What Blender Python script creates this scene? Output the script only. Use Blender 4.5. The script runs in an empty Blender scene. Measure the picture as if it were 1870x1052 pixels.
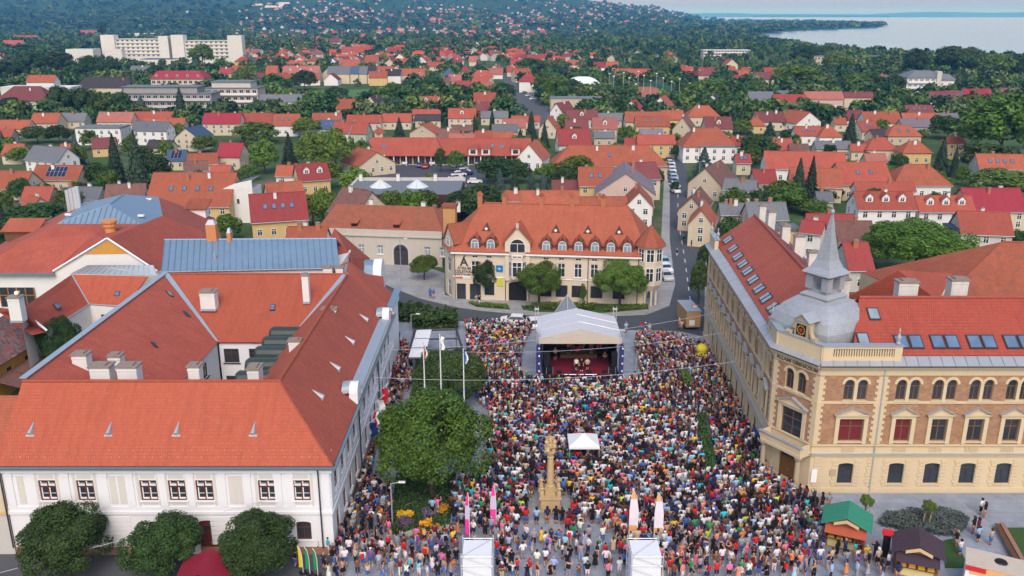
import bpy, bmesh, math, random
import numpy as np
from mathutils import Vector, Matrix
R = math.radians
random.seed(7); rng = np.random.default_rng(7)
scn = bpy.context.scene
C = scn.collection

# --- camera
FPX, CAMH = 1600.0, 44.0
PITCH = math.atan(498 / FPX)
cd = bpy.data.cameras.new('camera'); cam = bpy.data.objects.new('camera', cd); C.objects.link(cam)
cam.location = (0, 0, CAMH); cam.rotation_euler = (math.pi / 2 - PITCH, 0, 0)
cd.sensor_width = 36; cd.lens = 36 * FPX / 1870; cd.clip_start = 0.5; cd.clip_end = 90000
scn.camera = cam

# --- sky, sun, exposure
SUN_AZ = (0.04, -0.999); SUN_EL = 46
w = bpy.data.worlds.new('World'); scn.world = w; w.use_nodes = True
nt = w.node_tree; nt.nodes.clear()
sky = nt.nodes.new('ShaderNodeTexSky'); sky.sky_type = 'NISHITA'; sky.sun_disc = False
sky.sun_elevation = R(SUN_EL); sky.sun_rotation = math.atan2(SUN_AZ[0], SUN_AZ[1]); sky.air_density = 1.3; sky.dust_density = 2.2; sky.ozone_density = 3.0
bg = nt.nodes.new('ShaderNodeBackground'); bg.inputs[1].default_value = 0.14
tint = nt.nodes.new('ShaderNodeMix'); tint.data_type = 'RGBA'; tint.blend_type = 'MULTIPLY'; tint.inputs[0].default_value = 1
tint.inputs[7].default_value = (1.04, 0.97, 0.97, 1)
wo = nt.nodes.new('ShaderNodeOutputWorld')
nt.links.new(sky.outputs[0], tint.inputs[6]); nt.links.new(tint.outputs[2], bg.inputs[0]); nt.links.new(bg.outputs[0], wo.inputs[0])
sl = bpy.data.lights.new('sun', 'SUN'); so = bpy.data.objects.new('sun', sl); C.objects.link(so)
sl.energy = 1.45; sl.angle = R(38); sl.color = (1.0, 0.88, 0.76)
so.rotation_euler = Vector((SUN_AZ[0] * math.cos(R(SUN_EL)), SUN_AZ[1] * math.cos(R(SUN_EL)), math.sin(R(SUN_EL)))).to_track_quat('Z', 'Y').to_euler()
so.location = (-40, -60, 90)
scn.view_settings.view_transform = 'Standard'; scn.view_settings.look = 'None'
scn.view_settings.gamma = 1.0; scn.view_settings.exposure = 0.64
scn.cycles.max_bounces = 5; scn.cycles.diffuse_bounces = 2; scn.cycles.glossy_bounces = 2; scn.cycles.transmission_bounces = 2
scn.cycles.transparent_max_bounces = 4; scn.cycles.volume_bounces = 0

# --- survey helpers: picture point -> place on the ground
_c, _s = math.cos(PITCH), math.sin(PITCH)
def ray(u, v):
    x = (u - 935) / FPX; y = (526 - v) / FPX
    return (x, _c + y * _s, -_s + y * _c)
def at(u, v, z=0.0):
    d = ray(u, v); t = (z - CAMH) / d[2]
    return (d[0] * t, d[1] * t)
def zat(u, v, Y):
    d = ray(u, v); t = Y / d[1]
    return (d[0] * t, CAMH + d[2] * t)
def pr(X, Y, Z):
    dz = Z - CAMH; zc = Y * _c - dz * _s; yc = Y * _s + dz * _c
    return (935 + FPX * X / zc, 526 - FPX * yc / zc)

# --- materials
def lin(r, g, b):
    f = lambda c: ((c / 255) / 12.92 if c / 255 <= .04045 else (((c / 255) + .055) / 1.055) ** 2.4)
    return (f(r), f(g), f(b), 1)
MATS = {}
def nmat(name):
    m = bpy.data.materials.new(name); m.use_nodes = True
    b = m.node_tree.nodes['Principled BSDF']
    MATS[name] = m
    return m, m.node_tree, b
def mixc(t, a, b, fac=None, blend='MIX'):
    n = t.nodes.new('ShaderNodeMix'); n.data_type = 'RGBA'; n.blend_type = blend
    for sock, val in ((6, a), (7, b), (0, fac)):
        if val is None: continue
        if hasattr(val, 'links'): t.links.new(val, n.inputs[sock])
        else: n.inputs[sock].default_value = val
    return n.outputs[2]
def noise(t, scale, detail=3, vec=None, rough=.6):
    n = t.nodes.new('ShaderNodeTexNoise'); n.inputs['Scale'].default_value = scale; n.inputs['Detail'].default_value = detail
    n.inputs['Roughness'].default_value = rough
    if vec: t.links.new(vec, n.inputs['Vector'])
    return n.outputs[0]
def ramp(t, fac, p0, c0, p1, c1):
    n = t.nodes.new('ShaderNodeValToRGB'); e = n.color_ramp.elements
    e[0].position, e[0].color = p0, c0; e[1].position, e[1].color = p1, c1
    t.links.new(fac, n.inputs[0]); return n.outputs[0]
def tc(t, out='Object'):
    return t.nodes.new('ShaderNodeTexCoord').outputs[out]
def geo(t, out='Position'):
    return t.nodes.new('ShaderNodeNewGeometry').outputs[out]
def bump(t, b, h, strength=.3, dist=.02):
    n = t.nodes.new('ShaderNodeBump'); n.inputs['Strength'].default_value = strength; n.inputs['Distance'].default_value = dist
    t.links.new(h, n.inputs['Height']); t.links.new(n.outputs[0], b.inputs['Normal'])
def sc(c, k): return (min(1, c[0] * k), min(1, c[1] * k), min(1, c[2] * k), 1)

def plain(name, col, rough=.7, var=.12, scale=1.2, metal=0, spec=.3):
    m, t, b = nmat(name)
    n = noise(t, scale, 4, geo(t))
    t.links.new(mixc(t, sc(col, 1 - var), sc(col, 1 + var), n), b.inputs['Base Color'])
    b.inputs['Roughness'].default_value = rough; b.inputs['Metallic'].default_value = metal
    b.inputs['Specular IOR Level'].default_value = spec
    return m
def roof_mat(name, col, var=.10, patch=.25, tw=.20, th=.27, mortar=.72, age=0.0, agecol=(.06, .05, .045, 1)):
    """clay tiles in courses, uv in metres (u along the eave, v up the slope)"""
    m, t, b = nmat(name)
    uv = tc(t, 'UV')
    br = t.nodes.new('ShaderNodeTexBrick'); br.inputs['Scale'].default_value = 1
    br.inputs['Brick Width'].default_value = tw; br.inputs['Row Height'].default_value = th
    br.inputs['Mortar Size'].default_value = .035; br.inputs['Mortar Smooth'].default_value = .6; br.inputs['Bias'].default_value = 0
    br.inputs['Color1'].default_value = sc(col, 1 - var); br.inputs['Color2'].default_value = sc(col, 1 + var); br.inputs['Mortar'].default_value = sc(col, mortar)
    t.links.new(uv, br.inputs['Vector'])
    n = noise(t, .35, 5, geo(t))
    cc = mixc(t, br.outputs[0], sc(col, 1 - patch), ramp(t, n, .42, (0, 0, 0, 1), .72, (1, 1, 1, 1)))
    mp = t.nodes.new('ShaderNodeMapping'); mp.inputs['Scale'].default_value = (1.6, .16, 1); t.links.new(uv, mp.inputs[0])
    cc = mixc(t, cc, sc(col, .62), ramp(t, noise(t, 1.0, 5, mp.outputs[0], .7), .48, (0, 0, 0, 1), .78, (.8, .8, .8, 1)))
    cc = mixc(t, cc, (min(1, col[0] * 1.12), col[1] * 1.3, col[2] * 1.35, 1), ramp(t, noise(t, 2.2, 6, geo(t), .75), .52, (0, 0, 0, 1), .70, (.55, .55, .55, 1)))
    oi = t.nodes.new('ShaderNodeObjectInfo')
    hs = t.nodes.new('ShaderNodeHueSaturation')
    ma = t.nodes.new('ShaderNodeMapRange'); ma.inputs[3].default_value = .86; ma.inputs[4].default_value = 1.12
    t.links.new(oi.outputs['Random'], ma.inputs[0]); t.links.new(ma.outputs[0], hs.inputs['Value']); t.links.new(cc, hs.inputs['Color'])
    out = hs.outputs[0]
    if age:
        n2 = noise(t, .9, 6, geo(t), .7)
        out = mixc(t, out, agecol, ramp(t, n2, .62 - age * .35, (0, 0, 0, 1), .80 - age * .2, (1, 1, 1, 1)))
    t.links.new(out, b.inputs['Base Color']); b.inputs['Roughness'].default_value = .72; b.inputs['Specular IOR Level'].default_value = .25
    bump(t, b, br.outputs[1], -.5, .03)
    return m
def wall_mat(name, col, dirt=.18, rough=.85):
    m, t, b = nmat(name)
    p = geo(t)
    mp = t.nodes.new('ShaderNodeMapping'); mp.inputs['Scale'].default_value = (.8, .8, .25); t.links.new(p, mp.inputs[0])
    n = noise(t, 1.0, 6, mp.outputs[0], .65)
    d = mixc(t, col, sc(col, 1 - dirt), ramp(t, n, .45, (0, 0, 0, 1), .75, (1, 1, 1, 1)))
    n2 = noise(t, 7, 3, p)
    t.links.new(mixc(t, d, sc(col, .93), n2), b.inputs['Base Color']); b.inputs['Roughness'].default_value = rough
    b.inputs['Specular IOR Level'].default_value = .2
    bump(t, b, n2, .15, .01)
    return m
def glass_mat(name, col, rough=.08):
    m, t, b = nmat(name)
    n = noise(t, .6, 2, geo(t))
    t.links.new(mixc(t, sc(col, .6), sc(col, 1.5), n), b.inputs['Base Color']); b.inputs['Roughness'].default_value = rough
    b.inputs['Specular IOR Level'].default_value = .6
    return m
def metal_mat(name, col, rough=.45):
    m, t, b = nmat(name)
    n = noise(t, .8, 5, geo(t)); oi = t.nodes.new('ShaderNodeObjectInfo')
    c1 = mixc(t, sc(col, .86), sc(col, 1.1), n)
    c2 = mixc(t, c1, sc(col, .8), ramp(t, oi.outputs['Random'], 0, (0, 0, 0, 1), 1, (.45, .45, .45, 1)))
    t.links.new(c2, b.inputs['Base Color']); b.inputs['Roughness'].default_value = rough; b.inputs['Metallic'].default_value = .25
    return m
def leaf_mat(name, c_dark, c_light, trans=.14):
    m, t, b = nmat(name)
    g = t.nodes.new('ShaderNodeNewGeometry'); oi = t.nodes.new('ShaderNodeObjectInfo')
    n = noise(t, .45, 2, g.outputs['Position'])
    a = t.nodes.new('ShaderNodeMath'); a.operation = 'MULTIPLY_ADD'; a.inputs[1].default_value = .45; t.links.new(g.outputs['Random Per Island'], a.inputs[0]); 
    a2 = t.nodes.new('ShaderNodeMath'); a2.operation = 'MULTIPLY'; a2.inputs[1].default_value = .55; t.links.new(n, a2.inputs[0]); t.links.new(a2.outputs[0], a.inputs[2])
    c = mixc(t, c_dark, c_light, a.outputs[0])
    hs = t.nodes.new('ShaderNodeHueSaturation'); mr = t.nodes.new('ShaderNodeMapRange'); mr.inputs[3].default_value = .7; mr.inputs[4].default_value = 1.3
    t.links.new(oi.outputs['Random'], mr.inputs[0]); t.links.new(mr.outputs[0], hs.inputs['Value']); t.links.new(c, hs.inputs['Color'])
    mh = t.nodes.new('ShaderNodeMapRange'); mh.inputs[3].default_value = .475; mh.inputs[4].default_value = .515
    ml = t.nodes.new('ShaderNodeMath'); ml.operation = 'MULTIPLY'; ml.inputs[1].default_value = 7.3; t.links.new(oi.outputs['Random'], ml.inputs[0])
    fr = t.nodes.new('ShaderNodeMath'); fr.operation = 'FRACT'; t.links.new(ml.outputs[0], fr.inputs[0]); t.links.new(fr.outputs[0], mh.inputs[0]); t.links.new(mh.outputs[0], hs.inputs['Hue'])
    t.links.new(hs.outputs[0], b.inputs['Base Color']); b.inputs['Roughness'].default_value = .6; b.inputs['Specular IOR Level'].default_value = .25
    tr = t.nodes.new('ShaderNodeBsdfTranslucent'); t.links.new(hs.outputs[0], tr.inputs[0])
    mx = t.nodes.new('ShaderNodeMixShader'); mx.inputs[0].default_value = trans
    t.links.new(b.outputs[0], mx.inputs[1]); t.links.new(tr.outputs[0], mx.inputs[2])
    t.links.new(mx.outputs[0], t.nodes['Material Output'].inputs[0])
    return m
def objcol_mat(name, rough=.85):
    m, t, b = nmat(name)
    oi = t.nodes.new('ShaderNodeObjectInfo'); n = noise(t, 9, 2, tc(t))
    t.links.new(mixc(t, oi.outputs['Color'], (0.5, 0.5, 0.5, 1), n, 'OVERLAY'), b.inputs['Base Color'])
    b.inputs['Roughness'].default_value = rough; b.inputs['Specular IOR Level'].default_value = .2
    return m
def vcol_mat(name, rough=.8):
    m, t, b = nmat(name)
    a = t.nodes.new('ShaderNodeVertexColor'); a.layer_name = 'Col'
    t.links.new(a.outputs[0], b.inputs['Base Color']); b.inputs['Roughness'].default_value = rough; b.inputs['Specular IOR Level'].default_value = .2
    return m
def emit_mat(name, col, s):
    m, t, b = nmat(name)
    b.inputs['Base Color'].default_value = col; b.inputs['Emission Color'].default_value = col; b.inputs['Emission Strength'].default_value = s
    return m

# roofs
ROOF = {
 'orange': roof_mat('roof_orange', (.36, .100, .052, 1)),
 'front':  roof_mat('roof_front_orange', (.385, .090, .047, 1), var=.07, patch=.10, th=.30),
 'redor':  roof_mat('roof_red_orange', (.365, .086, .054, 1)),
 'red':    roof_mat('roof_red', (.30, .052, .046, 1), patch=.12),
 'crim':   roof_mat('roof_crimson', (.31, .034, .048, 1), patch=.08),
 'maroon': roof_mat('roof_maroon', (.20, .060, .060, 1)),
 'brown':  roof_mat('roof_brown', (.20, .095, .075, 1), age=.3),
 'rust':   roof_mat('roof_rust', (.38, .105, .055, 1), age=.3, agecol=(.16, .075, .05, 1)),
 'old':    roof_mat('roof_old_patched', (.44, .12, .06, 1), age=.75, agecol=(.20, .085, .05, 1)),
 'pink':   roof_mat('roof_pinkish', (.38, .135, .105, 1)),
 'grey':   roof_mat('roof_grey', (.15, .16, .175, 1), patch=.15),
 'dark':   roof_mat('roof_dark', (.055, .045, .05, 1)),
 'blue':   roof_mat('roof_blue', (.06, .10, .17, 1), patch=.1),
 'lav':    roof_mat('roof_lavender', (.20, .17, .20, 1)),
 'flat':   plain('roof_flat_felt', (.15, .17, .19, 1), .9),
 'white':  plain('roof_white_membrane', (.62, .63, .62, 1), .7),
}
WALL = {
 'white': wall_mat('plaster_white', (.72, .71, .69, 1), .10), 'cream': wall_mat('plaster_cream', (.58, .50, .36, 1)),
 'yellow': wall_mat('plaster_yellow', (.60, .43, .19, 1)), 'pale': wall_mat('plaster_pale_grey', (.52, .50, .46, 1)),
 'beige': wall_mat('plaster_beige', (.50, .42, .31, 1)), 'grey': wall_mat('plaster_grey', (.30, .29, .28, 1)),
 'pinkw': wall_mat('plaster_pink', (.56, .42, .36, 1)), 'ochre': wall_mat('plaster_ochre', (.50, .27, .05, 1), .35),
 'green': wall_mat('plaster_green', (.36, .44, .33, 1)), 'brickw': wall_mat('plaster_brickred', (.28, .06, .05, 1)),
 'atrium': wall_mat('plaster_atrium', (.64, .55, .42, 1), .08), 'stoneb': wall_mat('plaster_stone_beige', (.50, .46, .39, 1), .14),
 'gim': wall_mat('plaster_gim_cream', (.61, .49, .315, 1), .12), 'hosp': wall_mat('plaster_hospital', (.62, .60, .55, 1), .15),
}
M_WIN = glass_mat('window_glass', (.030, .036, .045, 1)); M_WINL = glass_mat('window_glass_pale', (.22, .27, .32, 1))
M_SKYL = glass_mat('skylight_glass', (.10, .16, .26, 1), .05)
M_FRW = plain('frame_white', (.72, .72, .70, 1), .5, .04); M_FRB = plain('frame_brown', (.075, .035, .022, 1), .5); M_FRR = plain('frame_red_brown', (.13, .028, .020, 1), .5)
M_FRG = plain('frame_dark_grey', (.04, .042, .048, 1), .5)
M_CHIM = wall_mat('chimney_white', (.70, .69, .67, 1), .25); M_CHCAP = plain('chimney_cap', (.24, .20, .17, 1), .9); M_BRICKCH = plain('chimney_brick', (.38, .15, .08, 1), .9, .25, 4)
M_ZINC = metal_mat('zinc_sheet', (.33, .40, .46, 1)); M_GREYZ = metal_mat('grey_zinc_sheet', (.38, .40, .43, 1)); M_GUT = metal_mat('gutter_teal', (.16, .24, .28, 1))
M_BLUESHEET = metal_mat('blue_sheet', (.185, .285, .39, 1), .5); M_SEAM = metal_mat('sheet_seam', (.12, .19, .27, 1), .5)
M_SOLAR = glass_mat('solar_cell', (.012, .018, .05, 1), .12)
M_WOOD = plain('wood_brown', (.13, .065, .03, 1), .7, .3, 3); M_BARK = plain('bark', (.07, .05, .038, 1), .95, .3, 5)
M_STEEL = metal_mat('steel_bright', (.55, .57, .60, 1), .35); M_BLACK = plain('black_plastic', (.012, .012, .014, 1), .5); M_WHITE = plain('white_paint', (.75, .75, .75, 1), .5, .04)

# --- mesh builder
class MB:
    def __init__(s): s.v = []; s.f = []; s.m = []
    def face(s, pts, m=0):
        k = len(s.v); s.v += [tuple(p) for p in pts]; s.f.append(tuple(range(k, k + len(pts)))); s.m.append(m); return s
    def hexa(s, p, m=0):
        """8 corners: 0-3 bottom ccw, 4-7 top"""
        k = len(s.v); s.v += [tuple(q) for q in p]
        for q in ((0, 3, 2, 1), (4, 5, 6, 7), (0, 1, 5, 4), (1, 2, 6, 5), (2, 3, 7, 6), (3, 0, 4, 7)):
            s.f.append(tuple(k + i for i in q)); s.m.append(m)
        return s
    def box(s, x0, x1, y0, y1, z0, z1, m=0):
        return s.hexa([(x0, y0, z0), (x1, y0, z0), (x1, y1, z0), (x0, y1, z0), (x0, y0, z1), (x1, y0, z1), (x1, y1, z1), (x0, y1, z1)], m)
    def obox(s, c, sx, sy, z0, z1, rz=0, m=0):
        ca, sa = math.cos(rz), math.sin(rz); q = []
        for z in (z0, z1):
            for (x, y) in ((-sx / 2, -sy / 2), (sx / 2, -sy / 2), (sx / 2, sy / 2), (-sx / 2, sy / 2)):
                q.append((c[0] + x * ca - y * sa, c[1] + x * sa + y * ca, z))
        return s.hexa(q, m)
    def prism(s, poly, z0, z1, m=0, top=None):
        n = len(poly); k = len(s.v)
        s.v += [(p[0], p[1], z0) for p in poly] + [(p[0], p[1], z1) for p in poly]
        for i in range(n):
            j = (i + 1) % n; s.f.append((k + i, k + j, k + n + j, k + n + i)); s.m.append(m)
        s.f.append(tuple(k + n + i for i in range(n))); s.m.append(m if top is None else top)
        s.f.append(tuple(k + n - 1 - i for i in range(n))); s.m.append(m)
        return s
    def ring(s, rings, m=0, cap=True):
        k = len(s.v); n = len(rings[0])
        for r in rings: s.v += [tuple(p) for p in r]
        for a in range(len(rings) - 1):
            for i in range(n):
                j = (i + 1) % n
                s.f.append((k + a * n + i, k + a * n + j, k + (a + 1) * n + j, k + (a + 1) * n + i)); s.m.append(m)
        if cap:
            s.f.append(tuple(k + n - 1 - i for i in range(n))); s.m.append(m)
            e = k + (len(rings) - 1) * n; s.f.append(tuple(e + i for i in range(n))); s.m.append(m)
        return s
    def lathe(s, c, prof, n=10, m=0):
        return s.ring([[(c[0] + r * math.cos(2 * math.pi * i / n), c[1] + r * math.sin(2 * math.pi * i / n), c[2] + z) for i in range(n)] for (r, z) in prof], m)
    def cyl(s, x, y, z0, z1, r0, r1=None, n=8, m=0):
        return s.lathe((x, y, 0), [(r0, z0), (r0 if r1 is None else r1, z1)], n, m)
    def tube(s, pts, r, n=5, m=0):
        pts = [Vector(p) for p in pts]; rings = []
        for i, p in enumerate(pts):
            d = (pts[min(i + 1, len(pts) - 1)] - pts[max(i - 1, 0)]).normalized()
            a = d.orthogonal().normalized() if abs(d.z) > .9 else d.cross(Vector((0, 0, 1))).normalized()
            b = d.cross(a); rr = r[i] if isinstance(r, (list, tuple)) else r
            rings.append([p + (a * math.cos(2 * math.pi * k / n) + b * math.sin(2 * math.pi * k / n)) * rr for k in range(n)])
        return s.ring(rings, m)
    def slab(s, pts, th, m=0):
        """planar polygon thickened downwards along its normal"""
        P = [Vector(p) for p in pts]; nrm = (P[1] - P[0]).cross(P[2] - P[0]).normalized()
        if nrm.z < 0: P.reverse(); nrm = -nrm
        Q = [p - nrm * th for p in P]; k = len(s.v); n = len(P)
        s.v += [tuple(p) for p in P] + [tuple(q) for q in Q]
        s.f.append(tuple(k + i for i in range(n))); s.m.append(m)
        s.f.append(tuple(k + n + n - 1 - i for i in range(n))); s.m.append(m)
        for i in range(n):
            j = (i + 1) % n; s.f.append((k + j, k + i, k + n + i, k + n + j)); s.m.append(m)
        return s
    def mesh(s, name, mats, org=(0, 0, 0), smooth=False):
        me = bpy.data.meshes.new(name)
        V = [(a - org[0], b - org[1], c - org[2]) for (a, b, c) in s.v]
        me.from_pydata(V, [], s.f)
        for mt in mats: me.materials.append(mt)
        if len(mats) > 1: me.polygons.foreach_set('material_index', s.m)
        uv = me.uv_layers.new(name='UVMap'); co = s.v; data = []
        for f in s.f:
            a, b_, c_ = Vector(co[f[0]]), Vector(co[f[1]]), Vector(co[f[2]])
            nrm = (b_ - a).cross(c_ - a)
            if nrm.length < 1e-9: nrm = Vector((0, 0, 1))
            nrm.normalize()
            ua = Vector((0, 0, 1)).cross(nrm) if abs(nrm.z) < .999 else Vector((1, 0, 0))
            ua.normalize(); va = nrm.cross(ua)
            for i in f:
                p = Vector(co[i]); data += [p.dot(ua), p.dot(va)]
        uv.data.foreach_set('uv', data)
        if smooth: me.polygons.foreach_set('use_smooth', [True] * len(me.polygons))
        me.update(); return me
    def build(s, name, mats, parent=None, org=(0, 0, 0), smooth=False):
        if not isinstance(mats, (list, tuple)): mats = [mats]
        return link(name, s.mesh(name, mats, org, smooth), parent)
def link(name, me, parent=None, loc=None, rz=None):
    o = bpy.data.objects.new(name, me); C.objects.link(o)
    if parent: o.parent = parent
    if loc is not None: o.location = loc
    if rz is not None: o.rotation_euler = (0, 0, rz)
    return o
def tag(o, label, cat, group=None):
    o['label'] = label; o['category'] = cat
    if group: o['group'] = group
    return o
def struct(o): o['kind'] = 'structure'; return o
def thing(name, label, cat, loc=(0, 0, 0), rz=0, group=None):
    o = bpy.data.objects.new(name, None); C.objects.link(o); o.location = loc; o.rotation_euler = (0, 0, rz); o.empty_display_size = .5
    return tag(o, label, cat, group)
def dup_children(src, dst):
    for ch in list(src.children):
        c = ch.copy(); C.objects.link(c); c.parent = dst
        for g in list(ch.children):
            d = g.copy(); C.objects.link(d); d.parent = c
def np_mesh(name, V, F, mats, cols=None, smooth=False):
    """V (n,3) array, F (m,k) array of equal-size faces"""
    me = bpy.data.meshes.new(name); n, k = F.shape
    me.vertices.add(len(V)); me.vertices.foreach_set('co', np.ascontiguousarray(V, np.float32).ravel())
    me.loops.add(n * k); me.loops.foreach_set('vertex_index', np.ascontiguousarray(F, np.int32).ravel())
    me.polygons.add(n); me.polygons.foreach_set('loop_start', np.arange(0, n * k, k, dtype=np.int32))
    try: me.polygons.foreach_set('loop_total', np.full(n, k, np.int32))
    except Exception: pass
    for m in mats: me.materials.append(m)
    if cols is not None:
        a = me.color_attributes.new('Col', 'FLOAT_COLOR', 'POINT'); a.data.foreach_set('color', np.ascontiguousarray(cols, np.float32).ravel())
    if smooth: me.polygons.foreach_set('use_smooth', np.ones(n, bool))
    me.update(calc_edges=True); me.validate(); return me
_textcache = {}
def text_mesh(txt, size, depth, mat, align='CENTER', spacing=1.0):
    cu = bpy.data.curves.new('lettering', 'FONT'); cu.body = txt; cu.size = size; cu.extrude = depth; cu.align_x = align; cu.space_line = spacing; cu.resolution_u = 2; cu.offset = size * .022
    o = bpy.data.objects.new('lettering', cu); C.objects.link(o)
    dg = bpy.context.evaluated_depsgraph_get(); me = bpy.data.meshes.new_from_object(o.evaluated_get(dg))
    bpy.data.objects.remove(o); me.materials.clear(); me.materials.append(mat); return me
# === PEOPLE: body meshes, one continuous skin each, with clothes fitted to them
def uvsphere(b, c, r, n=8, sx=1, sy=1, sz=1):
    b.ring([[(c[0] + r * sx * math.sin(math.pi * (i + .02) / (n + .04)) * math.cos(2 * math.pi * j / 10), c[1] + r * sy * math.sin(math.pi * (i + .02) / (n + .04)) * math.sin(2 * math.pi * j / 10), c[2] - r * sz * math.cos(math.pi * (i + .02) / (n + .04))) for j in range(10)] for i in range(n + 1)])
def limb(b, pts, rad):
    b.tube(pts, rad, 8)
    for p, r_ in zip(pts, rad): uvsphere(b, p, r_ * .99, 6)
def person_parts(pose, female):
    """facing +y, feet at z=0, about 1.72 m tall"""
    sw, hw = (.165, .15) if female else (.19, .135)
    seg = []          # (tag, points, radii)
    dz = -.42 if pose == 'sit' else 0
    hipz = .90 + dz; chest = (0, .0, 1.28 + dz); nk = (0, .01, 1.46 + dz); hd = (0, .035, 1.60 + dz)
    for s_ in (-1, 1):
        if pose == 'sit': kn, an_, ft = (s_ * .12, .42, .50), (s_ * .12, .44, .09), (s_ * .13, .60, .035)
        elif pose == 'walk': kn, an_, ft = (s_ * .09, .10 + s_ * .12, .48), (s_ * .09, s_ * .24 - .03, .10), (s_ * .1, s_ * .24 + .13, .04)
        else: kn, an_, ft = (s_ * .105, .02, .48), (s_ * .115, -.01, .09), (s_ * .14, .15, .035)
        hp = (s_ * .095, 0, hipz)
        seg.append(('thigh', [hp, kn], [.092 if female else .088, .058])); seg.append(('calf', [kn, tuple(kn[i] * .65 + an_[i] * .35 for i in range(3)), an_], [.058, .057, .038])); seg.append(('foot', [an_, (an_[0], an_[1] - .04, .045), ft], [.04, .042, .034]))
        sh = (s_ * sw, 0, 1.40 + dz)
        el, wr = {'stand': ((s_ * (sw + .06), -.03, 1.11), (s_ * (sw + .05), .06, .87)), 'walk': ((s_ * (sw + .05), -s_ * .10, 1.12), (s_ * (sw + .05), -s_ * .12 + .12, .89)),
                  'fold': ((s_ * (sw + .05), .02, 1.12), (-s_ * .06, .20, 1.16 + s_ * .02)), 'raise': ((s_ * (sw + .08), .20, 1.36), (s_ * .10, .34, 1.58)) if s_ > 0 or female else ((s_ * (sw + .06), -.03, 1.11), (s_ * (sw + .05), .06, .87)),
                  'hip': ((s_ * (sw + .17), -.06, 1.15), (s_ * (sw + .01), .07, .98)), 'sit': ((s_ * (sw + .04), .08, 1.12 + dz), (s_ * .11, .30, .98 + dz))}[pose]
        seg.append(('uparm', [sh, el], [.055, .042])); seg.append(('forearm', [el, wr], [.042, .028]))
        d = (Vector(wr) - Vector(el)).normalized(); lat = d.cross(Vector((0, 1, .2))).normalized(); w0 = Vector(wr)
        pm = w0 + d * .085; seg.append(('hand', [tuple(w0), tuple(w0 + d * .045), tuple(pm)], [.026, .036, .034]))
        for k, (off, ln) in enumerate(((-.030, .062), (-.010, .075), (.010, .072), (.030, .056))):
            f0 = pm + lat * off * .9; f1 = f0 + d * ln * .55 + Vector((0, .01, -.005)); f2 = f1 + d * ln * .45 + Vector((0, .018, -.01)); seg.append(('hand', [tuple(f0), tuple(f1), tuple(f2)], [.0115, .0105, .009]))
        t0 = w0 + d * .03 + lat * .03 * s_; seg.append(('hand', [tuple(t0), tuple(t0 + d * .035 + lat * .025 * s_), tuple(t0 + d * .065 + lat * .03 * s_)], [.014, .012, .010]))
        seg.append(('torso', [(s_ * sw * .45, 0, 1.40 + dz), (s_ * sw * .95, 0, 1.40 + dz)], [.075, .062])); seg.append(('head', [(s_ * .078, hd[1] - .01, hd[2] - .005), (s_ * .088, hd[1] - .015, hd[2] + .025)], [.016, .016]))
    wst = .11 if female else .125
    seg.append(('pelvis', [(-hw * .5, 0, hipz + .03), (hw * .5, 0, hipz + .03)], [hw * .80, hw * .80])); seg.append(('torso', [(-.045, 0, hipz + .12), (-.05, 0, 1.12 + dz), (-.06, .01, 1.28 + dz), (-.05, 0, 1.38 + dz)], [wst, wst * .98, .125, .09])); seg.append(('torso', [(.045, 0, hipz + .12), (.05, 0, 1.12 + dz), (.06, .01, 1.28 + dz), (.05, 0, 1.38 + dz)], [wst, wst * .98, .125, .09]))
    if female: seg.append(('torso', [(-.07, .09, 1.26 + dz), (.07, .09, 1.26 + dz)], [.065, .065]))
    seg.append(('neck', [(0, -.005, 1.38 + dz), (0, .015, 1.52 + dz)], [.056, .05]))
    seg.append(('head', [(0, hd[1] - .02, hd[2] + .03), (0, hd[1] + .01, hd[2] - .03), (0, hd[1] + .035, hd[2] - .085)], [.096, .084, .055])); seg.append(('head', [(0, hd[1] + .085, hd[2] + .015), (0, hd[1] + .108, hd[2] - .025)], [.012, .017])); seg.append(('head', [(-.022, hd[1] + .075, hd[2] - .062), (.022, hd[1] + .075, hd[2] - .062)], [.012, .012]))
    return seg, hd, dz
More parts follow.
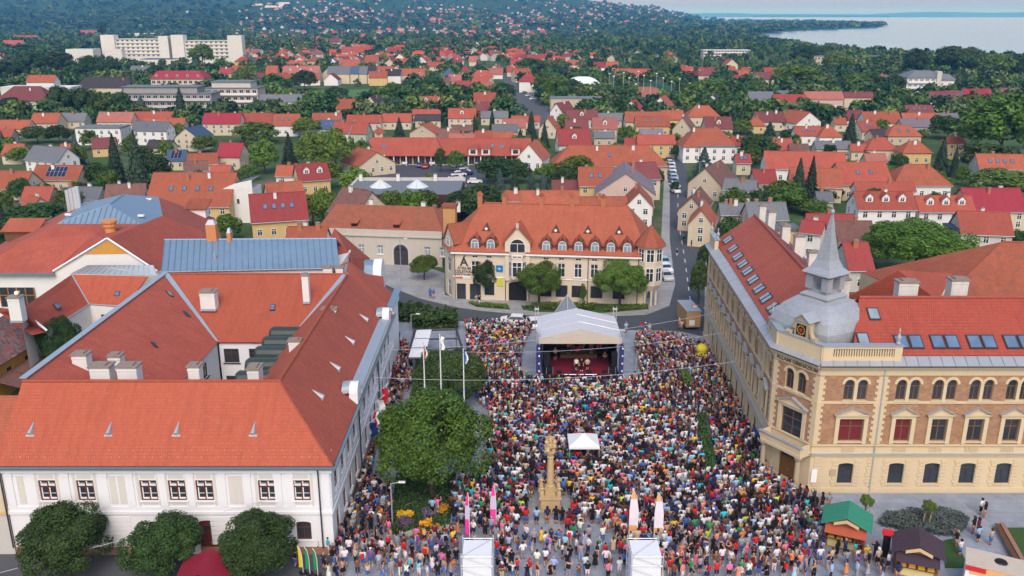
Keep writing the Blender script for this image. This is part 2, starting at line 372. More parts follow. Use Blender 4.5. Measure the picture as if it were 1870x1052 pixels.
def make_body(pose, female):
    seg, hd, dz = person_parts(pose, female); b = MB()
    for (tg, p, r_) in seg: limb(b, p, r_)
    me = bpy.data.meshes.new('body'); me.from_pydata(b.v, [], b.f); o = bpy.data.objects.new('body', me); C.objects.link(o)
    rm = o.modifiers.new('r', 'REMESH'); rm.mode = 'VOXEL'; rm.voxel_size = .0125; rm.use_smooth_shade = True
    dm = o.modifiers.new('d', 'DECIMATE'); dm.ratio = .17
    dg = bpy.context.evaluated_depsgraph_get(); out = bpy.data.meshes.new_from_object(o.evaluated_get(dg)); bpy.data.objects.remove(o)
    n = len(out.vertices); V = np.empty(n * 3, np.float32); out.vertices.foreach_get('co', V); V = V.reshape(-1, 3).astype(float)
    N_ = np.empty(n * 3, np.float32); out.vertices.foreach_get('normal', N_); N_ = N_.reshape(-1, 3).astype(float)
    best = np.full(n, 9e9); tagv = np.zeros(n, int); T = ['thigh', 'calf', 'foot', 'uparm', 'forearm', 'hand', 'torso', 'pelvis', 'neck', 'head']; tpar = np.zeros(n)
    for (tg, p, r_) in seg:
        for a, c_, ra, rb_ in zip(p[:-1], p[1:], r_[:-1], r_[1:]):
            a, c_ = np.array(a), np.array(c_); d = c_ - a; t_ = np.clip(((V - a) @ d) / (d @ d), 0, 1); ds = np.linalg.norm(V - (a + t_[:, None] * d), axis=1) - (ra + (rb_ - ra) * t_)
            m = ds < best; best[m] = ds[m]; tagv[m] = T.index(tg); tpar[m] = t_[m]
    tri = [tuple(p.vertices) for p in out.polygons]
    def shell(sel, off, mat, name):
        idx = {}; vs = []; fs = []
        for f in tri:
            if all(sel[i] for i in f):
                for i in f:
                    if i not in idx: idx[i] = len(vs); vs.append(tuple(V[i] + N_[i] * off))
                fs.append(tuple(idx[i] for i in f))
        m = bpy.data.meshes.new(name); m.from_pydata(vs, [], fs); m.materials.append(mat); m.polygons.foreach_set('use_smooth', [True] * len(fs)); return m
    tg = lambda *k: np.isin(tagv, [T.index(x) for x in k])
    hz = hd[2]; Y = V[:, 1]; Z = V[:, 2]
    g = {'body': out, 'shirt': shell((tg('torso', 'uparm') | (tg('pelvis') & (Z > .88 + dz))) & ~(tg('uparm') & (tpar > .8)), .016, M_CLOTH, 'shirt'), 'vest': shell(tg('torso') & (Z < 1.42 + dz), .014, M_CLOTH, 'vest'),
         'trousers': shell(tg('pelvis', 'thigh', 'calf') & ~(tg('calf') & (Z < .14)), .013, M_CLOTH, 'trousers'), 'shorts': shell(tg('pelvis', 'thigh'), .017, M_CLOTH, 'shorts'),
         'short_hair': shell(tg('head') & (((Z > hz + .035) & (Y < hd[1] + .075)) | ((Y < hd[1] - .015) & (Z > hz - .06))), .014, M_HAIR, 'hair'), 'shoes': shell(tg('foot'), .008, M_CLOTH, 'shoes')}
    lh = MB(); limb(lh, [(0, hd[1] - .045, hz + .03), (0, hd[1] - .075, hz - .10), (0, hd[1] - .085, hz - .26)], [.088, .082, .05]); m = lh.mesh('hair', [M_HAIR]); m2 = bmesh.new(); m2.from_mesh(g['short_hair']); m2.from_mesh(m); mm = bpy.data.meshes.new('hair'); m2.to_mesh(mm); m2.free(); mm.materials.append(M_HAIR); mm.polygons.foreach_set('use_smooth', [True] * len(mm.polygons)); g['long_hair'] = mm
    if pose not in ('sit',):
        sk = MB(); n = 14; sk.ring([[(rx * math.cos(2 * math.pi * i / n), ry * math.sin(2 * math.pi * i / n), z) for i in range(n)] for (rx, ry, z) in ((.135, .115, 1.08), (.185, .15, .93), (.225, .20, .72), (.255, .235, .50))], cap=False); ms = sk.mesh('skirt', [M_CLOTH], smooth=True); g['skirt'] = ms
        m2 = bmesh.new(); m2.from_mesh(g['vest']); m2.from_mesh(ms); mm = bpy.data.meshes.new('dress'); m2.to_mesh(mm); m2.free(); mm.materials.append(M_CLOTH); mm.polygons.foreach_set('use_smooth', [True] * len(mm.polygons)); g['dress'] = mm
    cp = MB(); cp.lathe((0, hd[1] - .005, hz + .02), [(.115, 0), (.112, .06), (.08, .105), (.02, .12)], 12); cp.hexa([(-.08, hd[1] + .08, hz + .02), (.08, hd[1] + .08, hz + .02), (.06, hd[1] + .2, hz + .015), (-.06, hd[1] + .2, hz + .015), (-.08, hd[1] + .08, hz + .035), (.08, hd[1] + .08, hz + .035), (.06, hd[1] + .2, hz + .03), (-.06, hd[1] + .2, hz + .03)]); g['cap'] = cp.mesh('cap', [M_CLOTH], smooth=True)
    bp = MB(); bp.box(-.13, .13, -.30, -.135, 1.02, 1.42); bp.tube([(-.09, -.14, 1.40), (-.1, .02, 1.475), (-.1, .13, 1.36)], .02, 5); bp.tube([(.09, -.14, 1.40), (.1, .02, 1.475), (.1, .13, 1.36)], .02, 5); g['backpack'] = bp.mesh('backpack', [M_CLOTH])
    out.materials.clear(); out.materials.append(M_SKIN); return g
M_CLOTH = objcol_mat('cloth', .9); M_SKIN = plain('skin', (.50, .27, .18, 1), .6, .12, 3); M_HAIR = objcol_mat('hair', .6)
BODY = {(p, f): make_body(p, f) for p in ('stand', 'fold', 'walk', 'raise', 'hip', 'sit') for f in (False, True)}
COLS = {'white': (.66, .66, .67), 'black': (.012, .012, .014), 'navy': (.02, .03, .09), 'blue': (.05, .14, .42), 'light blue': (.30, .46, .66), 'red': (.52, .025, .03), 'pink': (.70, .16, .32), 'turquoise': (.04, .42, .48), 'beige': (.52, .42, .30), 'yellow': (.70, .47, .05), 'green': (.04, .26, .10), 'grey': (.28, .29, .31), 'orange': (.68, .22, .07), 'purple': (.16, .08, .26), 'maroon': (.16, .02, .035), 'salmon': (.66, .24, .18), 'lime': (.42, .58, .08), 'brown': (.14, .07, .045)}
TOPW = dict(zip(COLS, (19, 24, 13, 4, 6, 6, 3.5, 2, 5, 1.8, 2, 10, 1.5, 2.5, 7, 4, .6, 9)))
BOTW = {'navy': 9, 'black': 9, 'blue': 7, 'beige': 5, 'grey': 4, 'white': 4, 'light blue': 3, 'maroon': 1}
HAIRC = {'dark': (.022, .013, .009), 'brown': (.06, .03, .016), 'fair': (.34, .22, .10), 'grey': (.32, .31, .30)}
def pick(dct, r_): return r_.choices(list(dct), list(dct.values()))[0]
def person(X, Y, z, face, r_, pose=None, top=None, bottom=None, female=None, garment=None, tall=None, extras=True):
    """face: direction looked at, radians from +x. Returns the body object and its words"""
    female = r_.random() < .5 if female is None else female; pose = pose or r_.choices(['stand', 'fold', 'walk', 'raise', 'hip'], [46, 18, 8, 18, 10])[0]
    g = BODY[(pose, female)]; top = top or pick(TOPW, r_); bottom = bottom or pick(BOTW, r_); o = link('person', g['body']); o.location = (X, Y, z); o.rotation_euler = (0, 0, face - math.pi / 2)
    k = (tall or r_.uniform(.94, 1.05)) * (.955 if female else 1.02); o.scale = (k, k, k); o.pass_index = 0
    def wear(key, name, c_): a = link(name, g[key], o); a.color = tuple(c_) + (1,); return a
    jit = lambda c_: tuple(min(1, max(0, x * r_.uniform(.85, 1.12))) for x in c_)
    gm = garment or (r_.choices(['dress', 'shirt', 'vest'], [22, 50, 28])[0] if female and pose != 'sit' else r_.choices(['shirt', 'vest'], [93, 7])[0])
    if gm == 'dress': wear('dress', 'dress', jit(COLS[top])); words = f'{top} dress'; low = None
    else:
        wear(gm, 'shirt', jit(COLS[top])); low = r_.choices(['trousers', 'shorts', 'skirt'], [40, 45, 15 if female and pose != 'sit' else 0])[0]; wear(low, low, jit(COLS[bottom])); words = f'{top} {"top" if gm == "vest" else "shirt"}, {bottom} {low}'
    hc = r_.choices(list(HAIRC), [34, 34, 18, 14])[0]; ex = ''
    wear('shoes', 'shoes', COLS[r_.choice(('white', 'black', 'brown', 'grey'))])
    if extras and not female and r_.random() < .16: cc = r_.choice(('white', 'red', 'navy', 'black')); wear('cap', 'cap', COLS[cc]); ex = f'{cc} cap'
    else: wear('long_hair' if female and r_.random() < .75 else 'short_hair', 'hair', jit(HAIRC[hc])); ex = f'{hc} hair'
    if extras and r_.random() < .07: bc = r_.choice(('black', 'blue', 'red')); wear('backpack', 'backpack', COLS[bc]); ex = f'{bc} backpack'
    return o, words, ex, pose
# simple figure for the far crowd: (n,3) template with colour slots 0 skin 1 top 2 bottom 3 hair
def crowd_template(pose, female):
    b = MB(); sl = []
    def add(fn, slot):
        n0 = len(b.v); fn(); sl.extend([slot] * (len(b.v) - n0))
    sw = .17 if female else .2
    for s_ in (-1, 1):
        add(lambda: b.tube([(s_ * .09, 0, 0), (s_ * .1, .0, .5)], [.05, .06], 4), 0); add(lambda: b.tube([(s_ * .1, .0, .42), (s_ * .08, 0, .92)], [.075, .10], 5), 2)
        e = (s_ * (sw + .07), -.02, 1.12); wv = (s_ * (sw + .04), .08, .88)
        if pose == 1: e, wv = (s_ * (sw + .09), .16, 1.36), (s_ * .14, .30, 1.62)
        if pose == 2: wv = (-s_ * .05, .2, 1.16)
        add(lambda: b.tube([(s_ * sw, 0, 1.42), e], [.06, .05], 5), 1); add(lambda: b.tube([e, wv], [.045, .04], 4), 0)
    add(lambda: b.ring([[(rx * math.cos(i * math.pi / 4), ry * math.sin(i * math.pi / 4), z) for i in range(8)] for (rx, ry, z) in ((.16, .12, .86), (.15, .11, 1.05), (.19, .13, 1.3), (.20, .10, 1.42), (.07, .06, 1.48))]), 1)
    add(lambda: b.tube([(0, 0, 1.44), (0, .01, 1.54)], .05, 5), 0); add(lambda: uvsphere(b, (0, .03, 1.60), .105, 5, .9, 1, 1.1), 0); add(lambda: b.ring([[(r_ * math.cos(i * math.pi / 4), .005 + r_ * 1.1 * math.sin(i * math.pi / 4) + y, z) for i in range(8)] for (r_, z, y) in ((.09, 1.50 if female else 1.55, -.03), (.108, 1.62, -.012), (.10, 1.69, 0), (.05, 1.735, 0))]), 3)
    V = np.array(b.v); tris = []
    for f in b.f:
        for i in range(1, len(f) - 1): tris.append((f[0], f[i], f[i + 1]))
    return V, np.array(tris), np.array(sl)
CT = [crowd_template(p, f) for p in range(3) for f in (0, 1)]
# === SETTING
PZ = 0.12          # top of pavements and of the square
def ground_material():
    m, t, b = nmat('town_ground')
    p = geo(t)
    n1 = noise(t, .035, 6, p, .65); n2 = noise(t, .6, 5, p, .7); n3 = noise(t, .11, 4, p)
    grass = mixc(t, (.035, .070, .022, 1), (.085, .145, .045, 1), n2)
    soil = mixc(t, (.10, .085, .065, 1), (.17, .155, .135, 1), n2)
    c = mixc(t, grass, soil, ramp(t, n3, .50, (0, 0, 0, 1), .62, (1, 1, 1, 1)))
    t.links.new(mixc(t, c, (.045, .085, .030, 1), ramp(t, n1, .45, (0, 0, 0, 1), .6, (1, 1, 1, 1))), b.inputs['Base Color'])
    b.inputs['Roughness'].default_value = .95; b.inputs['Specular IOR Level'].default_value = .1
    return m
def asphalt(name, col, wet=.8):
    m, t, b = nmat(name); p = geo(t)
    n = noise(t, .25, 6, p, .7); n2 = noise(t, 14, 2, p)
    c = mixc(t, sc(col, .72), sc(col, 1.3), n)
    t.links.new(mixc(t, c, sc(col, .8), n2), b.inputs['Base Color']); b.inputs['Roughness'].default_value = wet; bump(t, b, n2, .2, .01)
    b.inputs['Specular IOR Level'].default_value = .3
    return m
def paving(name, col, sw=.6, sh=.4):
    m, t, b = nmat(name); uv = tc(t, 'UV')
    br = t.nodes.new('ShaderNodeTexBrick'); br.inputs['Scale'].default_value = 1; br.inputs['Brick Width'].default_value = sw; br.inputs['Row Height'].default_value = sh
    br.inputs['Mortar Size'].default_value = .012; br.inputs['Color1'].default_value = sc(col, .9); br.inputs['Color2'].default_value = sc(col, 1.1); br.inputs['Mortar'].default_value = sc(col, .6)
    t.links.new(uv, br.inputs['Vector'])
    n = noise(t, .3, 6, geo(t), .7)
    t.links.new(mixc(t, br.outputs[0], sc(col, .62), ramp(t, n, .45, (0, 0, 0, 1), .75, (1, 1, 1, 1))), b.inputs['Base Color']); b.inputs['Roughness'].default_value = .75
    bump(t, b, br.outputs[1], -.3, .01)
    return m
M_ASPH = asphalt('asphalt', (.075, .082, .095, 1)); M_ASPH2 = asphalt('asphalt_old', (.095, .10, .11, 1))
M_PAVE = paving('square_paving', (.26, .295, .35, 1), 1.2, .8); M_PAVE2 = paving('pavement_slabs', (.32, .32, .32, 1))
M_LINE = plain('road_marking', (.6, .6, .6, 1), .7, .2, 3)
M_GRASS = plain('lawn', (.040, .085, .022, 1), .95, .35, 3)

g = MB()
S = 45000
g.face([(-S, -400, 0), (S, -400, 0), (S, 44000, 0), (-S, 44000, 0)])
struct(g.build('ground', ground_material()))

def sheet(name, pts, z, mat, thick=None):
    b = MB()
    if thick: b.prism(pts, z - thick, z)
    else: b.face([(p[0], p[1], z) for p in pts])
    return struct(b.build(name, mat))
def ccw(pts):
    a = sum(pts[i][0] * pts[(i + 1) % len(pts)][1] - pts[(i + 1) % len(pts)][0] * pts[i][1] for i in range(len(pts)))
    return pts if a > 0 else pts[::-1]
def ground_poly(px): return ccw([at(u, v) for (u, v) in px])

# ---- lake
def lake_material():
    m, t, b = nmat('lake_water')
    n = noise(t, .02, 4, geo(t))
    t.links.new(mixc(t, (.10, .18, .30, 1), (.13, .21, .33, 1), n), b.inputs['Base Color'])
    b.inputs['Roughness'].default_value = .16; b.inputs['IOR'].default_value = 1.33; b.inputs['Specular IOR Level'].default_value = .7
    bump(t, b, noise(t, .5, 3, geo(t)), .25, .2)
    return m
near = [(1385, 72), (1430, 80), (1490, 93), (1560, 101), (1640, 104), (1760, 108), (1870, 114), (2300, 130)]
far_ = [(1290, 68), (1372, 64), (1430, 58), (1520, 54.5), (1600, 51.0), (1616, 48.5), (1590, 46.5), (1480, 40.0), (1300, 37.5)]
lk = [at(u, v) for (u, v) in near] + [(30000, 6000), (30000, 26000), (2500, 26000)] + [at(u, v) for (u, v) in far_[::-1]]
lake = MB(); lake.face([(p[0], p[1], .25) for p in ccw(lk)])
struct(lake.build('lake', lake_material()))

# ---- hills behind the town
def hill_material():
    m, t, b = nmat('wooded_hill')
    p = geo(t); n = noise(t, .012, 8, p, .75); n2 = noise(t, .05, 5, p, .7)
    c = mixc(t, (.020, .050, .024, 1), (.060, .105, .045, 1), n2)
    t.links.new(mixc(t, c, (.07, .095, .05, 1), ramp(t, n, .56, (0, 0, 0, 1), .66, (1, 1, 1, 1))), b.inputs['Base Color'])
    b.inputs['Roughness'].default_value = 1; b.inputs['Specular IOR Level'].default_value = 0
    bump(t, b, n2, .6, 6)
    return m
HP = [(-900, 250), (0, 235), (200, 215), (350, 205), (480, 190), (620, 185), (800, 165), (900, 152), (960, 126), (1010, 127), (1060, 124), (1110, 108), (1150, 92), (1190, 82), (1225, 58), (1250, 40), (1290, 18), (1330, 6), (1380, 0)]
def hill_z(X, Y):
    u = 935 + FPX * X / (Y * _c + CAMH * _s)
    hz = np.interp(u, [p[0] for p in HP], [p[1] for p in HP])
    s = np.clip((Y - 1900) / 3300, 0, 1); s = s * s * (3 - 2 * s)
    wob = 1 + .10 * np.sin(X / 310 + 1.3) * np.sin(Y / 270) + .07 * np.sin(X / 140 + Y / 190)
    return hz * s * wob
nx, ny = 240, 90
th_ = np.linspace(-.75, .33, nx); rr = 1900 + (np.linspace(0, 1, ny) ** 1.3) * 6500
TH, RR = np.meshgrid(th_, rr); HX = RR * TH; HY = RR
fall = np.where(RR > 5600, np.clip(1 - (RR - 5600) / 3000, 0, 1), 1)
HZ = hill_z(HX, HY) * fall - .6
V = np.stack([HX, HY, HZ], -1).reshape(-1, 3)
I = np.arange(nx * ny).reshape(ny, nx)
F = np.stack([I[:-1, :-1], I[:-1, 1:], I[1:, 1:], I[1:, :-1]], -1).reshape(-1, 4)
struct(link('hills', np_mesh('hills', V, F, [hill_material()], smooth=True)))
# pale quarry scar on the hillside
def on_hill(u, v):
    """first point where the sight line through a picture point meets the hillside"""
    d = ray(u, v)
    for Y in range(2000, 6200, 20):
        t = Y / d[1]; z = CAMH + d[2] * t
        if z <= float(hill_z(np.array(d[0] * t), np.array(float(Y)))): return (d[0] * t, float(Y), z)
    return None
q = MB()
for (u0, u1, v0, v1) in ((484, 528, 7, 15), (500, 532, 5.5, 9), (460, 482, 8, 12)):
    c4 = [on_hill(u, v) for (u, v) in ((u0, v1), (u1, v1 - .8), (u1 - 3, v0 + .5), (u0 + 5, v0))]
    if all(c4): q.slab([(a, b - 6, z + 3.5) for (a, b, z) in c4], 2)
struct(q.build('quarry', plain('quarry_stone', (.62, .52, .44, 1), .95, .3, .02)))
# far shore
fs = MB(); random.seed(3)
xs = np.linspace(-2000, 30000, 90); prof = [95 + 45 * math.sin(x / 1900 + 1) + 28 * math.sin(x / 700) for x in xs]
fs.ring([[(x, 21000, 0) for x in xs], [(x, 22500, p) for x, p in zip(xs, prof)], [(x, 26000, 0) for x in xs]], cap=False)
struct(fs.build('far_shore', MATS['wooded_hill'], smooth=True))

# ---- the square, roads and pavements
road = ground_poly([(560, 470), (705, 522), (765, 546), (830, 562), (880, 569), (965, 577), (1080, 580), (1180, 576), (1222, 560), (1232, 520), (1222, 440), (1222, 360), (1222, 310), (1226, 280), (1248, 280), (1256, 330), (1262, 400), (1282, 470), (1290, 560), (1292, 640), (1140, 625), (1000, 610), (850, 592), (720, 572), (600, 530)])
sheet('road', road, .012, M_ASPH)
sheet('side_street', ground_poly([(925, 165), (968, 165), (1010, 205), (1022, 240), (965, 240), (950, 200)]), .012, M_ASPH2)
sheet('far_street', ground_poly([(905, 118), (918, 118), (950, 166), (930, 166)]), .012, M_ASPH2)
sheet('car_park', ground_poly([(700, 262), (880, 262), (905, 300), (880, 350), (690, 350), (640, 300)]), .016, M_ASPH)
sq = [(-15.1, 30), (60, 30), (60, 74.6), (28.4, 74.6), (25.6, 79.2), (27.4, 112), (27.5, 117.5)] + [at(u, v) for (u, v) in ((1240, 606), (1140, 604), (1000, 598), (860, 590), (725, 574))] + [(-15.1, 108)]
sheet('square', ccw(sq), PZ, M_PAVE, .2)
sheet('front_pavement', [(-80, 30), (-15.1, 30), (-15.1, 64.6), (-80, 64.6)], PZ - .004, M_ASPH2, .2)
sheet('pavement', ground_poly([(560, 440), (700, 462), (812, 500), (812, 540), (850, 547), (1190, 545), (1220, 520), (1223, 559), (1181, 575), (1080, 579), (965, 576), (880, 568), (830, 561), (765, 545), (705, 521), (560, 469)]), PZ, M_PAVE2, .2)
sheet('street_pavement', ground_poly([(1186, 548), (1207, 440), (1214, 300), (1223, 300), (1223, 360), (1223, 440), (1233, 520), (1223, 557)]), PZ - .004, M_PAVE2, .2)
sheet('street_pavement', ground_poly([(1262, 330), (1275, 330), (1300, 470), (1296, 590), (1286, 590), (1288, 470)]), PZ, M_PAVE2, .2)
# verge beds in front of the shopping house
for k, px in enumerate(([(855, 553), (925, 557), (932, 567), (870, 562)], [(952, 560), (1010, 556), (1180, 556), (1185, 566), (1100, 573), (980, 571), (955, 567)])):
    sheet('verge', ground_poly(px), PZ + .06, M_GRASS, .16)
# lane markings
for i in range(14):
    v = 548 - i * 17; 
    u0 = np.interp(v, [300, 400, 470, 560], [1238, 1238, 1250, 1262]); a = at(u0, v); b2 = at(np.interp(v - 7, [300, 400, 470, 560], [1238, 1238, 1250, 1262]), v - 7)
    sheet('lane_marking', [(a[0] - .07, a[1]), (a[0] + .07, a[1]), (b2[0] + .07, b2[1]), (b2[0] - .07, b2[1])], .018, M_LINE)
# sports pitch and clay tennis courts in the distance
sheet('sports_pitch', ground_poly([(533, 165), (720, 163), (745, 183), (560, 196), (520, 180)]), .03, plain('pitch_turf', (.07, .16, .035, 1), .95, .25, .15))
sheet('tennis_court', ground_poly([(1122, 162), (1190, 158), (1262, 182), (1178, 187)]), .03, plain('clay_court', (.36, .13, .075, 1), .95, .15, .2))
# ---- the air
hz = MB(); hz.box(-46000, 46000, -500, 44500, -2, 285)
hm = bpy.data.materials.new('haze'); hm.use_nodes = True; hn = hm.node_tree; hn.nodes.clear()
pv = hn.nodes.new('ShaderNodeVolumePrincipled'); pv.inputs['Color'].default_value = (.10, .42, 1.0, 1); pv.inputs['Absorption Color'].default_value = (1, 1, 1, 1); pv.inputs['Density'].default_value = 1.1e-4; pv.inputs['Anisotropy'].default_value = -.1
ho = hn.nodes.new('ShaderNodeOutputMaterial'); hn.links.new(pv.outputs[0], ho.inputs['Volume'])
h = hz.build('haze', hm); h['kind'] = 'stuff'; h['label'] = 'pale blue evening haze over town and lake'; h.display_type = 'WIRE'
# --- windows and chimneys shared by all buildings
_wm = {}
def window_meshes(w_, h_, frame=None, style='cross', glass=None, d=.07):
    """frame mesh and pane mesh, local x across, z up, outwards = -y, origin bottom centre"""
    frame = frame or M_FRW; glass = glass or M_WIN
    key = (round(w_, 2), round(h_, 2), frame.name, style, glass.name, d)
    if key in _wm: return _wm[key]
    f = MB(); t = max(.06, min(.11, w_ * .09)); a = w_ / 2
    f.box(-a, -a + t, -d, .02, 0, h_); f.box(a - t, a, -d, .02, 0, h_); f.box(-a + t, a - t, -d, .02, 0, t); f.box(-a + t, a - t, -d, .02, h_ - t, h_)
    if style in ('cross', 'mull'): f.box(-t * .45, t * .45, -d * .8, .02, t, h_ - t)
    if style in ('cross', 'bar'): 
        zc = h_ * .66
        for (x0, x1) in ((-a + t, -t * .45), (t * .45, a - t)) if style == 'cross' else ((-a + t, a - t),): f.box(x0, x1, -d * .75, .02, zc - t * .4, zc + t * .4)
    p = MB(); p.box(-a + t * .6, a - t * .6, -d * .45, .01, t * .6, h_ - t * .6)
    if frame is M_FRR and style == 'cross':      # white inner sashes showing behind the glass
        for s_ in (-1, 1):
            for (z0, z1) in ((t, h_ * .62), (h_ * .70, h_ - t)): x0, x1 = sorted((s_ * .06, s_ * (a - t))); p.box(x0, x1, -d * .5, -d * .4, z0, z0 + .16, 1); p.box(x0, x0 + .09, -d * .5, -d * .4, z0 + .16, z1, 1); p.box(x0 + .09, x1, -d * .5, -d * .4, (z0 + z1) / 2 - .02, (z0 + z1) / 2 + .03, 1)
    _wm[key] = (f.mesh('window', [frame]), p.mesh('pane', [glass, M_FRW])); return _wm[key]
def put_window(parent, x, y, z, rz, w_, h_, frame=None, style='cross', glass=None, d=.07):
    a, b = window_meshes(w_, h_, frame, style, glass, d)
    o = link('window', a, parent, (x, y, z), rz); link('pane', b, o); return o
_cm = {}
def chimney_mesh(w_, h_, white):
    k = (w_, h_, white)
    if k not in _cm:
        b = MB(); b.box(-w_ / 2, w_ / 2, -.25, .25, 0, h_, 0); b.box(-w_ / 2 - .07, w_ / 2 + .07, -.32, .32, h_, h_ + .10, 1); b.box(-w_ / 2 + .12, w_ / 2 - .12, -.12, .12, h_ + .1, h_ + .22, 1)
        _cm[k] = b.mesh('chimney', [M_CHIM if white else M_BRICKCH, M_CHCAP])
    return _cm[k]
HOUSES = []          # footprints, to keep trees off them
# === MAIN BUILDINGS ROUND THE SQUARE
def arch_pts(w_, h_, n=10):
    r_ = w_ / 2; return [(-r_, 0), (r_, 0)] + [(r_ * math.cos(math.pi * i / n), h_ - r_ + r_ * math.sin(math.pi * i / n)) for i in range(n + 1)]
def seg_pts(w_, h_, n=8):      # flat segmental arch
    r_ = w_ / 2; s_ = w_ * .14; return [(-r_, 0), (r_, 0)] + [(r_ * math.cos(math.pi * i / n), h_ - s_ + s_ * math.sin(math.pi * i / n)) for i in range(n + 1)]
def facade(mb, p0, p1, z0, z1, ops, depth=.2, m=0, mrev=0):
    """wall from p0 to p1 (outward to the right), real openings: (centre along wall, width, sill z, height, kind) kind r/a/s"""
    dx, dy = p1[0] - p0[0], p1[1] - p0[1]; L = math.hypot(dx, dy); ex, ey = dx / L, dy / L; nx_, ny_ = ey, -ex
    def P(a, z, o=0.0): return (p0[0] + ex * a + nx_ * o, p0[1] + ey * a + ny_ * o, z)
    us = sorted({0.0, L} | {max(0, o[0] - o[1] / 2) for o in ops} | {min(L, o[0] + o[1] / 2) for o in ops}); zs = sorted({z0, z1} | {o[2] for o in ops} | {o[2] + o[3] for o in ops})
    for i in range(len(us) - 1):
        run = None
        for j in range(len(zs) - 1):
            uc, zc = (us[i] + us[i + 1]) / 2, (zs[j] + zs[j + 1]) / 2
            hole = any(abs(uc - o[0]) < o[1] / 2 and o[2] < zc < o[2] + o[3] for o in ops)
            if not hole:
                if run is None: run = zs[j]
            if (hole or j == len(zs) - 2) and run is not None:
                top = zs[j] if hole else zs[j + 1]
                mb.face([P(us[i], run), P(us[i + 1], run), P(us[i + 1], top), P(us[i], top)], m); run = None
    for (c, w_, zb, h_, *k) in ops:
        k = k[0] if k else 'r'; a, b_ = c - w_ / 2, c + w_ / 2
        pts = {'r': [(-w_ / 2, 0), (w_ / 2, 0), (w_ / 2, h_), (-w_ / 2, h_)], 'a': arch_pts(w_, h_), 's': seg_pts(w_, h_)}[k]
        if k != 'r':
            q_ = pts[2:]; half = len(q_) // 2
            for i in range(len(q_) - 1):
                x0_, x1_ = q_[i][0], q_[i + 1][0]
                mb.face([P(c + x1_, zb + q_[i + 1][1]), P(c + x0_, zb + q_[i][1]), P(c + x0_, zb + h_), P(c + x1_, zb + h_)], m)
        for i in range(len(pts)):
            (x0_, z0_), (x1_, z1_) = pts[i], pts[(i + 1) % len(pts)]
            if abs(x0_ - x1_) + abs(z0_ - z1_) < 1e-6: continue
            mb.face([P(c + x0_, zb + z0_), P(c + x1_, zb + z1_), P(c + x1_, zb + z1_, -depth), P(c + x0_, zb + z0_, -depth)], mrev)
_aw = {}
def shaped_window(kind, w_, h_, frame, glass, bars=True):
    key = (kind, round(w_, 2), round(h_, 2), frame.name, glass.name, bars)
    if key not in _aw:
        pts = {'a': arch_pts, 's': seg_pts}[kind](w_, h_); t_ = .085; cx_, cz_ = 0, h_ / 2
        inn = [(x * (1 - 2 * t_ / w_), t_ + z * (1 - 2 * t_ / h_)) for (x, z) in pts]
        f = MB(); n = len(pts)
        for i in range(n):
            j = (i + 1) % n
            a, b_, c_, d_ = pts[i], pts[j], inn[j], inn[i]
            if math.dist(a, b_) < 1e-6: continue
            f.hexa([(a[0], 0.02, a[1]), (b_[0], .02, b_[1]), (c_[0], .02, c_[1]), (d_[0], .02, d_[1]), (a[0], -.07, a[1]), (b_[0], -.07, b_[1]), (c_[0], -.07, c_[1]), (d_[0], -.07, d_[1])])
        if bars:
            top = h_ - .1
            f.box(-.035, .035, -.06, .02, .08, h_ * .64); f.box(-w_ / 2 + .08, w_ / 2 - .08, -.06, .02, h_ * .64, h_ * .64 + .07)
        p = MB(); p.face([(x, -.03, z) for (x, z) in inn]); p.face([(x, .01, z) for (x, z) in inn[::-1]])
        _aw[key] = (f.mesh('window', [frame]), p.mesh('pane', [glass]))
    return _aw[key]
def wall_frame(p0, p1):
    dx, dy = p1[0] - p0[0], p1[1] - p0[1]; L = math.hypot(dx, dy); return (dx / L, dy / L, dy / L, -dx / L, math.atan2(dy, dx), L)
def facade_windows(root, p0, p1, ops, frame, glass, depth=.2, style='cross', sill=None, org=(0, 0, 0)):
    ex, ey, nx_, ny_, an, L = wall_frame(p0, p1)
    for (c, w_, zb, h_, *k) in ops:
        k = k[0] if k else 'r'; q_ = -depth + .05
        loc = (p0[0] + ex * c + nx_ * q_ - org[0], p0[1] + ey * c + ny_ * q_ - org[1], zb - org[2])
        if k == 'r': o = put_window(root, loc[0], loc[1], loc[2], an, w_, h_, frame, style, glass)
        else:
            a, b_ = shaped_window(k, w_, h_, frame, glass); o = link('window', a, root, loc, an); link('pane', b_, o)
        if sill:
            s_ = _cm.setdefault(('sill', round(w_, 1), sill.name), None)
            if s_ is None:
                sb = MB(); sb.box(-w_ / 2 - .12, w_ / 2 + .12, -.14, .12, -.10, -.005); s_ = sb.mesh('sill', [sill]); _cm[('sill', round(w_, 1), sill.name)] = s_
            link('sill', s_, o, (0, -depth + .05, 0))
def strip(mb, p0, p1, a0, a1, z0, z1, o, m=0, back=.02):
    """box lying on the wall from a0 to a1 along it, standing o proud"""
    ex, ey, nx_, ny_, an, L = wall_frame(p0, p1)
    P = lambda a, q_, z: (p0[0] + ex * a + nx_ * q_, p0[1] + ey * a + ny_ * q_, z)
    mb.hexa([P(a0, o, z0), P(a1, o, z0), P(a1, -back, z0), P(a0, -back, z0), P(a0, o, z1), P(a1, o, z1), P(a1, -back, z1), P(a0, -back, z1)], m)
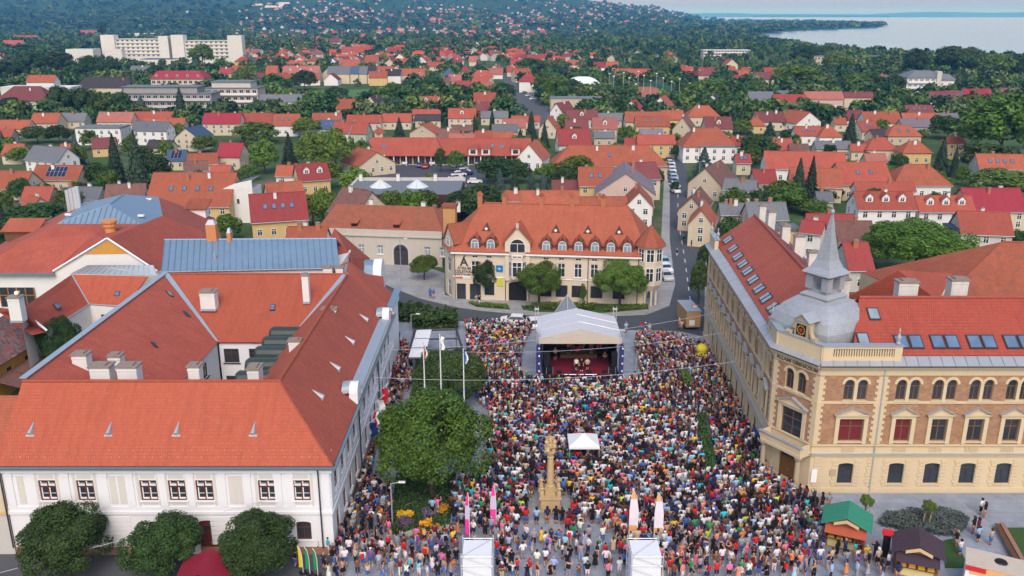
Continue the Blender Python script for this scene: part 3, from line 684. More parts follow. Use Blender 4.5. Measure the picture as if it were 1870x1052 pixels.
def chim(root, u, vt, Y, w_, d_, hgt, org, mat=None, capw=.12, base=None):
    X, zt = zat(u, vt, Y); b = MB(); b.box(X - w_ / 2, X + w_ / 2, Y, Y + d_, zt - hgt, zt, 0); b.box(X - w_ / 2 - capw, X + w_ / 2 + capw, Y - capw, Y + d_ + capw, zt, zt + .12, 1)
    b.box(X - w_ / 2 - .04, X + w_ / 2 + .04, Y - .04, Y + d_ + .04, zt - .32, zt - .24, 0); b.box(X - w_ * .3, X + w_ * .3, Y + .15, Y + d_ - .15, zt + .12, zt + .25, 1)
    b.box(X - w_ / 2 - .06, X + w_ / 2 + .06, Y - .1, Y - .02, zt - hgt, zt - hgt + .25, 2)
    return b.build('chimney', [mat or M_CHIM, M_CHCAP, M_GREYZ], root, org)
def P3(u, v, z): x, y = at(u, v, z); return (x, y, z)

# --- WHITE TOWN HALL
M_THW = wall_mat('townhall_white', (.74, .745, .76, 1), .07); M_THP = wall_mat('townhall_panel', (.62, .59, .54, 1), .08); M_PLINTH = wall_mat('plinth_red', (.30, .17, .12, 1), .3)
O = (-28, 66, 0)
th = thing('town_hall', 'white two-storey town hall with orange tiled courtyard roofs on the left', 'town hall', O)
A, B_, Cc = (-42.2, 64.6), (-15.1, 64.6), (-15.1, 104.0)
fx = lambda u, v=897: zat(u, v, 64.6)[0] + 42.2
opsF = [(fx(u), 1.42, 5.3, 1.9) for u in (88, 157, 272, 324, 374, 488, 551)] + [(fx(555, 967), 1.25, 1.55, 1.75, 's'), (fx(481, 967), 1.25, 1.55, 1.75, 's'), (fx(285, 967), 1.25, 1.55, 1.75, 's'), (fx(383, 985), 1.7, 0.1, 3.3, 's')] + [(fx(u, 967), 1.2, 1.55, 1.75, 's') for u in (90, 160)]
opsS = [(2.3 + i * 3.05, 1.2, 5.35, 1.85) for i in range(12)] + [(2.3 + i * 3.05, 1.2, 1.5, 1.95, 's') for i in range(1, 12)] + [(2.3, 1.3, .1, 3.2, 's')]
b = MB(); facade(b, A, B_, 0, 8.3, opsF); facade(b, B_, Cc, 0, 8.3, opsS)
b.face([(-42.2, 64.6, 0), (-42.2, 64.6, 8.3), (-42.2, 70, 13.4), (-42.2, 104, 13.6), (-42.2, 104, 0)])
cwB = [(1.3 + i * 2.85, 1.7, 6.4, 1.7) for i in range(3)] + [(1.3 + i * 2.85, 1.7, 3.0, 1.8) for i in range(3)]
cwL = [(3 + i * 3.3, 1.5, 6.4, 1.7) for i in range(4)] + [(3 + i * 3.3, 1.5, 3.0, 1.8) for i in range(4)]
facade(b, (-33, 92.3), (-25, 92.3), 0, 9, cwB); facade(b, (-33.2, 75), (-33.2, 92.3), 0, 9, cwL)
facade(b, (-25, 92.3), (-25, 75), 0, 9, []); facade(b, (-25, 75.1), (-33.2, 75.1), 0, 9, [])
b.build('wall', M_THW, th, O)
facade_windows(th, A, B_, opsF[:10] + opsF[11:], M_FRR, M_WIN, sill=M_THW, org=O); facade_windows(th, B_, Cc, opsS[:23], M_FRR, M_WIN, sill=M_THW, org=O)
facade_windows(th, (-33, 92.3), (-25, 92.3), cwB, M_FRB, M_WIN, org=O, sill=M_FRG); facade_windows(th, (-33.2, 75), (-33.2, 92.3), cwL, M_FRB, M_WIN, org=O, sill=M_FRG)
def door_part(root, p0, p1, op, mat, org, name='door'):
    ex, ey, nx_, ny_, an, L = wall_frame(p0, p1); c, w_, zb, h_ = op[:4]; d = MB()
    pts = seg_pts(w_, h_) if len(op) > 4 and op[4] == 's' else (arch_pts(w_, h_) if len(op) > 4 and op[4] == 'a' else [(-w_ / 2, 0), (w_ / 2, 0), (w_ / 2, h_), (-w_ / 2, h_)])
    d.ring([[(x, .06, z) for (x, z) in pts], [(x, -.02, z) for (x, z) in pts]])
    for s_ in (-1, 1):
        for (za, zb2) in ((.25, h_ * .36), (h_ * .40, h_ * .66)): d.box(min(s_ * .1, s_ * (w_ / 2 - .15)), max(s_ * .1, s_ * (w_ / 2 - .15)), -.055, -.02, za, zb2)
    o = d.build(name, mat, root); o.location = (p0[0] + ex * c - nx_ * .16 - org[0], p0[1] + ey * c - ny_ * .16 - org[1], zb - org[2]); o.rotation_euler = (0, 0, an)
    h2 = MB(); h2.tube([(.12, -.09, h_ * .32), (.12, -.09, h_ * .36)], .025, 5); h2.build('handle', M_STEEL, o)
    g2 = MB(); g2.box(-w_ / 2 + .2, w_ / 2 - .2, -.05, -.02, h_ * .70, h_ * .82); g2.build('pane', M_WIN, o); return o
door_part(th, A, B_, opsF[10], M_FRR, O); door_part(th, B_, Cc, opsS[23], M_FRR, O)
b = MB(); LF, LS = 27.1, 39.4
strip(b, A, B_, -.05, LF + .25, 7.95, 8.3, .18); strip(b, A, B_, -.1, LF + .35, 8.3, 8.55, .34); strip(b, A, B_, 0, LF + .1, 4.05, 4.32, .14); strip(b, A, B_, 0, LF + .06, 4.32, 4.75, .06)
strip(b, B_, Cc, .2, LS, 7.95, 8.3, .18); strip(b, B_, Cc, .36, LS, 8.3, 8.55, .34); strip(b, B_, Cc, .15, LS, 4.05, 4.32, .14); strip(b, B_, Cc, .07, LS, 4.32, 4.75, .06)
b.build('cornice', M_THW, th, O)
wc_ = [o_[0] for o_ in opsF[:7]]
for a in (.5, (wc_[0] + wc_[1]) / 2, wc_[1] + 1.6, wc_[2] - 1.5, (wc_[2] + wc_[3]) / 2, (wc_[3] + wc_[4]) / 2, wc_[4] + 1.5, wc_[5] - 1.6, (wc_[5] + wc_[6]) / 2 - .5, (wc_[5] + wc_[6]) / 2 + .5, 26.75):
    b = MB(); strip(b, A, B_, a - .30, a + .30, 4.76, 7.94, .07); strip(b, A, B_, a - .36, a + .36, 7.55, 7.8, .10); b.build('pilaster', M_THW, th, O)
for o_ in opsF[:7]:
    b = MB(); strip(b, A, B_, o_[0] - .98, o_[0] - .76, 4.80, 7.9, .035); strip(b, A, B_, o_[0] + .76, o_[0] + .98, 4.80, 7.9, .035); strip(b, A, B_, o_[0] - .6, o_[0] + .6, 7.38, 7.75, .03); strip(b, A, B_, o_[0] - .6, o_[0] + .6, 4.9, 5.15, .03); b.build('wall_panel', M_THP, th, O)
for a in (1.4, wc_[1] + 2.3, wc_[2] - 2.2, wc_[4] + 2.3, wc_[5] - 2.3):
    b = MB(); strip(b, A, B_, a - .28, a + .28, 5.0, 7.6, .03); b.build('wall_panel', M_THP, th, O)
for a in [.4 + i * 3.05 for i in range(13)]:
    b = MB(); strip(b, B_, Cc, a - .3, a + .3, 4.76, 7.94, .07); b.build('pilaster', M_THW, th, O)
for i in range(6):
    for (a0, a1) in ((5.5, 7.0), (8.0, 10.1), (16.8, 19.0)): b = MB(); strip(b, A, B_, a0, a1, 1.1 + i * .45, 1.1 + i * .45 + .40, .045); b.build('rusticated_block', M_THW, th, O)
b = MB(); strip(b, A, B_, 0, 13.9, 0, .85, .06); strip(b, A, B_, 15.75, LF + .06, 0, .85, .06); strip(b, B_, Cc, .08, 1.5, 0, .85, .06); strip(b, B_, Cc, 3.1, LS, 0, .85, .06); b.build('plinth', M_PLINTH, th, O)
EZ, RZ = 8.75, 13.8
b = MB(); b.slab([(-42.3, 64.15, EZ), (-14.65, 64.15, EZ), (-20.1, 69.9, RZ), (-42.3, 69.9, RZ)], .16); rF = b.build('roof', ROOF['front'], th, O)
b = MB(); b.slab([(-14.65, 64.15, EZ), (-14.65, 102.0, EZ), (-20.1, 102.6, RZ), (-20.1, 69.9, RZ)], .16); rS = b.build('roof', ROOF['redor'], th, O)
b = MB(); b.slab([(-20.1, 69.9, RZ), (-20.1, 102.6, RZ), (-25.3, 97, 9.1), (-25.3, 75.4, 9.1)], .16); b.slab([(-42.3, 69.9, RZ), (-20.1, 69.9, RZ), (-25.3, 75.4, 9.1), (-42.3, 75.4, 9.1)], .16); b.build('roof', ROOF['front'], th, O)
b = MB(); b.slab([(-33, 92, 9), (-25.1, 92, 9), (-20.1, 102.4, 13.9), (-42.2, 102.4, 13.9)], .16); rB = b.build('roof', ROOF['front'], th, O)
b = MB(); b.slab([(-33, 75.2, 9), (-33, 92, 9), (-42.2, 102.4, 13.92), (-42.35, 102.4, 14), (-42.35, 70.2, 14.0)], .16); b.slab([(-33, 75.2, 9), (-42.35, 70.2, 14.0), (-36, 72, 10.5)], .1); rL = b.build('roof', ROOF['redor'], th, O)
b = MB(); b.slab([(-20.2, 102.5, 13.8), (-41.6, 102.5, 13.85), (-41.6, 107.5, 11.5), (-20.2, 107.5, 11.5)], .1); b.build('roof', ROOF['front'], th, O)
# ridge caps, valley and edge flashings
b = MB(); b.tube([(-42.3, 69.9, RZ + .03), (-20.1, 69.9, RZ + .03), (-20.1, 102.5, RZ + .03)], .15, 6); b.tube([(-20.1, 69.9, RZ), (-14.7, 64.2, EZ)], .10, 5); b.tube([(-41.6, 102.4, 13.95), (-20.1, 102.4, 13.9)], .14, 6); b.build('ridge_tiles', ROOF['front'], th, O)
b = MB(); b.slab([(-33.35, 92.2, 9.18), (-32.75, 91.75, 9.12), (-41.7, 102.3, 14.0), (-42.5, 102.3, 14.1)], .05); b.build('valley_flashing', M_ZINC, th, O); b = MB(); b.slab([(-42.6, 70, 14.1), (-42.0, 70, 14.06), (-42.0, 102.6, 14.06), (-42.6, 102.6, 14.1)], .08); b.build('edge_flashing', M_ZINC, th, O); b = MB(); b.slab([(-25.2, 92, 9.15), (-24.7, 92.4, 9.3), (-19.9, 102.5, 14.0), (-20.6, 102.5, 14.0)], .05); b.build('valley_flashing', M_ZINC, th, O)
b = MB(); strip(b, A, B_, -.2, LF + .55, 8.42, 8.66, .56); strip(b, A, B_, -.2, LF + .70, 8.60, 8.75, .74, 0, -.60); strip(b, B_, Cc, -.2, 38, 8.42, 8.66, .56); strip(b, B_, Cc, -.55, 38, 8.60, 8.75, .74, 0, -.58); b.build('gutter', M_GUT, th, O)
for (p0, p1, a) in ((A, B_, 26.2), (A, B_, -.05), (B_, Cc, 13.2), (B_, Cc, 26)):
    b = MB(); ex, ey, nx_, ny_, an, L = wall_frame(p0, p1); q_ = (p0[0] + ex * a + nx_ * .22, p0[1] + ey * a + ny_ * .22); b.tube([(q_[0], q_[1], .9), (q_[0], q_[1], 8.1), (q_[0] + nx_ * .25, q_[1] + ny_ * .25, 8.6)], .07, 6); b.build('downpipe', M_FRG, th, O)
# snouted zinc roof vents
def snout(X, Y, z, rz, pit, parent, org):
    b = MB(); b.ring([[(-.25, 0, 0), (.25, 0, 0), (.14, 0, .3), (-.14, 0, .3)], [(-.03, 1.15, -.02), (.03, 1.15, -.02), (.02, 1.15, .03), (-.02, 1.15, .03)]]); b.box(-.34, .34, -.16, .02, -.06, .0)
    o = b.build('roof_vent', M_GREYZ, parent); o.location = (X - org[0], Y - org[1], z + .04 - org[2]); o.rotation_euler = (Matrix.Rotation(rz, 3, 'Z') @ Matrix.Rotation(pit, 3, 'X')).to_euler(); return o
pF = math.atan2(RZ - EZ, 69.9 - 64.15)
for u in (55, 198, 322, 462):
    for _k in range(1):
        # point on the front slope seen at v=795
        best = min(((abs(pr(0, 64.15 + s_, EZ + s_ * (RZ - EZ) / 5.75)[1] - 795), s_) for s_ in np.linspace(0, 5.7, 200))); s_ = best[1]; Y = 64.15 + s_; z = EZ + s_ * (RZ - EZ) / 5.75
        snout(zat(u, 795, Y)[0], Y, z, 0, pF, rF, O)
for (Y, k) in ((72.5, .45), (79.5, .42), (87, .40), (94.8, .36)): snout(-14.65 - 5.45 * k, Y, EZ + (RZ - EZ) * k, R(90), math.atan2(RZ - EZ, 5.45), rS, O)
def roof_light(parent, org, pts, glass=None):
    """roof window from its four corners lying on a slope"""
    P_ = [Vector(p) for p in pts]; n_ = (P_[1] - P_[0]).cross(P_[3] - P_[0]).normalized(); 
    if n_.z < 0: n_ = -n_
    c_ = sum(P_, Vector()) / 4; b = MB(); b.slab([p + n_ * .14 for p in P_], .2, 0); b.slab([c_ + (p - c_) * .80 + n_ * .15 for p in P_], .02, 1); return b.build('skylight', [M_FRG, glass or M_WINL], parent, org)
def on_plane(u, v, p, q_, r_):
    p, q_, r_ = Vector(p), Vector(q_), Vector(r_); n_ = (q_ - p).cross(r_ - p); d = Vector(ray(u, v)); o = Vector((0, 0, CAMH)); t_ = (p - o).dot(n_) / d.dot(n_); return o + d * t_
LWp = ((-33, 75.2, 9), (-33, 92, 9), (-42.35, 102.4, 14)); BWp = ((-33, 92, 9), (-25.1, 92, 9), (-20.1, 102.4, 13.9))
for (u, v) in ((309, 537), (340, 574), (281, 630)):
    roof_light(rL, O, [on_plane(u - 7, v - 5, *LWp), on_plane(u + 1, v + 4, *LWp), on_plane(u + 8, v + 6, *LWp), on_plane(u, v - 3, *LWp)], M_WIN if u != 309 else M_WINL)
roof_light(rB, O, [on_plane(493, 568, *BWp), on_plane(502, 568, *BWp), on_plane(503, 557, *BWp), on_plane(495, 557, *BWp)], M_SKYL)
# chimneys
for (u, vt, Y, w_, d_, hg) in ((180, 672, 72.2, 1.75, 1.2, 3.2), (230, 672, 72.2, 1.75, 1.2, 3.2), (352, 671, 72.2, 1.0, 1.0, 3.2), (461, 676, 72.5, 1.0, 1.4, 3.2), (143, 650, 75.5, 1.35, 1.1, 3.5), (207, 652, 77.5, 1.15, 1.0, 4.0), (377, 535, 96.2, 1.7, 1.3, 2.2), (556, 504, 97.5, .75, .75, 3.4), (598, 490, 104, 1.1, .9, 2.6), (619, 490, 104, .9, .9, 2.6)): chim(th, u, vt, Y, w_, d_, hg, O)
for (u, vt, Y) in ((600, 566, 90.5), (537, 624, 81.5)): chim(th, u, vt, Y, 1.5 if u == 600 else 1.15, .8, 3.2, O)
# curved green canopies on the courtyard side
for i, Y in enumerate((77.2, 80.6, 84.0, 87.4, 90.4, 93.4)):
    b = MB(); ar = [(Y + 1.0 * math.cos(math.pi * k / 7), 9.3 + 1.0 * math.sin(math.pi * k / 7)) for k in range(14)]
    b.ring([[(-27.4, Y + (y - Y) * .8, 9.3 + (z - 9.3) * .8) for (y, z) in ar], [(-27.1, y, z) for (y, z) in ar], [(-23.0, y, z) for (y, z) in ar]]); b.build('canopy', plain('canopy_green_%d' % i, (.035, .055, .048, 1), .35, .2, 2), th, O, smooth=False)
# attic parapet above the square front
b = MB(); Yp0, Yp1 = 77.0, 99.0
b.box(-15.1, -14.72, Yp0 + 1.2, Yp1 - 1.2, 8.76, 9.5, 0); b.box(-15.5, -14.55, Yp0 + 1.2, Yp1 - 1.2, 9.5, 9.62, 1); b.slab([(-15.1, Yp0, 9.55), (-15.1, Yp1, 9.55), (-16.6, Yp1, 9.95), (-16.6, Yp0, 9.95)], .1, 1)
for Y in (Yp0, Yp1):
    ar = [(.95 * math.cos(math.pi * k / 8), 9.9 + .8 * math.sin(math.pi * k / 8)) for k in range(9)]
    b.ring([[(-14.6, Y + y, z) for (y, z) in [(.95, 8.8)] + ar + [(-.95, 8.8)]], [(-15.4, Y + y, z) for (y, z) in [(.95, 8.8)] + ar + [(-.95, 8.8)]]], 0); b.ring([[(-15.4, Y + y * 1.08, z + .07) for (y, z) in ar], [(-16.1, Y + y * 1.08, z - .05) for (y, z) in ar]], 1)
b.build('attic_parapet', [M_THW, M_ZINC], th, O)
n = 34
for i in range(n):
    b = MB(); Y = Yp0 + 1.6 + i * (Yp1 - Yp0 - 3.2) / (n - 1); b.box(-14.72, -14.60, Y - .14, Y + .14, 8.8, 9.45); b.build('baluster', M_THW, th, O)
# snow guards along the eaves
b = MB()
for k in range(40):
    for (s_, o_) in ((.55, 0), (1.0, .35)):
        X = -41.8 + k * .68 + o_; Y = 64.15 + s_; z = EZ + s_ * .878; b.box(X - .03, X + .03, Y - .03, Y + .03, z, z + .13)
b.build('snow_guard', plain('snow_guard_clay', (.55, .28, .20, 1)), th, O)['kind'] = 'stuff'
# gables and half-hips at the far end of the square wing
b = MB(); b.slab([(-14.9, 102.2, 8.9), (-14.9, 109, 8.9), (-20.6, 106.5, 14.4)], .15); b.slab([(-14.9, 102.2, 8.9), (-20.6, 106.5, 14.4), (-20.2, 102.6, 13.6)], .15); b.slab([(-20.6, 106.5, 14.4), (-27, 103.5, 11.0), (-27, 110, 11.0)], .15); b.build('far_roof', ROOF['redor'], th, O)
b = MB(); b.box(-15.3, -14.9, 103, 110, 8.3, 9.6, 0); b.slab([(-15.5, 102.8, 9.65), (-14.6, 102.8, 9.65), (-14.6, 110.2, 9.65), (-15.5, 110.2, 9.65)], .1, 1); b.box(-30, -15.1, 104.02, 110, 0, 8.3, 0); b.build('far_wall', [M_THW, M_BLUESHEET], th, O)
# far square wing with steep red roofs and a curved white dormer
b = MB()
q1 = [P3(611, 418, 15.5), P3(671, 470, 10.2), P3(690, 540, 9.0), P3(640, 466, 13.5)]
b.slab([P3(611, 417, 15.8), P3(676, 472, 10.0), P3(652, 505, 10.0), P3(640, 470, 12.5)], .15); b.slab([P3(611, 417, 15.8), P3(600, 440, 14.2), P3(615, 470, 12.8), P3(640, 470, 12.5)], .15); b.build('far_roof', ROOF['redor'], th, O)
b = MB(); b.slab([P3(640, 482, 13.2), P3(706, 560, 9.0), P3(700, 505, 9.2), P3(668, 500, 10.8)], .15); b.build('far_roof', ROOF['front'], th, O)
b = MB(); p_ = Vector(P3(688, 492, 9.2)); ar = [(2.0 * math.cos(math.pi * k / 10), 2.4 * math.sin(math.pi * k / 10)) for k in range(11)]
b.ring([[(p_.x - 3.4, p_.y + y, p_.z - 1 + z) for (y, z) in ar], [(p_.x - .3, p_.y + y, p_.z - 1 + z) for (y, z) in ar]], 1); b.ring([[(p_.x - .28, p_.y + y * 1.08, p_.z - 1 + z * 1.06) for (y, z) in ar], [(p_.x + .9, p_.y + y * 1.08, p_.z - 1 + z * 1.06) for (y, z) in ar]], 0); b.box(p_.x - 3.3, p_.x + .8, p_.y - 1.9, p_.y + 1.9, 6, p_.z - 1, 0); b.build('curved_dormer', [M_WHITE, M_BLUESHEET], th, O)
# blue sheet-metal wing behind the courtyard, every sheet laid singly
e0, e1, r0, r1 = P3(294, 497, 13.2), P3(620, 490, 13.2), P3(300, 438, 15.6), P3(614, 436, 15.6)
Ob = (-36, 110, 0); bw = thing('annex_wing', 'long wing with blue standing-seam metal roof behind the town hall courtyard', 'building', Ob)
b = MB(); b.prism(ccw([(e0[0] + .3, e0[1] + .3), (e1[0] - .3, e1[1] + .3), (e1[0] - .3, r1[1] + 4), (e0[0] + .3, r0[1] + 4)]), 0, 13.0); b.build('wall', WALL['white'], bw, Ob)
b = MB(); b.slab([e0, e1, r1, r0], .12); b.slab([r0, r1, (r1[0], r1[1] + 4.5, 13.4), (r0[0], r0[1] + 4.5, 13.4)], .12); b.tube([r0, r1], .14, 6); rf = b.build('roof', M_BLUESHEET, bw, Ob)
E0, E1, R0, R1 = map(Vector, (e0, e1, r0, r1)); N = 29; nrm = (E1 - E0).cross(R0 - E0).normalized()
for i in range(N):
    a0, a1 = i / N + .002, (i + 1) / N - .002; b = MB(); up = nrm * .03
    p_ = [E0.lerp(E1, a0), E0.lerp(E1, a1), R0.lerp(R1, a1), R0.lerp(R1, a0)]; b.slab([x + up for x in p_], .025, 0)
    b.slab([p_[0] + nrm * .10, p_[0].lerp(p_[1], .08) + nrm * .10, p_[3].lerp(p_[2], .08) + nrm * .10, p_[3] + nrm * .10], .08, 1); b.build('metal_sheet', [M_BLUESHEET, M_SEAM], rf, Ob)
b = MB(); b.tube([e0, e1], .1, 6); b.build('gutter', M_GUT, bw, Ob)
for u in (402, 465):
    b = MB(); q_ = P3(u, 500, 13.0); b.tube([(q_[0], q_[1], 13.0), (q_[0] - .3, q_[1] + .3, 12.2), (q_[0] - .3, q_[1] + .3, 9)], .08, 5); b.build('downpipe', M_FRG, bw, Ob)
b = MB(); q_ = P3(393, 476, 13.9); b.cyl(q_[0], q_[1], q_[2] - .5, q_[2] + 1.0, .16, n=8); b.build('vent_pipe', M_GREYZ, bw, Ob)
for (u, v, w_) in ((385, 410, 1.3), (418, 425, .5)):
    b = MB(); X, zt = zat(u, v, r0[1]); b.box(X - w_ / 2, X + w_ / 2, r0[1] - .3, r0[1] + .7, zt - 2.2, zt, 0); b.hexa([(X - w_ / 2, r0[1] - .3, zt), (X + w_ / 2, r0[1] - .3, zt), (X + w_ / 2, r0[1] + .7, zt), (X - w_ / 2, r0[1] + .7, zt), (X - w_ / 4, r0[1], zt + .6), (X + w_ / 4, r0[1], zt + .6), (X + w_ / 4, r0[1] + .4, zt + .6), (X - w_ / 4, r0[1] + .4, zt + .6)], 1); b.build('chimney', [plain('clay_orange_%d' % u, (.52, .21, .08, 1)), M_GREYZ], bw, Ob)

# --- THEATRE HALL
Ot = (-60, 122, 0); tt = thing('theatre_hall', 'big hip-roofed theatre hall with blue metal roof cap and orange gable', 'theatre', Ot)
g0, g1, ga = P3(95, 498, 9.7), P3(291, 494, 9.7), None
YT = (g0[1] + g1[1]) / 2; xa, za = zat(197, 436, YT); g0 = (g0[0], YT, 9.7); g1 = (g1[0], YT, 9.7); ap = (xa, YT, za)
L0 = P3(-70, 500, 9.7); FL, FR, RR_, BR, BL = P3(104, 409, 14.2), P3(258, 409, 14.2), P3(297, 394, 14.2), P3(290, 360, 14.2), P3(150, 372, 14.2)
b = MB(); b.slab([(L0[0], YT - .4, 9.6), (g0[0], YT - .4, 9.6), (FR[0] - 5.5, FR[1] - 3.3, 13.6), FR, FL, P3(40, 440, 12.6)], .16); b.slab([g0, ap, (FR[0] - 3, FR[1] - 1.5, 13.9), (FR[0] - 5.5, FR[1] - 3.3, 13.6)], .12); b.slab([ap, FR, (FR[0] - 5.5, FR[1] - 3.3, 13.55)], .1); b.build('roof', ROOF['redor'], tt, Ot)
b = MB(); e_far = P3(405, 436, 9.6); e_b = P3(392, 398, 9.6)
b.slab([ap, g1, e_far, RR_, FR], .16); b.slab([RR_, e_far, e_b, BR], .16); b.build('roof', ROOF['redor'], tt, Ot)
b = MB(); b.slab([FL, (L0[0], L0[1], 9.7), (L0[0] - 4, L0[1] + 18, 9.7), BL], .16); b.build('roof', ROOF['redor'], tt, Ot)
tp0, tp1 = P3(200, 373, 16.6), P3(226, 355, 16.6)
cap = MB(); cap.slab([FL, FR, tp0], .15); cap.slab([FR, RR_, BR, tp1, tp0], .15); cap.slab([FL, tp0, tp1, BL], .15); cap.tube([tp0, tp1], .16, 6); cap.tube([FL, tp0], .08, 5); cap.tube([FR, tp0], .08, 5); cp = cap.build('roof_cap', M_BLUESHEET, tt, Ot)
A0, A1, T0 = Vector(FL), Vector(FR), Vector(tp0); nn = (A1 - A0).cross(T0 - A0).normalized()
for i in range(15):
    b = MB(); a0, a1 = i / 15 + .004, (i + 1) / 15 - .004
    def up_(a): 
        f = A0.lerp(A1, a); k = (T0 - A0).dot((A1 - A0).normalized()) / (A1 - A0).length
        h_ = a / k if a < k else (1 - a) / (1 - k); return f, f + ((T0 - A0.lerp(A1, k)) * min(1, h_) * .97)
    f0, t0 = up_(a0); f1, t1 = up_(a1); b.slab([f0 + nn * .03, f1 + nn * .03, t1 + nn * .03, t0 + nn * .03], .025, 0); b.slab([f0 + nn * .09, f0.lerp(f1, .09) + nn * .09, t0.lerp(t1, .09) + nn * .09, t0 + nn * .09], .07, 1); b.build('metal_sheet', [M_BLUESHEET, M_SEAM], cp, Ot)
for (u, v) in ((125, 393), (258, 395), (272, 365)): 
    b = MB(); q_ = P3(u, v, 14.9); b.obox(q_, .9, .5, q_[2], q_[2] + .25); b.build('hatch', M_WHITE, cp, Ot)
b = MB(); b.face([(g0[0], YT, 0), (g1[0], YT, 0), g1, ap, g0]); b.face([(L0[0], YT, 0), (g0[0], YT, 0), g0, (L0[0], YT, 9.7)]); b.face([(g1[0], YT, 0), (e_far[0], e_far[1], 0), e_far, g1]); b.build('wall', WALL['white'], tt, Ot)
b = MB()
pL = (xa + (g0[0] - xa) * .42, YT - .05, za + (9.7 - za) * .42 - .25); pR_ = (xa + (g1[0] - xa) * .40, YT - .05, za + (9.7 - za) * .40 - .25); b.slab([pL, pR_, (xa, YT - .05, za - .25)], .05); b.build('gable_boarding', plain('gable_orange', (.55, .27, .05, 1), .7, .2, 3), tt, Ot)
for (p, q_) in ((g0, ap), (ap, g1)):
    b = MB(); b.tube([(p[0], p[1] - .2, p[2] + .1), (q_[0], q_[1] - .2, q_[2] + .1)], .16, 4); b.build('barge_board', M_WHITE, tt, Ot)
b = MB(); b.box(L0[0], g0[0] + .3, YT - .8, YT - .35, 9.35, 9.6); b.build('gutter', M_GUT, tt, Ot)
b = MB(); X, zt = zat(199, 402, FR[1] - 4); b.lathe((X, FR[1] - 4, zt - 2.6), [(.75, 0), (.72, 1.6), (.95, 1.7), (.95, 2.1), (1.1, 2.3), (1.1, 2.6)], 12); b.build('ventilator', plain('clay_ventilator', (.55, .24, .09, 1)), tt, Ot)
x0, z0_ = zat(2, 545, YT - .05); x1, z1_ = zat(62, 525, YT - .05)
b = MB(); b.box(x0, x1, YT - .12, YT - .02, z0_ - 1.2, z1_, 0); w_ = (x1 - x0)
for i in range(5): b.box(x0 + i * w_ / 4 - .07, x0 + i * w_ / 4 + .07, YT - .2, YT - .12, z0_ - 1.2, z1_, 1)
b.box(x0, x1, YT - .19, YT - .12, (z0_ + z1_) / 2 - .4, (z0_ + z1_) / 2 - .25, 1); b.build('foyer_window', [M_WIN, plain('gilt_wood', (.28, .13, .03, 1))], tt, Ot)
lg = MB(); lg.lathe(((x0 + x1) / 2, YT - .4, (z0_ + z1_) / 2 - .1), [(.02, 0), (.2, .1), (.2, .3), (.02, .42)], 8); lg.build('globe_lamp', emit_mat('lamp_glow', (1, .75, .4, 1), 6), tt, Ot)
for (u, v) in ((30, 422),):
    b = MB(); q_ = P3(u, v, 12); b.box(q_[0] - 2, q_[0] + 3, q_[1], q_[1] + 2, 10.5, 11.8, 0); b.slab([(q_[0] - 2.4, q_[1] - .4, 12), (q_[0] + 3.4, q_[1] - .4, 12), (q_[0] + 3.4, q_[1] + 3, 13.4), (q_[0] - 2.4, q_[1] + 3, 13.4)], .15, 1); b.build('dormer', [M_WOOD, ROOF['orange']], tt, Ot)
b = MB(); q_ = P3(358, 388, 11.5); b.box(q_[0] - 1.6, q_[0] + 1.6, q_[1], q_[1] + 2, q_[2] - 1, q_[2] + .6, 0); b.slab([(q_[0] - 2, q_[1] - .4, q_[2] + .7), (q_[0] + 2, q_[1] - .4, q_[2] + .7), (q_[0] + 2, q_[1] + 3, q_[2] + 1.8), (q_[0] - 2, q_[1] + 3, q_[2] + 1.8)], .15, 1); b.build('dormer', [WALL['white'], ROOF['orange']], tt, Ot)
# steel ventilation pipes beside the hall
b = MB(); 
vp = thing('vent_stack', 'cluster of shiny steel ventilation pipes behind the theatre roof', 'vent stack', (*P3(133, 372, 15)[:2], 0))
for i, u in enumerate((126, 132, 138, 143)):
    b = MB(); b.cyl((u - 133) * .1, 0, 0, 17.2 + .2 * i, .32, n=9); b.build('pipe', M_STEEL, vp)
# --- low service wings left of the town hall
Os = (-50, 95, 0); sv = thing('service_wing', 'L-shaped red-roofed service wing around the small yard', 'building', Os)
S = {k: P3(*p) for k, p in dict(a=(36, 566, 10.2), b=(131, 501, 10.2), c=(270, 505, 10.2), d=(163, 556, 7.0), e=(86, 606, 7.0), f=(228, 560, 7.0), g=(0, 545, 8), h=(-40, 585, 10)).items()}
b = MB(); b.slab([S['a'], S['b'], S['d'], S['e']], .15); b.build('roof', ROOF['redor'], sv, Os)
b = MB(); b.slab([S['b'], S['c'], S['f'], S['d']], .15); rs_ = b.build('roof', ROOF['front'], sv, Os)
b = MB(); b.slab([S['a'], S['e'], P3(60, 612, 7.2), P3(0, 570, 9.0), P3(0, 562, 9.6)], .15); b.build('roof', ROOF['redor'], sv, Os)
b = MB(); b.face([S['e'], S['d'], (S['d'][0], S['d'][1], 0), (S['e'][0], S['e'][1], 0)][::-1]); b.face([S['d'], S['f'], (S['f'][0], S['f'][1], 0), (S['d'][0], S['d'][1], 0)][::-1]); b.face([S['a'], S['b'], (S['b'][0], S['b'][1], 0), (S['a'][0], S['a'][1], 0)]); b.build('wall', WALL['white'], sv, Os)
b = MB(); b.tube([S['e'], S['d'], S['f']], .13, 5); b.build('gutter', M_ZINC, sv, Os); b = MB(); b.tube([S['b'], S['d']], .16, 4); b.build('valley_flashing', M_ZINC, sv, Os); b = MB(); b.tube([P3(35, 562, 10.0), P3(86, 604, 7.3)], .16, 4); b.build('flashing', M_ZINC, sv, Os)
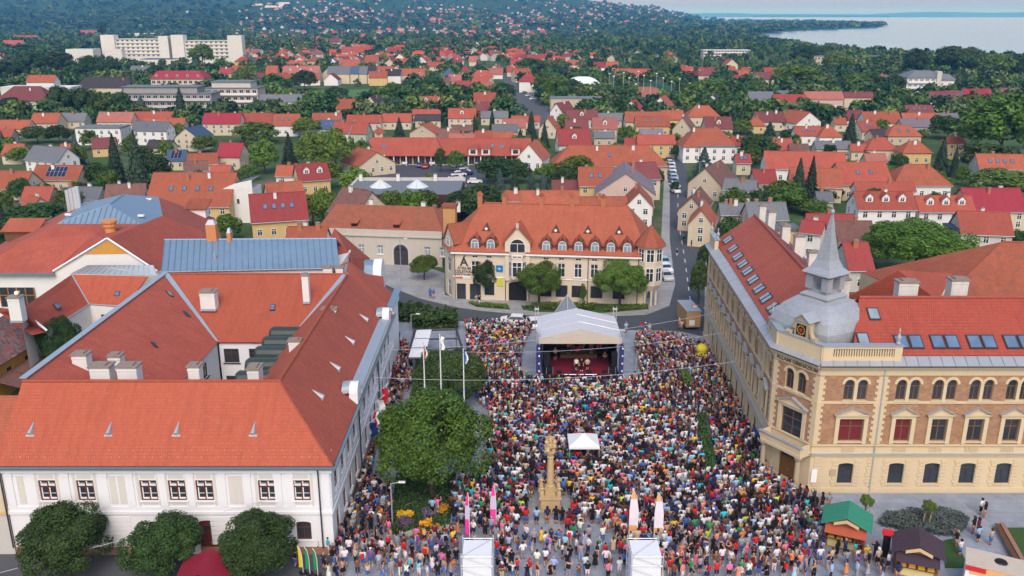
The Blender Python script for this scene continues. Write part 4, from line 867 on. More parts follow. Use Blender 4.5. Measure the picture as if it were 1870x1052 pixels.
k = .42; wx = S['d'][0] + (S['f'][0] - S['d'][0]) * k; wy = S['d'][1] + (S['f'][1] - S['d'][1]) * k; put_window(sv, wx - Os[0], wy - Os[1] - .03, 3.9, math.atan2(S['f'][1] - S['d'][1], S['f'][0] - S['d'][0]), 1.2, 1.8, M_FRB)
pA, pB, pD = S['a'], S['b'], S['d']; roof_light(sv, Os, [on_plane(96, 556, pA, pB, pD), on_plane(104, 566, pA, pB, pD), on_plane(111, 562, pA, pB, pD), on_plane(102, 554, pA, pB, pD)], M_SKYL)
pA, pB, pD = S['b'], S['c'], S['d']; roof_light(sv, Os, [on_plane(208, 541, pA, pB, pD), on_plane(219, 541, pA, pB, pD), on_plane(220, 532, pA, pB, pD), on_plane(211, 532, pA, pB, pD)], M_SKYL)
chim(sv, 23, 545, S['a'][1] - 2, 1.4, 1.1, 3.0, Os)
e = [P3(128, 500, 10.3), P3(287, 503, 10.3), P3(280, 484, 11.6), P3(160, 484, 11.6)]; b = MB(); b.slab(e, .12); rz_ = b.build('roof_cap', M_ZINC, sv, Os); E_ = [Vector(p) for p in e]; nn = (E_[1] - E_[0]).cross(E_[3] - E_[0]).normalized()
for i in range(14):
    a0, a1 = i / 14 + .004, (i + 1) / 14 - .004; b = MB(); b.slab([E_[0].lerp(E_[1], a0) + nn * .03, E_[0].lerp(E_[1], a1) + nn * .03, E_[3].lerp(E_[2], a1) + nn * .03, E_[3].lerp(E_[2], a0) + nn * .03], .025); b.build('metal_sheet', M_ZINC, rz_, Os)
# --- ochre house with a ruined roof
q0, q1 = P3(-20, 672, 4.6), P3(83, 609, 4.6); an = math.atan2(q1[1] - q0[1], q1[0] - q0[0]); L = math.dist(q0[:2], q1[:2]); 
oc = thing('ochre_house', 'crumbling ochre house with patchy grey and red roof tiles at left edge', 'house', (q0[0], q0[1], 0), an)
b = MB(); ow = [(L * .30, 1.0, 1.6, 1.7), (L * .62, 1.0, 1.6, 1.7), (L * .86, 1.0, 1.6, 1.7)]
facade(b, (0, 0), (L, 0), 0, 4.6, ow); b.face([(L, 0, 0), (L, 8, 0), (L, 8, 4.6), (L, 4, 7.4), (L, 0, 4.6)]); b.build('wall', WALL['ochre'], oc); facade_windows(oc, (0, 0), (L, 0), ow, M_FRG, M_WIN)
m_ruin = roof_mat('roof_ruined', (.16, .13, .13, 1), var=.6, patch=.5, tw=.35, th=.35, age=.5, agecol=(.30, .06, .05, 1))
b = MB(); b.slab([(-1, -.5, 4.4), (L + .4, -.5, 4.4), (L + .4, 4, 7.6), (-1, 4, 7.6)], .15); b.slab([(L + .4, 8.5, 4.4), (-1, 8.5, 4.4), (-1, 4, 7.6), (L + .4, 4, 7.6)], .15); b.build('roof', m_ruin, oc)
b = MB(); b.slab([(0, -3.6, 2.2), (L * .8, -3.6, 2.2), (L * .8, -.2, 3.0), (0, -.2, 3.0)], .12); b.build('lean_to_roof', ROOF['brown'], oc)
# cream neighbour at the left edge
On = (-47, 66, 0); nb = thing('neighbour_house', 'cream and grey street house with orange roof left of the town hall', 'house', On)
no = [(3.3, 1.3, 5.2, 1.8), (6.6, 1.3, .1, 3.0, 's')]
b = MB(); facade(b, (-52, 64.7), (-42.35, 64.7), 0, 8.2, no); b.build('wall', WALL['cream'], nb, On); facade_windows(nb, (-52, 64.7), (-42.35, 64.7), no[:1], M_FRR, M_WIN, org=On); door_part(nb, (-52, 64.7), (-42.35, 64.7), no[1], M_FRR, On)
b = MB(); strip(b, (-52, 64.7), (-42.35, 64.7), 0, 9.6, 3.9, 4.2, .12); strip(b, (-52, 64.7), (-42.35, 64.7), 0, 9.6, 7.7, 8.1, .2); b.build('cornice', WALL['yellow'], nb, On)
b = MB(); strip(b, (-52, 64.7), (-42.35, 64.7), 0, 5.9, 0, 3.88, .03); strip(b, (-52, 64.7), (-42.35, 64.7), 7.3, 9.6, 0, 3.88, .03); b.build('base_course', WALL['pale'], nb, On)
b = MB(); b.slab([(-53, 64.2, 8.3), (-42.4, 64.2, 8.3), (-42.4, 69.6, 12.6), (-53, 69.6, 12.6)], .15); b.slab([(-42.4, 75, 8.3), (-53, 75, 8.3), (-53, 69.6, 12.6), (-42.4, 69.6, 12.6)], .15); b.build('roof', ROOF['orange'], nb, On)

# --- SHOPPING HOUSE (ATRIUM) behind the stage
l0, l1 = at(830, 547), at(1177, 559); an = math.atan2(l1[1] - l0[1], l1[0] - l0[0]); LA = math.dist(l0, l1)
au = thing('shopping_house', 'cream shopping house with steep orange roof and arched dormers behind the stage', 'building', (l0[0], l0[1], 0), an)
ue = lambda u: (u - 830) / (1177 - 830) * LA
EA = 8.1; RA = 14.6; DA = 12.0
wx1 = [ue(u) for u in (1026, 1056, 1085)] + [ue(u) for u in (895, 998, 1113, 1142, 869)]
opsA = [(x, 1.25, 4.3, 2.3) for x in wx1] + [(x, .95, 7.05, .45) for x in wx1] + [(ue(u), 1.9, 1.0, 2.0) for u in (998, 1027, 1056, 1090, 1130)] + [(ue(947), 2.9, 0.05, 3.3, 's'), (ue(895), 1.6, .9, 2.2), (ue(869), 1.8, .05, 2.7), (ue(843), 1.5, .05, 2.7)]
b = MB(); facade(b, (0, 0), (LA, 0), 0, EA, opsA, .25); b.build('wall', WALL['atrium'], au)
facade_windows(au, (0, 0), (LA, 0), opsA[:8], M_FRW, M_WIN, .25, 'cross', WALL['atrium']); facade_windows(au, (0, 0), (LA, 0), opsA[8:16], M_FRW, M_WIN, .25, 'mull'); facade_windows(au, (0, 0), (LA, 0), opsA[16:21] + opsA[22:], M_FRG, M_WIN, .25, 'mull')
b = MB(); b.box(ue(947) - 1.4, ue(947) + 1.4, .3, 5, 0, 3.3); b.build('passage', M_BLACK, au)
# left corner bay (turned) and left wall, right turret, back walls
c0 = (-2.1, 3.6); b = MB(); opsC = [(2.0, 1.5, 4.2, 2.4), (2.0, 1.3, 7.0, .5), (2.0, 1.4, 8.4, 1.5), (2.0, 1.5, .1, 2.8)]
facade(b, c0, (0, 0), 0, EA + .3, opsC[:2] + opsC[3:], .2); b.face([c0 + (EA,), (0, 0, EA), (0, 0, 9.2), (c0[0] / 2, c0[1] / 2, 12.0), c0 + (9.2,)]); facade(b, (-2.1, 13), c0, 0, EA, [], .2); facade(b, (LA, 0), (LA + 1.5, 14), 0, EA, [], .2); b.build('corner_wall', WALL['atrium'], au)
facade_windows(au, c0, (0, 0), opsC[:2] + opsC[3:], M_FRW, M_WIN, .2); put_window(au, c0[0] / 2 - .06, c0[1] / 2 - .1, 8.5, math.atan2(-c0[1], -c0[0]), 1.4, 1.5, M_FRW, 'cross', M_WINL)
b = MB(); b.slab([(c0[0] - .3, c0[1], 9.2), (c0[0] / 2 - .2, c0[1] / 2 - .2, 12.2), (3.5, 5, 12.2), (2.2, 6.5, 9.4)], .14); b.slab([(0.2, -.3, 9.2), (c0[0] / 2 - .2, c0[1] / 2 - .2, 12.2), (3.5, 5, 12.2), (3.2, 2.2, 9.4)], .14); b.build('gable_roof', ROOF['orange'], au)
tx = LA + .5; ty = 1.0
b = MB(); oct_ = lambda r_, z, c=(tx, ty): [(c[0] + r_ * math.cos(math.pi / 8 + i * math.pi / 4), c[1] + r_ * math.sin(math.pi / 8 + i * math.pi / 4), z) for i in range(8)]
b.ring([oct_(1.5, 2.6), oct_(2.05, 3.6), oct_(2.05, 9.9)]); b.build('turret_wall', WALL['atrium'], au); b = MB(); b.ring([oct_(2.6, 9.8), oct_(2.5, 10.0), oct_(.05, 13.0)]); b.build('turret_roof', ROOF['orange'], au)
for i in (4, 5, 6, 7):
    a = i * math.pi / 4 + math.pi / 4; r_ = 2.05 * math.cos(math.pi / 8) + .01
    for (zz, hh) in ((4.2, 2.3), (7.4, 2.1)): put_window(au, tx + r_ * math.cos(a), ty + r_ * math.sin(a), zz, a + math.pi / 2, 1.25, hh, M_FRW, 'cross')
for i in range(4):
    b = MB(); a = R(200 + i * 45); b.cyl(tx + 1.3 * math.cos(a), ty + 1.3 * math.sin(a), 0, 2.7, .17, n=7); b.build('turret_column', WALL['atrium'], au)
b = MB(); HXL, HXR = 4.0, LA - 3.0; ry = 7.0
b.slab([(-.6, -.55, EA + .1), (LA + .4, -.55, EA + .1), (HXR, ry, RA), (HXL, ry, RA)], .16); rA = b.build('roof', ROOF['orange'], au)
b = MB(); b.slab([(-2.6, 4.2, EA + .1), (-.6, -.55, EA + .1), (HXL, ry, RA)], .16); b.slab([(-2.6, 14.5, EA + .1), (-2.6, 4.2, EA + .1), (HXL, ry, RA)], .16); b.slab([(LA + .4, -.55, EA + .1), (LA + 2, 14.5, EA + .1), (HXR, ry, RA)], .16); b.slab([(-2.6, 14.5, EA + .1), (HXL, ry, RA), (HXR, ry, RA), (LA + 2, 14.5, EA + .1)], .16); b.tube([(HXL, ry, RA), (HXR, ry, RA)], .15, 6); b.build('roof', ROOF['orange'], au)
b = MB(); b.box(-.4, LA + .2, -.5, .02, EA - .3, EA - .02); b.box(-.2, LA + .2, -.12, .02, 3.9, 4.05); b.build('cornice', M_WHITE, au)
sA = (RA - EA - .1) / (ry + .55)
def zA(y): return EA + .1 + (y + .55) * sA
def dormer(x):
    b = MB(); y0 = .15; zb = EA + .2; pts = [(x + px_, zb + pz) for (px_, pz) in ([(-.98, 0), (.98, 0)] + [(.98 * math.cos(math.pi * i / 10) if i not in (5,) else 0, 1.15 + 1.05 * math.sin(math.pi * i / 10) ** .75) for i in range(11)])]
    L_ = 2.9; b.ring([[(p[0], y0, p[1]) for p in pts], [(x + (p[0] - x) * .92, y0 + L_, zb + (p[1] - zb) * .9 + .1) for p in pts]], 0); b.build('dormer', [plain('dormer_brown', (.11, .05, .035, 1), .8) if 'dormer_brown' not in MATS else MATS['dormer_brown']], rA)
    for s_ in (-1, 1):
        r2_ = MB(); r2_.slab([(x + s_ * 1.25, y0 - .2, zb + 1.2), (x, y0 - .2, zb + 2.55), (x, y0 + L_ + .4, zb + 2.55), (x + s_ * 1.25, y0 + L_, zb + 1.2)], .1); r2_.build('dormer_roof', ROOF['orange'], rA)
    a, g_ = shaped_window('a', 1.25, 1.75, M_FRW, M_WINL); o = link('dormer_window', a, rA, (x, y0 - .04, zb + .15)); p = bpy.data.objects.new('dormer_pane', g_); C.objects.link(p); p.parent = rA; p.location = (x, y0 - .04, zb + .15)
for u in (869, 898, 998, 1027, 1056, 1085, 1113, 1142): dormer(ue(u))
for u in (886, 1013, 1071, 1127):
    x = ue(u); y0 = 3.1; z = zA(y0); b = MB(); b.ring([[(x - .75, y0 - .5, z - .4), (x + .75, y0 - .5, z - .4), (x, y0 - .5, z + .75)], [(x - .1, y0 + 1.2, z + .5), (x + .1, y0 + 1.2, z + .5), (x, y0 + 1.2, z + .74)]], 0)
    b.hexa([(x - .3, y0 - .56, z), (x, y0 - .56, z - .28), (x + .3, y0 - .56, z), (x, y0 - .56, z + .28), (x - .3, y0 - .51, z), (x, y0 - .51, z - .28), (x + .3, y0 - .51, z), (x, y0 - .51, z + .28)], 1); b.build('eyebrow_dormer', [MATS['dormer_brown'], M_WHITE], rA)
# central gabled oriel
x = ue(947); b = MB(); b.prism([(x - 2.0, -.35), (x + 2.0, -.35), (x + 2.0, .1), (x - 2.0, .1)], 3.6, 10.2, 0); b.face([(x - 2.0, -.35, 10.2), (x + 2.0, -.35, 10.2), (x, -.35, 12.4)]); b.build('oriel_wall', WALL['atrium'], au)
b = MB()
for s_ in (-1, 1): b.slab([(x + s_ * 2.3, -.6, 9.9), (x, -.6, 12.55), (x, 4.2, 12.55), (x + s_ * 2.3, 2.2, 9.9)], .14)
b.build('oriel_roof', ROOF['orange'], au); b = MB(); b.box(x - .22, x + .22, -.62, -.3, 12.2, 13.0); b.build('finial', WALL['stoneb'], au)
bay = [(x - 1.35, -.36), (x - .8, -1.0), (x + .8, -1.0), (x + 1.35, -.36)]
b = MB(); b.prism(bay, 4.0, 4.4); b.prism(bay, 6.9, 7.5); b.prism(bay, 8.0, 8.3); b.build('bay_frame', WALL['atrium'], au)
for zz, hh in ((4.4, 2.5), (7.5, .5)):
    for (p, q_) in zip(bay[:-1], bay[1:]):
        m_ = ((p[0] + q_[0]) / 2, (p[1] + q_[1]) / 2); put_window(au, m_[0], m_[1], zz, math.atan2(q_[1] - p[1], q_[0] - p[0]), math.dist(p, q_) - .02, hh, M_FRW, 'cross')
a, g_ = shaped_window('a', 2.5, 2.3, M_FRW, M_WIN); o = link('window', a, au, (x, -.38, 8.2)); link('pane', g_, o)
for u in (868, 914, 983, 1040, 1097): 
    b = MB(); xx = ue(u); hgt = 1.9; b.box(xx - .38, xx + .38, ry - .4, ry + .5, RA - 1, RA + 1.3, 0); b.lathe((xx, ry, RA + 1.3), [(.62, 0), (.5, .15), (.06, .65)], 4, 1); b.build('chimney', [M_BRICKCH, ROOF['orange']], au)
b = MB(); b.box(-2.4, -.4, 4.4, 6.2, 7, 14.2, 0); b.box(-2.6, -.2, 4.2, 6.4, 14.2, 14.6, 1); b.build('chimney', [plain('brick_ochre', (.46, .25, .10, 1)), ROOF['orange']], au)
for u in (832, 925, 968, 1074, 1163):
    b = MB(); b.tube([(ue(u), -.12, .2), (ue(u), -.12, EA - .4)], .06, 5); b.build('downpipe', M_FRB, au)
me = text_mesh('ÁTRIUM\nÜZLETHÁZ\nKESZTHELY', .60, .02, M_FRG, spacing=.95); o = link('sign_lettering', me, au, (ue(849), -.04, 5.15)); o.rotation_euler = (math.pi / 2, 0, 0)
me = text_mesh('Á', 1.9, .02, M_FRG); o = link('sign_emblem', me, au, (ue(849), -.04, 5.75)); o.rotation_euler = (math.pi / 2, 0, 0)
def panel(name, x, z, w_, h_, col, yy=-.08):
    b = MB(); b.box(x - w_ / 2, x + w_ / 2, yy, 0, z, z + h_); return b.build(name, plain('sign_' + name + str(round(x)), col, .4, .05), au)
panel('blue_sign', ue(914), 4.9, 1.1, 1.1, (.01, .17, .45, 1)); panel('yellow_sign', ue(915), 2.5, 1.0, 1.5, (.52, .55, .06, 1)); panel('shop_fascia', ue(846), 3.6, 2.6, .5, (.70, .68, .66, 1)); panel('red_fascia', ue(840), 3.66, 1.1, .36, (.6, .08, .07, 1), -.12)
me = text_mesh('kh', .45, .01, M_WHITE); o = link('sign_lettering', me, au, (ue(914), -.10, 5.3)); o.rotation_euler = (math.pi / 2, 0, 0)

# --- long stone-beige house with the gateway
m0, m1 = at(733, 485), at(808, 488); an = math.atan2(m1[1] - m0[1], m1[0] - m0[0]); d1 = math.dist(m0, m1)
gh = thing('gate_house', 'long low beige house with arched dark gateway and patched old roof', 'house', (m0[0], m0[1], 0), an)
XL = -16.0; go = [(-XL, 2.7, .05, 3.9, 'a')] + [(-XL + x, 1.15, 2.0, 1.7) for x in (-3.9, -7.5, -11, 5.0, 7.9)]
b = MB(); facade(b, (XL, 0), (d1, 0), 0, 5.4, go, .35); b.build('wall', WALL['stoneb'], gh); facade_windows(gh, (XL, 0), (d1, 0), go[1:], M_FRW, M_WINL, .35, 'cross', M_WHITE)
door_part(gh, (XL, 0), (d1, 0), go[0], M_FRG, (0, 0, 0), 'gate')
b = MB(); strip(b, (XL, 0), (d1, 0), 0, d1 - XL, 5.4, 5.6, .3); strip(b, (XL, 0), (d1, 0), 0, d1 - XL, 5.6, 6.6, .0, 0, .3); b.build('parapet', WALL['stoneb'], gh)
b = MB()
for i in range(11):
    a0 = math.pi * i / 11; a1 = math.pi * (i + 1) / 11; ra, rb_ = 1.42, 1.75
    b.hexa([(ra * math.cos(a0), -.06, 2.6 + ra * math.sin(a0)), (rb_ * math.cos(a0), -.06, 2.6 + rb_ * math.sin(a0)), (rb_ * math.cos(a1), -.06, 2.6 + rb_ * math.sin(a1)), (ra * math.cos(a1), -.06, 2.6 + ra * math.sin(a1)), (ra * math.cos(a0), .02, 2.6 + ra * math.sin(a0)), (rb_ * math.cos(a0), .02, 2.6 + rb_ * math.sin(a0)), (rb_ * math.cos(a1), .02, 2.6 + rb_ * math.sin(a1)), (ra * math.cos(a1), .02, 2.6 + ra * math.sin(a1))])
b.box(-1.75, -1.42, -.06, .02, 0, 2.6); b.box(1.42, 1.75, -.06, .02, 0, 2.6); b.build('gate_surround', WALL['pale'], gh)
b = MB(); b.slab([(XL, .3, 6.3), (d1 + .2, .3, 6.3), (d1 - 3, 6.5, 9.8), (XL + 2, 6.5, 9.8)], .16); b.slab([(d1 + .2, .3, 6.3), (d1 + .2, 13, 6.3), (d1 - 3, 6.5, 9.8)], .16); b.slab([(d1 + .2, 13, 6.3), (XL, 13, 6.3), (XL + 2, 6.5, 9.8), (d1 - 3, 6.5, 9.8)], .16); b.slab([(XL, 13, 6.3), (XL, .3, 6.3), (XL + 2, 6.5, 9.8)], .16); rg = b.build('roof', ROOF['old'], gh)
for x in (-9, -1.0):
    b = MB(); b.box(x - .55, x + .55, 1.2, 2.6, 6.5, 7.5, 0); b.slab([(x - .7, 1.0, 7.5), (x + .7, 1.0, 7.5), (x + .7, 3.2, 8.0), (x - .7, 3.2, 8.0)], .1, 1); b.build('roof_hatch', [M_BLACK, ROOF['orange']], rg)
for (x, y) in ((2.5, 8), (9, 9), (-8, 9)): link('chimney', chimney_mesh(.8, 1.9, True), rg, (x, y, 8.4))
# --- CORNER GRAMMAR SCHOOL with dome and spire
def brick_material():
    m, t, b = nmat('facing_brick'); uv = tc(t, 'UV'); br = t.nodes.new('ShaderNodeTexBrick'); br.inputs['Scale'].default_value = 1
    br.inputs['Brick Width'].default_value = .29; br.inputs['Row Height'].default_value = .085; br.inputs['Mortar Size'].default_value = .012; br.inputs['Color1'].default_value = (.36, .165, .080, 1); br.inputs['Color2'].default_value = (.19, .085, .045, 1); br.inputs['Mortar'].default_value = (.36, .25, .16, 1)
    t.links.new(uv, br.inputs['Vector']); n = noise(t, 1.4, 5, geo(t), .7)
    t.links.new(mixc(t, br.outputs[0], (.44, .27, .14, 1), ramp(t, n, .47, (0, 0, 0, 1), .72, (.75, .75, .75, 1))), b.inputs['Base Color']); b.inputs['Roughness'].default_value = .9; bump(t, b, br.outputs[1], -.4, .01); return m
M_BRK = brick_material(); M_CR = WALL['gim']; M_STONE = wall_mat('old_stone', (.42, .34, .22, 1), .35)
Og = (34, 80, 0); gy = thing('grammar_school', 'yellow and brick corner school building with grey dome and tall spire', 'school', Og)
gA, gB, gC, gD = (27.55, 118.5), (25.55, 79.2), (28.45, 74.85), (64.0, 74.85)
LSd, LCh, LFr = math.dist(gA, gB), math.dist(gB, gC), math.dist(gC, gD)
fb = [3.45, 8.3] + [8.3 + 3.42 * i for i in range(1, 8)]
sb_ = [LSd - 2.6 - 3.35 * i for i in range(11)]
def bay_ops(cs, first=None):
    o0 = [(c, 1.45, 1.0, 2.2, 's') for c in cs]; o1 = [(c, 2.3 if c == first else 1.5, 5.5, 2.3) for c in cs]; o2 = []
    for c in cs: o2 += [(c - .62, .92, 9.75, 2.1, 'a'), (c + .62, .92, 9.75, 2.1, 'a')]
    return o0, o1, o2
f0, f1, f2 = bay_ops(fb, 3.45); s0, s1, s2 = bay_ops(sb_); cm = LCh / 2
ch_lo = [(cm, 2.0, .15, 3.6, 'a')]; ch1 = [(cm, 2.5, 4.95, 2.85)]; ch2 = [(cm - .68, 1.0, 9.75, 2.15, 'a'), (cm + .68, 1.0, 9.75, 2.15, 'a')]
b = MB()
for (p, q_, lo, up) in ((gA, gB, s0, s1 + s2), (gB, gC, ch_lo, ch1 + ch2), (gC, gD, f0, f1 + f2)):
    facade(b, p, q_, 0, 4.9, lo, .3, 0, 0); facade(b, p, q_, 4.9, 13.3, up, .3, 1, 0)
b.face([(gA[0], gA[1], 0), (gA[0], gA[1], 13.3), (gA[0] + 11, gA[1], 13.3), (gA[0] + 11, gA[1], 0)]); b.build('wall', [M_CR, M_BRK], gy, Og)
M_CURT = plain('curtain_red', (.14, .018, .022, 1), .8, .3, 6); M_CURT2 = plain('curtain_teal', (.10, .20, .20, 1), .5)
facade_windows(gy, gC, gD, f0, M_FRG, M_WIN, .3, sill=M_CR, org=Og); M_FRB = plain('frame_oak', (.17, .085, .045, 1), .5); facade_windows(gy, gC, gD, f1[2:], M_FRB, M_WIN, .3, sill=M_CR, org=Og); facade_windows(gy, gC, gD, f1[:2], M_FRB, M_CURT, .3, sill=M_CR, org=Og); facade_windows(gy, gC, gD, f2, M_FRB, M_WIN, .3, org=Og)
facade_windows(gy, gA, gB, s0 + s2, M_FRB, M_WIN, .3, org=Og); facade_windows(gy, gA, gB, s1, M_FRB, M_WIN, .3, org=Og)
facade_windows(gy, gB, gC, ch1 + ch2, M_FRB, M_WIN, .3, org=Og); door_part(gy, gB, gC, ch_lo[0], plain('oak_door', (.20, .09, .025, 1), .5), Og)
# horizontal mouldings
b = MB()
for (p, q_, L) in ((gA, gB, LSd), (gB, gC, LCh), (gC, gD, LFr)):
    strip(b, p, q_, -.02, L + .02, 4.0, 4.16, .16); strip(b, p, q_, -.02, L + .02, 5.02, 5.2, .10); strip(b, p, q_, -.02, L + .02, 9.42, 9.66, .08); strip(b, p, q_, -.02, L + .02, 12.25, 12.9, .05); strip(b, p, q_, -.05, L + .05, 12.9, 13.1, .25); strip(b, p, q_, -.05, L + .1, 13.1, 13.35, .45); strip(b, p, q_, -.02, L + .02, 0, .55, .10)
b.build('moulding', M_CR, gy, Og)
b = MB()
for (p, q_, L) in ((gA, gB, LSd), (gB, gC, LCh), (gC, gD, LFr)):
    strip(b, p, q_, -.05, L + .05, 4.16, 4.24, .24)
b.build('ledge_flashing', M_GREYZ, gy, Og)
# zinc cornice sheets, one by one
def zinc_row(p, q_, L, n, a0=0, e0=0.0, e1=0.0):
    ex, ey, nx_, ny_, an, _ = wall_frame(p, q_); P = lambda a, o, z: Vector((p[0] + ex * a + nx_ * o, p[1] + ey * a + ny_ * o, z))
    for i in range(n):
        t0, t1 = i / n, (i + 1) / n; b = MB()
        lo0, lo1 = -e0 + (L + e0 + e1) * t0 + .01, -e0 + (L + e0 + e1) * t1 - .01; hi0, hi1 = L * t0 + .01, L * t1 - .01
        b.slab([P(lo0, .62, 13.40), P(lo1, .62, 13.40), P(hi1, -.55, 13.98), P(hi0, -.55, 13.98)], .05); b.slab([P(lo0, .60, 13.46), P(lo0 + .07, .60, 13.46), P(hi0 + .07, -.53, 14.04), P(hi0, -.53, 14.04)], .05); b.build('cornice_sheet', M_GREYZ, gy, Og)
zinc_row(gA, gB, LSd, 36, e1=.20); zinc_row(gB, gC, LCh, 8, e0=.20, e1=.22); zinc_row(gC, gD, LFr, 32, e0=.22)
b = MB()
for (p, q_, L) in ((gA, gB, LSd), (gB, gC, LCh), (gC, gD, LFr)): strip(b, p, q_, -.1, L + .15, 13.3, 13.4, .66, 0, -.5)
b.build('gutter', M_FRG, gy, Og)
# quoins, pediments, window surrounds
def quoins(p, q_, a, z0_, z1_, side=0):
    b = MB(); i = 0; z = z0_
    while z < z1_ - .1:
        w_ = .62 if i % 2 else .42; strip(b, p, q_, max(0.0, a - w_) if side <= 0 else a, a + w_ if side >= 0 else a, z, min(z1_, z + .29), .055); z += .30; i += 1
    b.build('quoins', M_CR, gy, Og)
quoins(gC, gD, 0.0, 5.25, 12.2, 1); quoins(gC, gD, 5.9, 5.25, 12.2, 0); quoins(gB, gC, LCh, 5.25, 12.2, -1); quoins(gB, gC, 0, 5.25, 12.2, 1); quoins(gA, gB, LSd, 5.25, 12.2, -1); quoins(gA, gB, LSd - 4.3, 5.25, 12.2, 0); quoins(gA, gB, 1.0, 5.25, 12.2, 0)
def rustic(p, q_, a0, a1, z0_, z1_, sd=0):
    b = MB(); z = z0_; i = 0
    while z < z1_ - .05: strip(b, p, q_, a0 - (.14 if i % 2 and a0 > .5 and sd <= 0 else 0), a1 + (.14 if i % 2 and sd >= 0 else 0), z, z + .30, .06); z += .36; i += 1
    b.build('rusticated_block', M_CR, gy, Og)
for c in fb: rustic(gC, gD, c - 1.25, c - .80, .75, 3.4, -1); rustic(gC, gD, c + .80, c + 1.25, .75, 3.4, 1)
rustic(gC, gD, .35, 1.1, .75, 3.9); rustic(gC, gD, 5.5, 6.2, .75, 3.9); rustic(gB, gC, .1, .55, .75, 3.9)
def surround(p, q_, c, w_, ped=True, z0_=5.25, h_=7.85):
    ex, ey, nx_, ny_, an, L = wall_frame(p, q_); b = MB(); k = w_ / 2
    strip(b, p, q_, c - k - .38, c - k, z0_, h_ + .02, .12); strip(b, p, q_, c + k, c + k + .38, z0_, h_ + .02, .12); strip(b, p, q_, c - k - .38, c + k + .38, h_ + .02, h_ + .36, .12); strip(b, p, q_, c - k - .55, c + k + .55, h_ + .36, h_ + .50, .28)
    P = lambda a, o, z: (p[0] + ex * a + nx_ * o, p[1] + ey * a + ny_ * o, z)
    tri = [(c - k - .45, h_ + .5), (c + k + .45, h_ + .5), (c, h_ + 1.15)]; b.ring([[P(a, -.01, z) for (a, z) in tri], [P(a, .12, z) for (a, z) in tri]]); b.build('window_surround', M_CR, gy, Og)
    z2 = MB()
    for (a, s_) in ((c - k - .62, 1), (c + k + .62, -1)): z2.slab([P(a, -.01, h_ + .50), P(a, .36, h_ + .50), P(c, .36, h_ + 1.26), P(c, -.01, h_ + 1.26)], .07)
    z2.build('pediment_flashing', M_GREYZ, gy, Og)
for i, c in enumerate(fb): surround(gC, gD, c, 2.3 if i == 0 else 1.5)
for c in sb_: surround(gA, gB, c, 1.5)
surround(gB, gC, cm, 2.5)
def arch_trim(p, q_, c, sp, w_):
    ex, ey, nx_, ny_, an, L = wall_frame(p, q_); b = MB(); P = lambda a, o, z: (p[0] + ex * a + nx_ * o, p[1] + ey * a + ny_ * o, z); r0_, r1_ = w_ / 2, w_ / 2 + .26
    for s_ in (-1, 1):
        cc = c + s_ * sp; zc = 9.75 + 2.1 - w_ / 2
        for i in range(9):
            a0, a1 = math.pi * i / 9, math.pi * (i + 1) / 9; q4 = [(cc + r0_ * math.cos(a0), zc + r0_ * math.sin(a0)), (cc + r1_ * math.cos(a0), zc + r1_ * math.sin(a0)), (cc + r1_ * math.cos(a1), zc + r1_ * math.sin(a1)), (cc + r0_ * math.cos(a1), zc + r0_ * math.sin(a1))]
            b.hexa([P(a, -.02, z) for (a, z) in q4] + [P(a, .08 if s_ < 0 else .083, z) for (a, z) in q4])
    strip(b, p, q_, c - sp + w_ / 2, c + sp - w_ / 2, 9.7, 11.4, .06); strip(b, p, q_, c - sp - w_ / 2 - .1, c + sp + w_ / 2 + .1, 9.62, 9.74, .14); b.build('arch_trim', M_CR, gy, Og)
for c in fb: arch_trim(gC, gD, c, .62, .92)
for c in sb_: arch_trim(gA, gB, c, .62, .92)
arch_trim(gB, gC, cm, .68, 1.0)
for c in fb:
    for i in range(8):
        b = MB(); strip(b, gC, gD, c - .62 + i * .165, c - .55 + i * .165, 4.40, 4.98, .06); b.build('baluster', M_CR, gy, Og)
b = MB(); strip(b, gC, gD, 5.88, 6.0, .2, 13.2, .12); b.build('downpipe', M_GREYZ, gy, Og)
# portal with two columns and balcony over the corner door
ex, ey, nx_, ny_, an, L = wall_frame(gB, gC); PP = lambda a, o: (gB[0] + ex * a + nx_ * o, gB[1] + ey * a + ny_ * o)
for a in (.55, LCh - .55):
    c_ = PP(a, 1.15); b = MB(); b.lathe((c_[0], c_[1], 0), [(.48, PZ), (.48, .75), (.42, .8), (.3, .95), (.27, 1.1), (.24, 3.5), (.3, 3.6), (.4, 3.8), (.42, 4.0)], 12); b.build('portal_column', M_STONE, gy, Og, smooth=False)
b = MB(); strip(b, gB, gC, .1, LCh - .1, 4.0, 4.30, 1.55); strip(b, gB, gC, .15, LCh - .15, 4.30, 5.0, 1.50, 0, -1.28); strip(b, gB, gC, .15, .40, 4.30, 5.0, 1.26, 0, -.05); strip(b, gB, gC, LCh - .40, LCh - .15, 4.30, 5.0, 1.26, 0, -.05); b.build('balcony', M_CR, gy, Og)
b = MB(); strip(b, gB, gC, .05, LCh - .05, 5.0, 5.08, 1.60, 0, -1.2); b.build('balcony_flashing', M_GREYZ, gy, Og)
me = text_mesh('ÁLLAMI GIMNÁZIUM', .52, .015, M_FRB); o = link('lettering', me, gy); c_ = PP(cm, .075); o.location = (c_[0] - Og[0], c_[1] - Og[1], 12.40); o.rotation_euler = (math.pi / 2, 0, an)
c_ = PP(LCh - .1, .4); b = MB(); b.obox((28.9, 74.72), .55, .04, 1.2, 2.6, 0); b.build('notice_board', M_WHITE, gy, Og)
b = MB(); b.box(30.4, 31.0, 74.76, 74.83, 1.9, 2.5); b.build('relief_plaque', M_STONE, gy, Og)
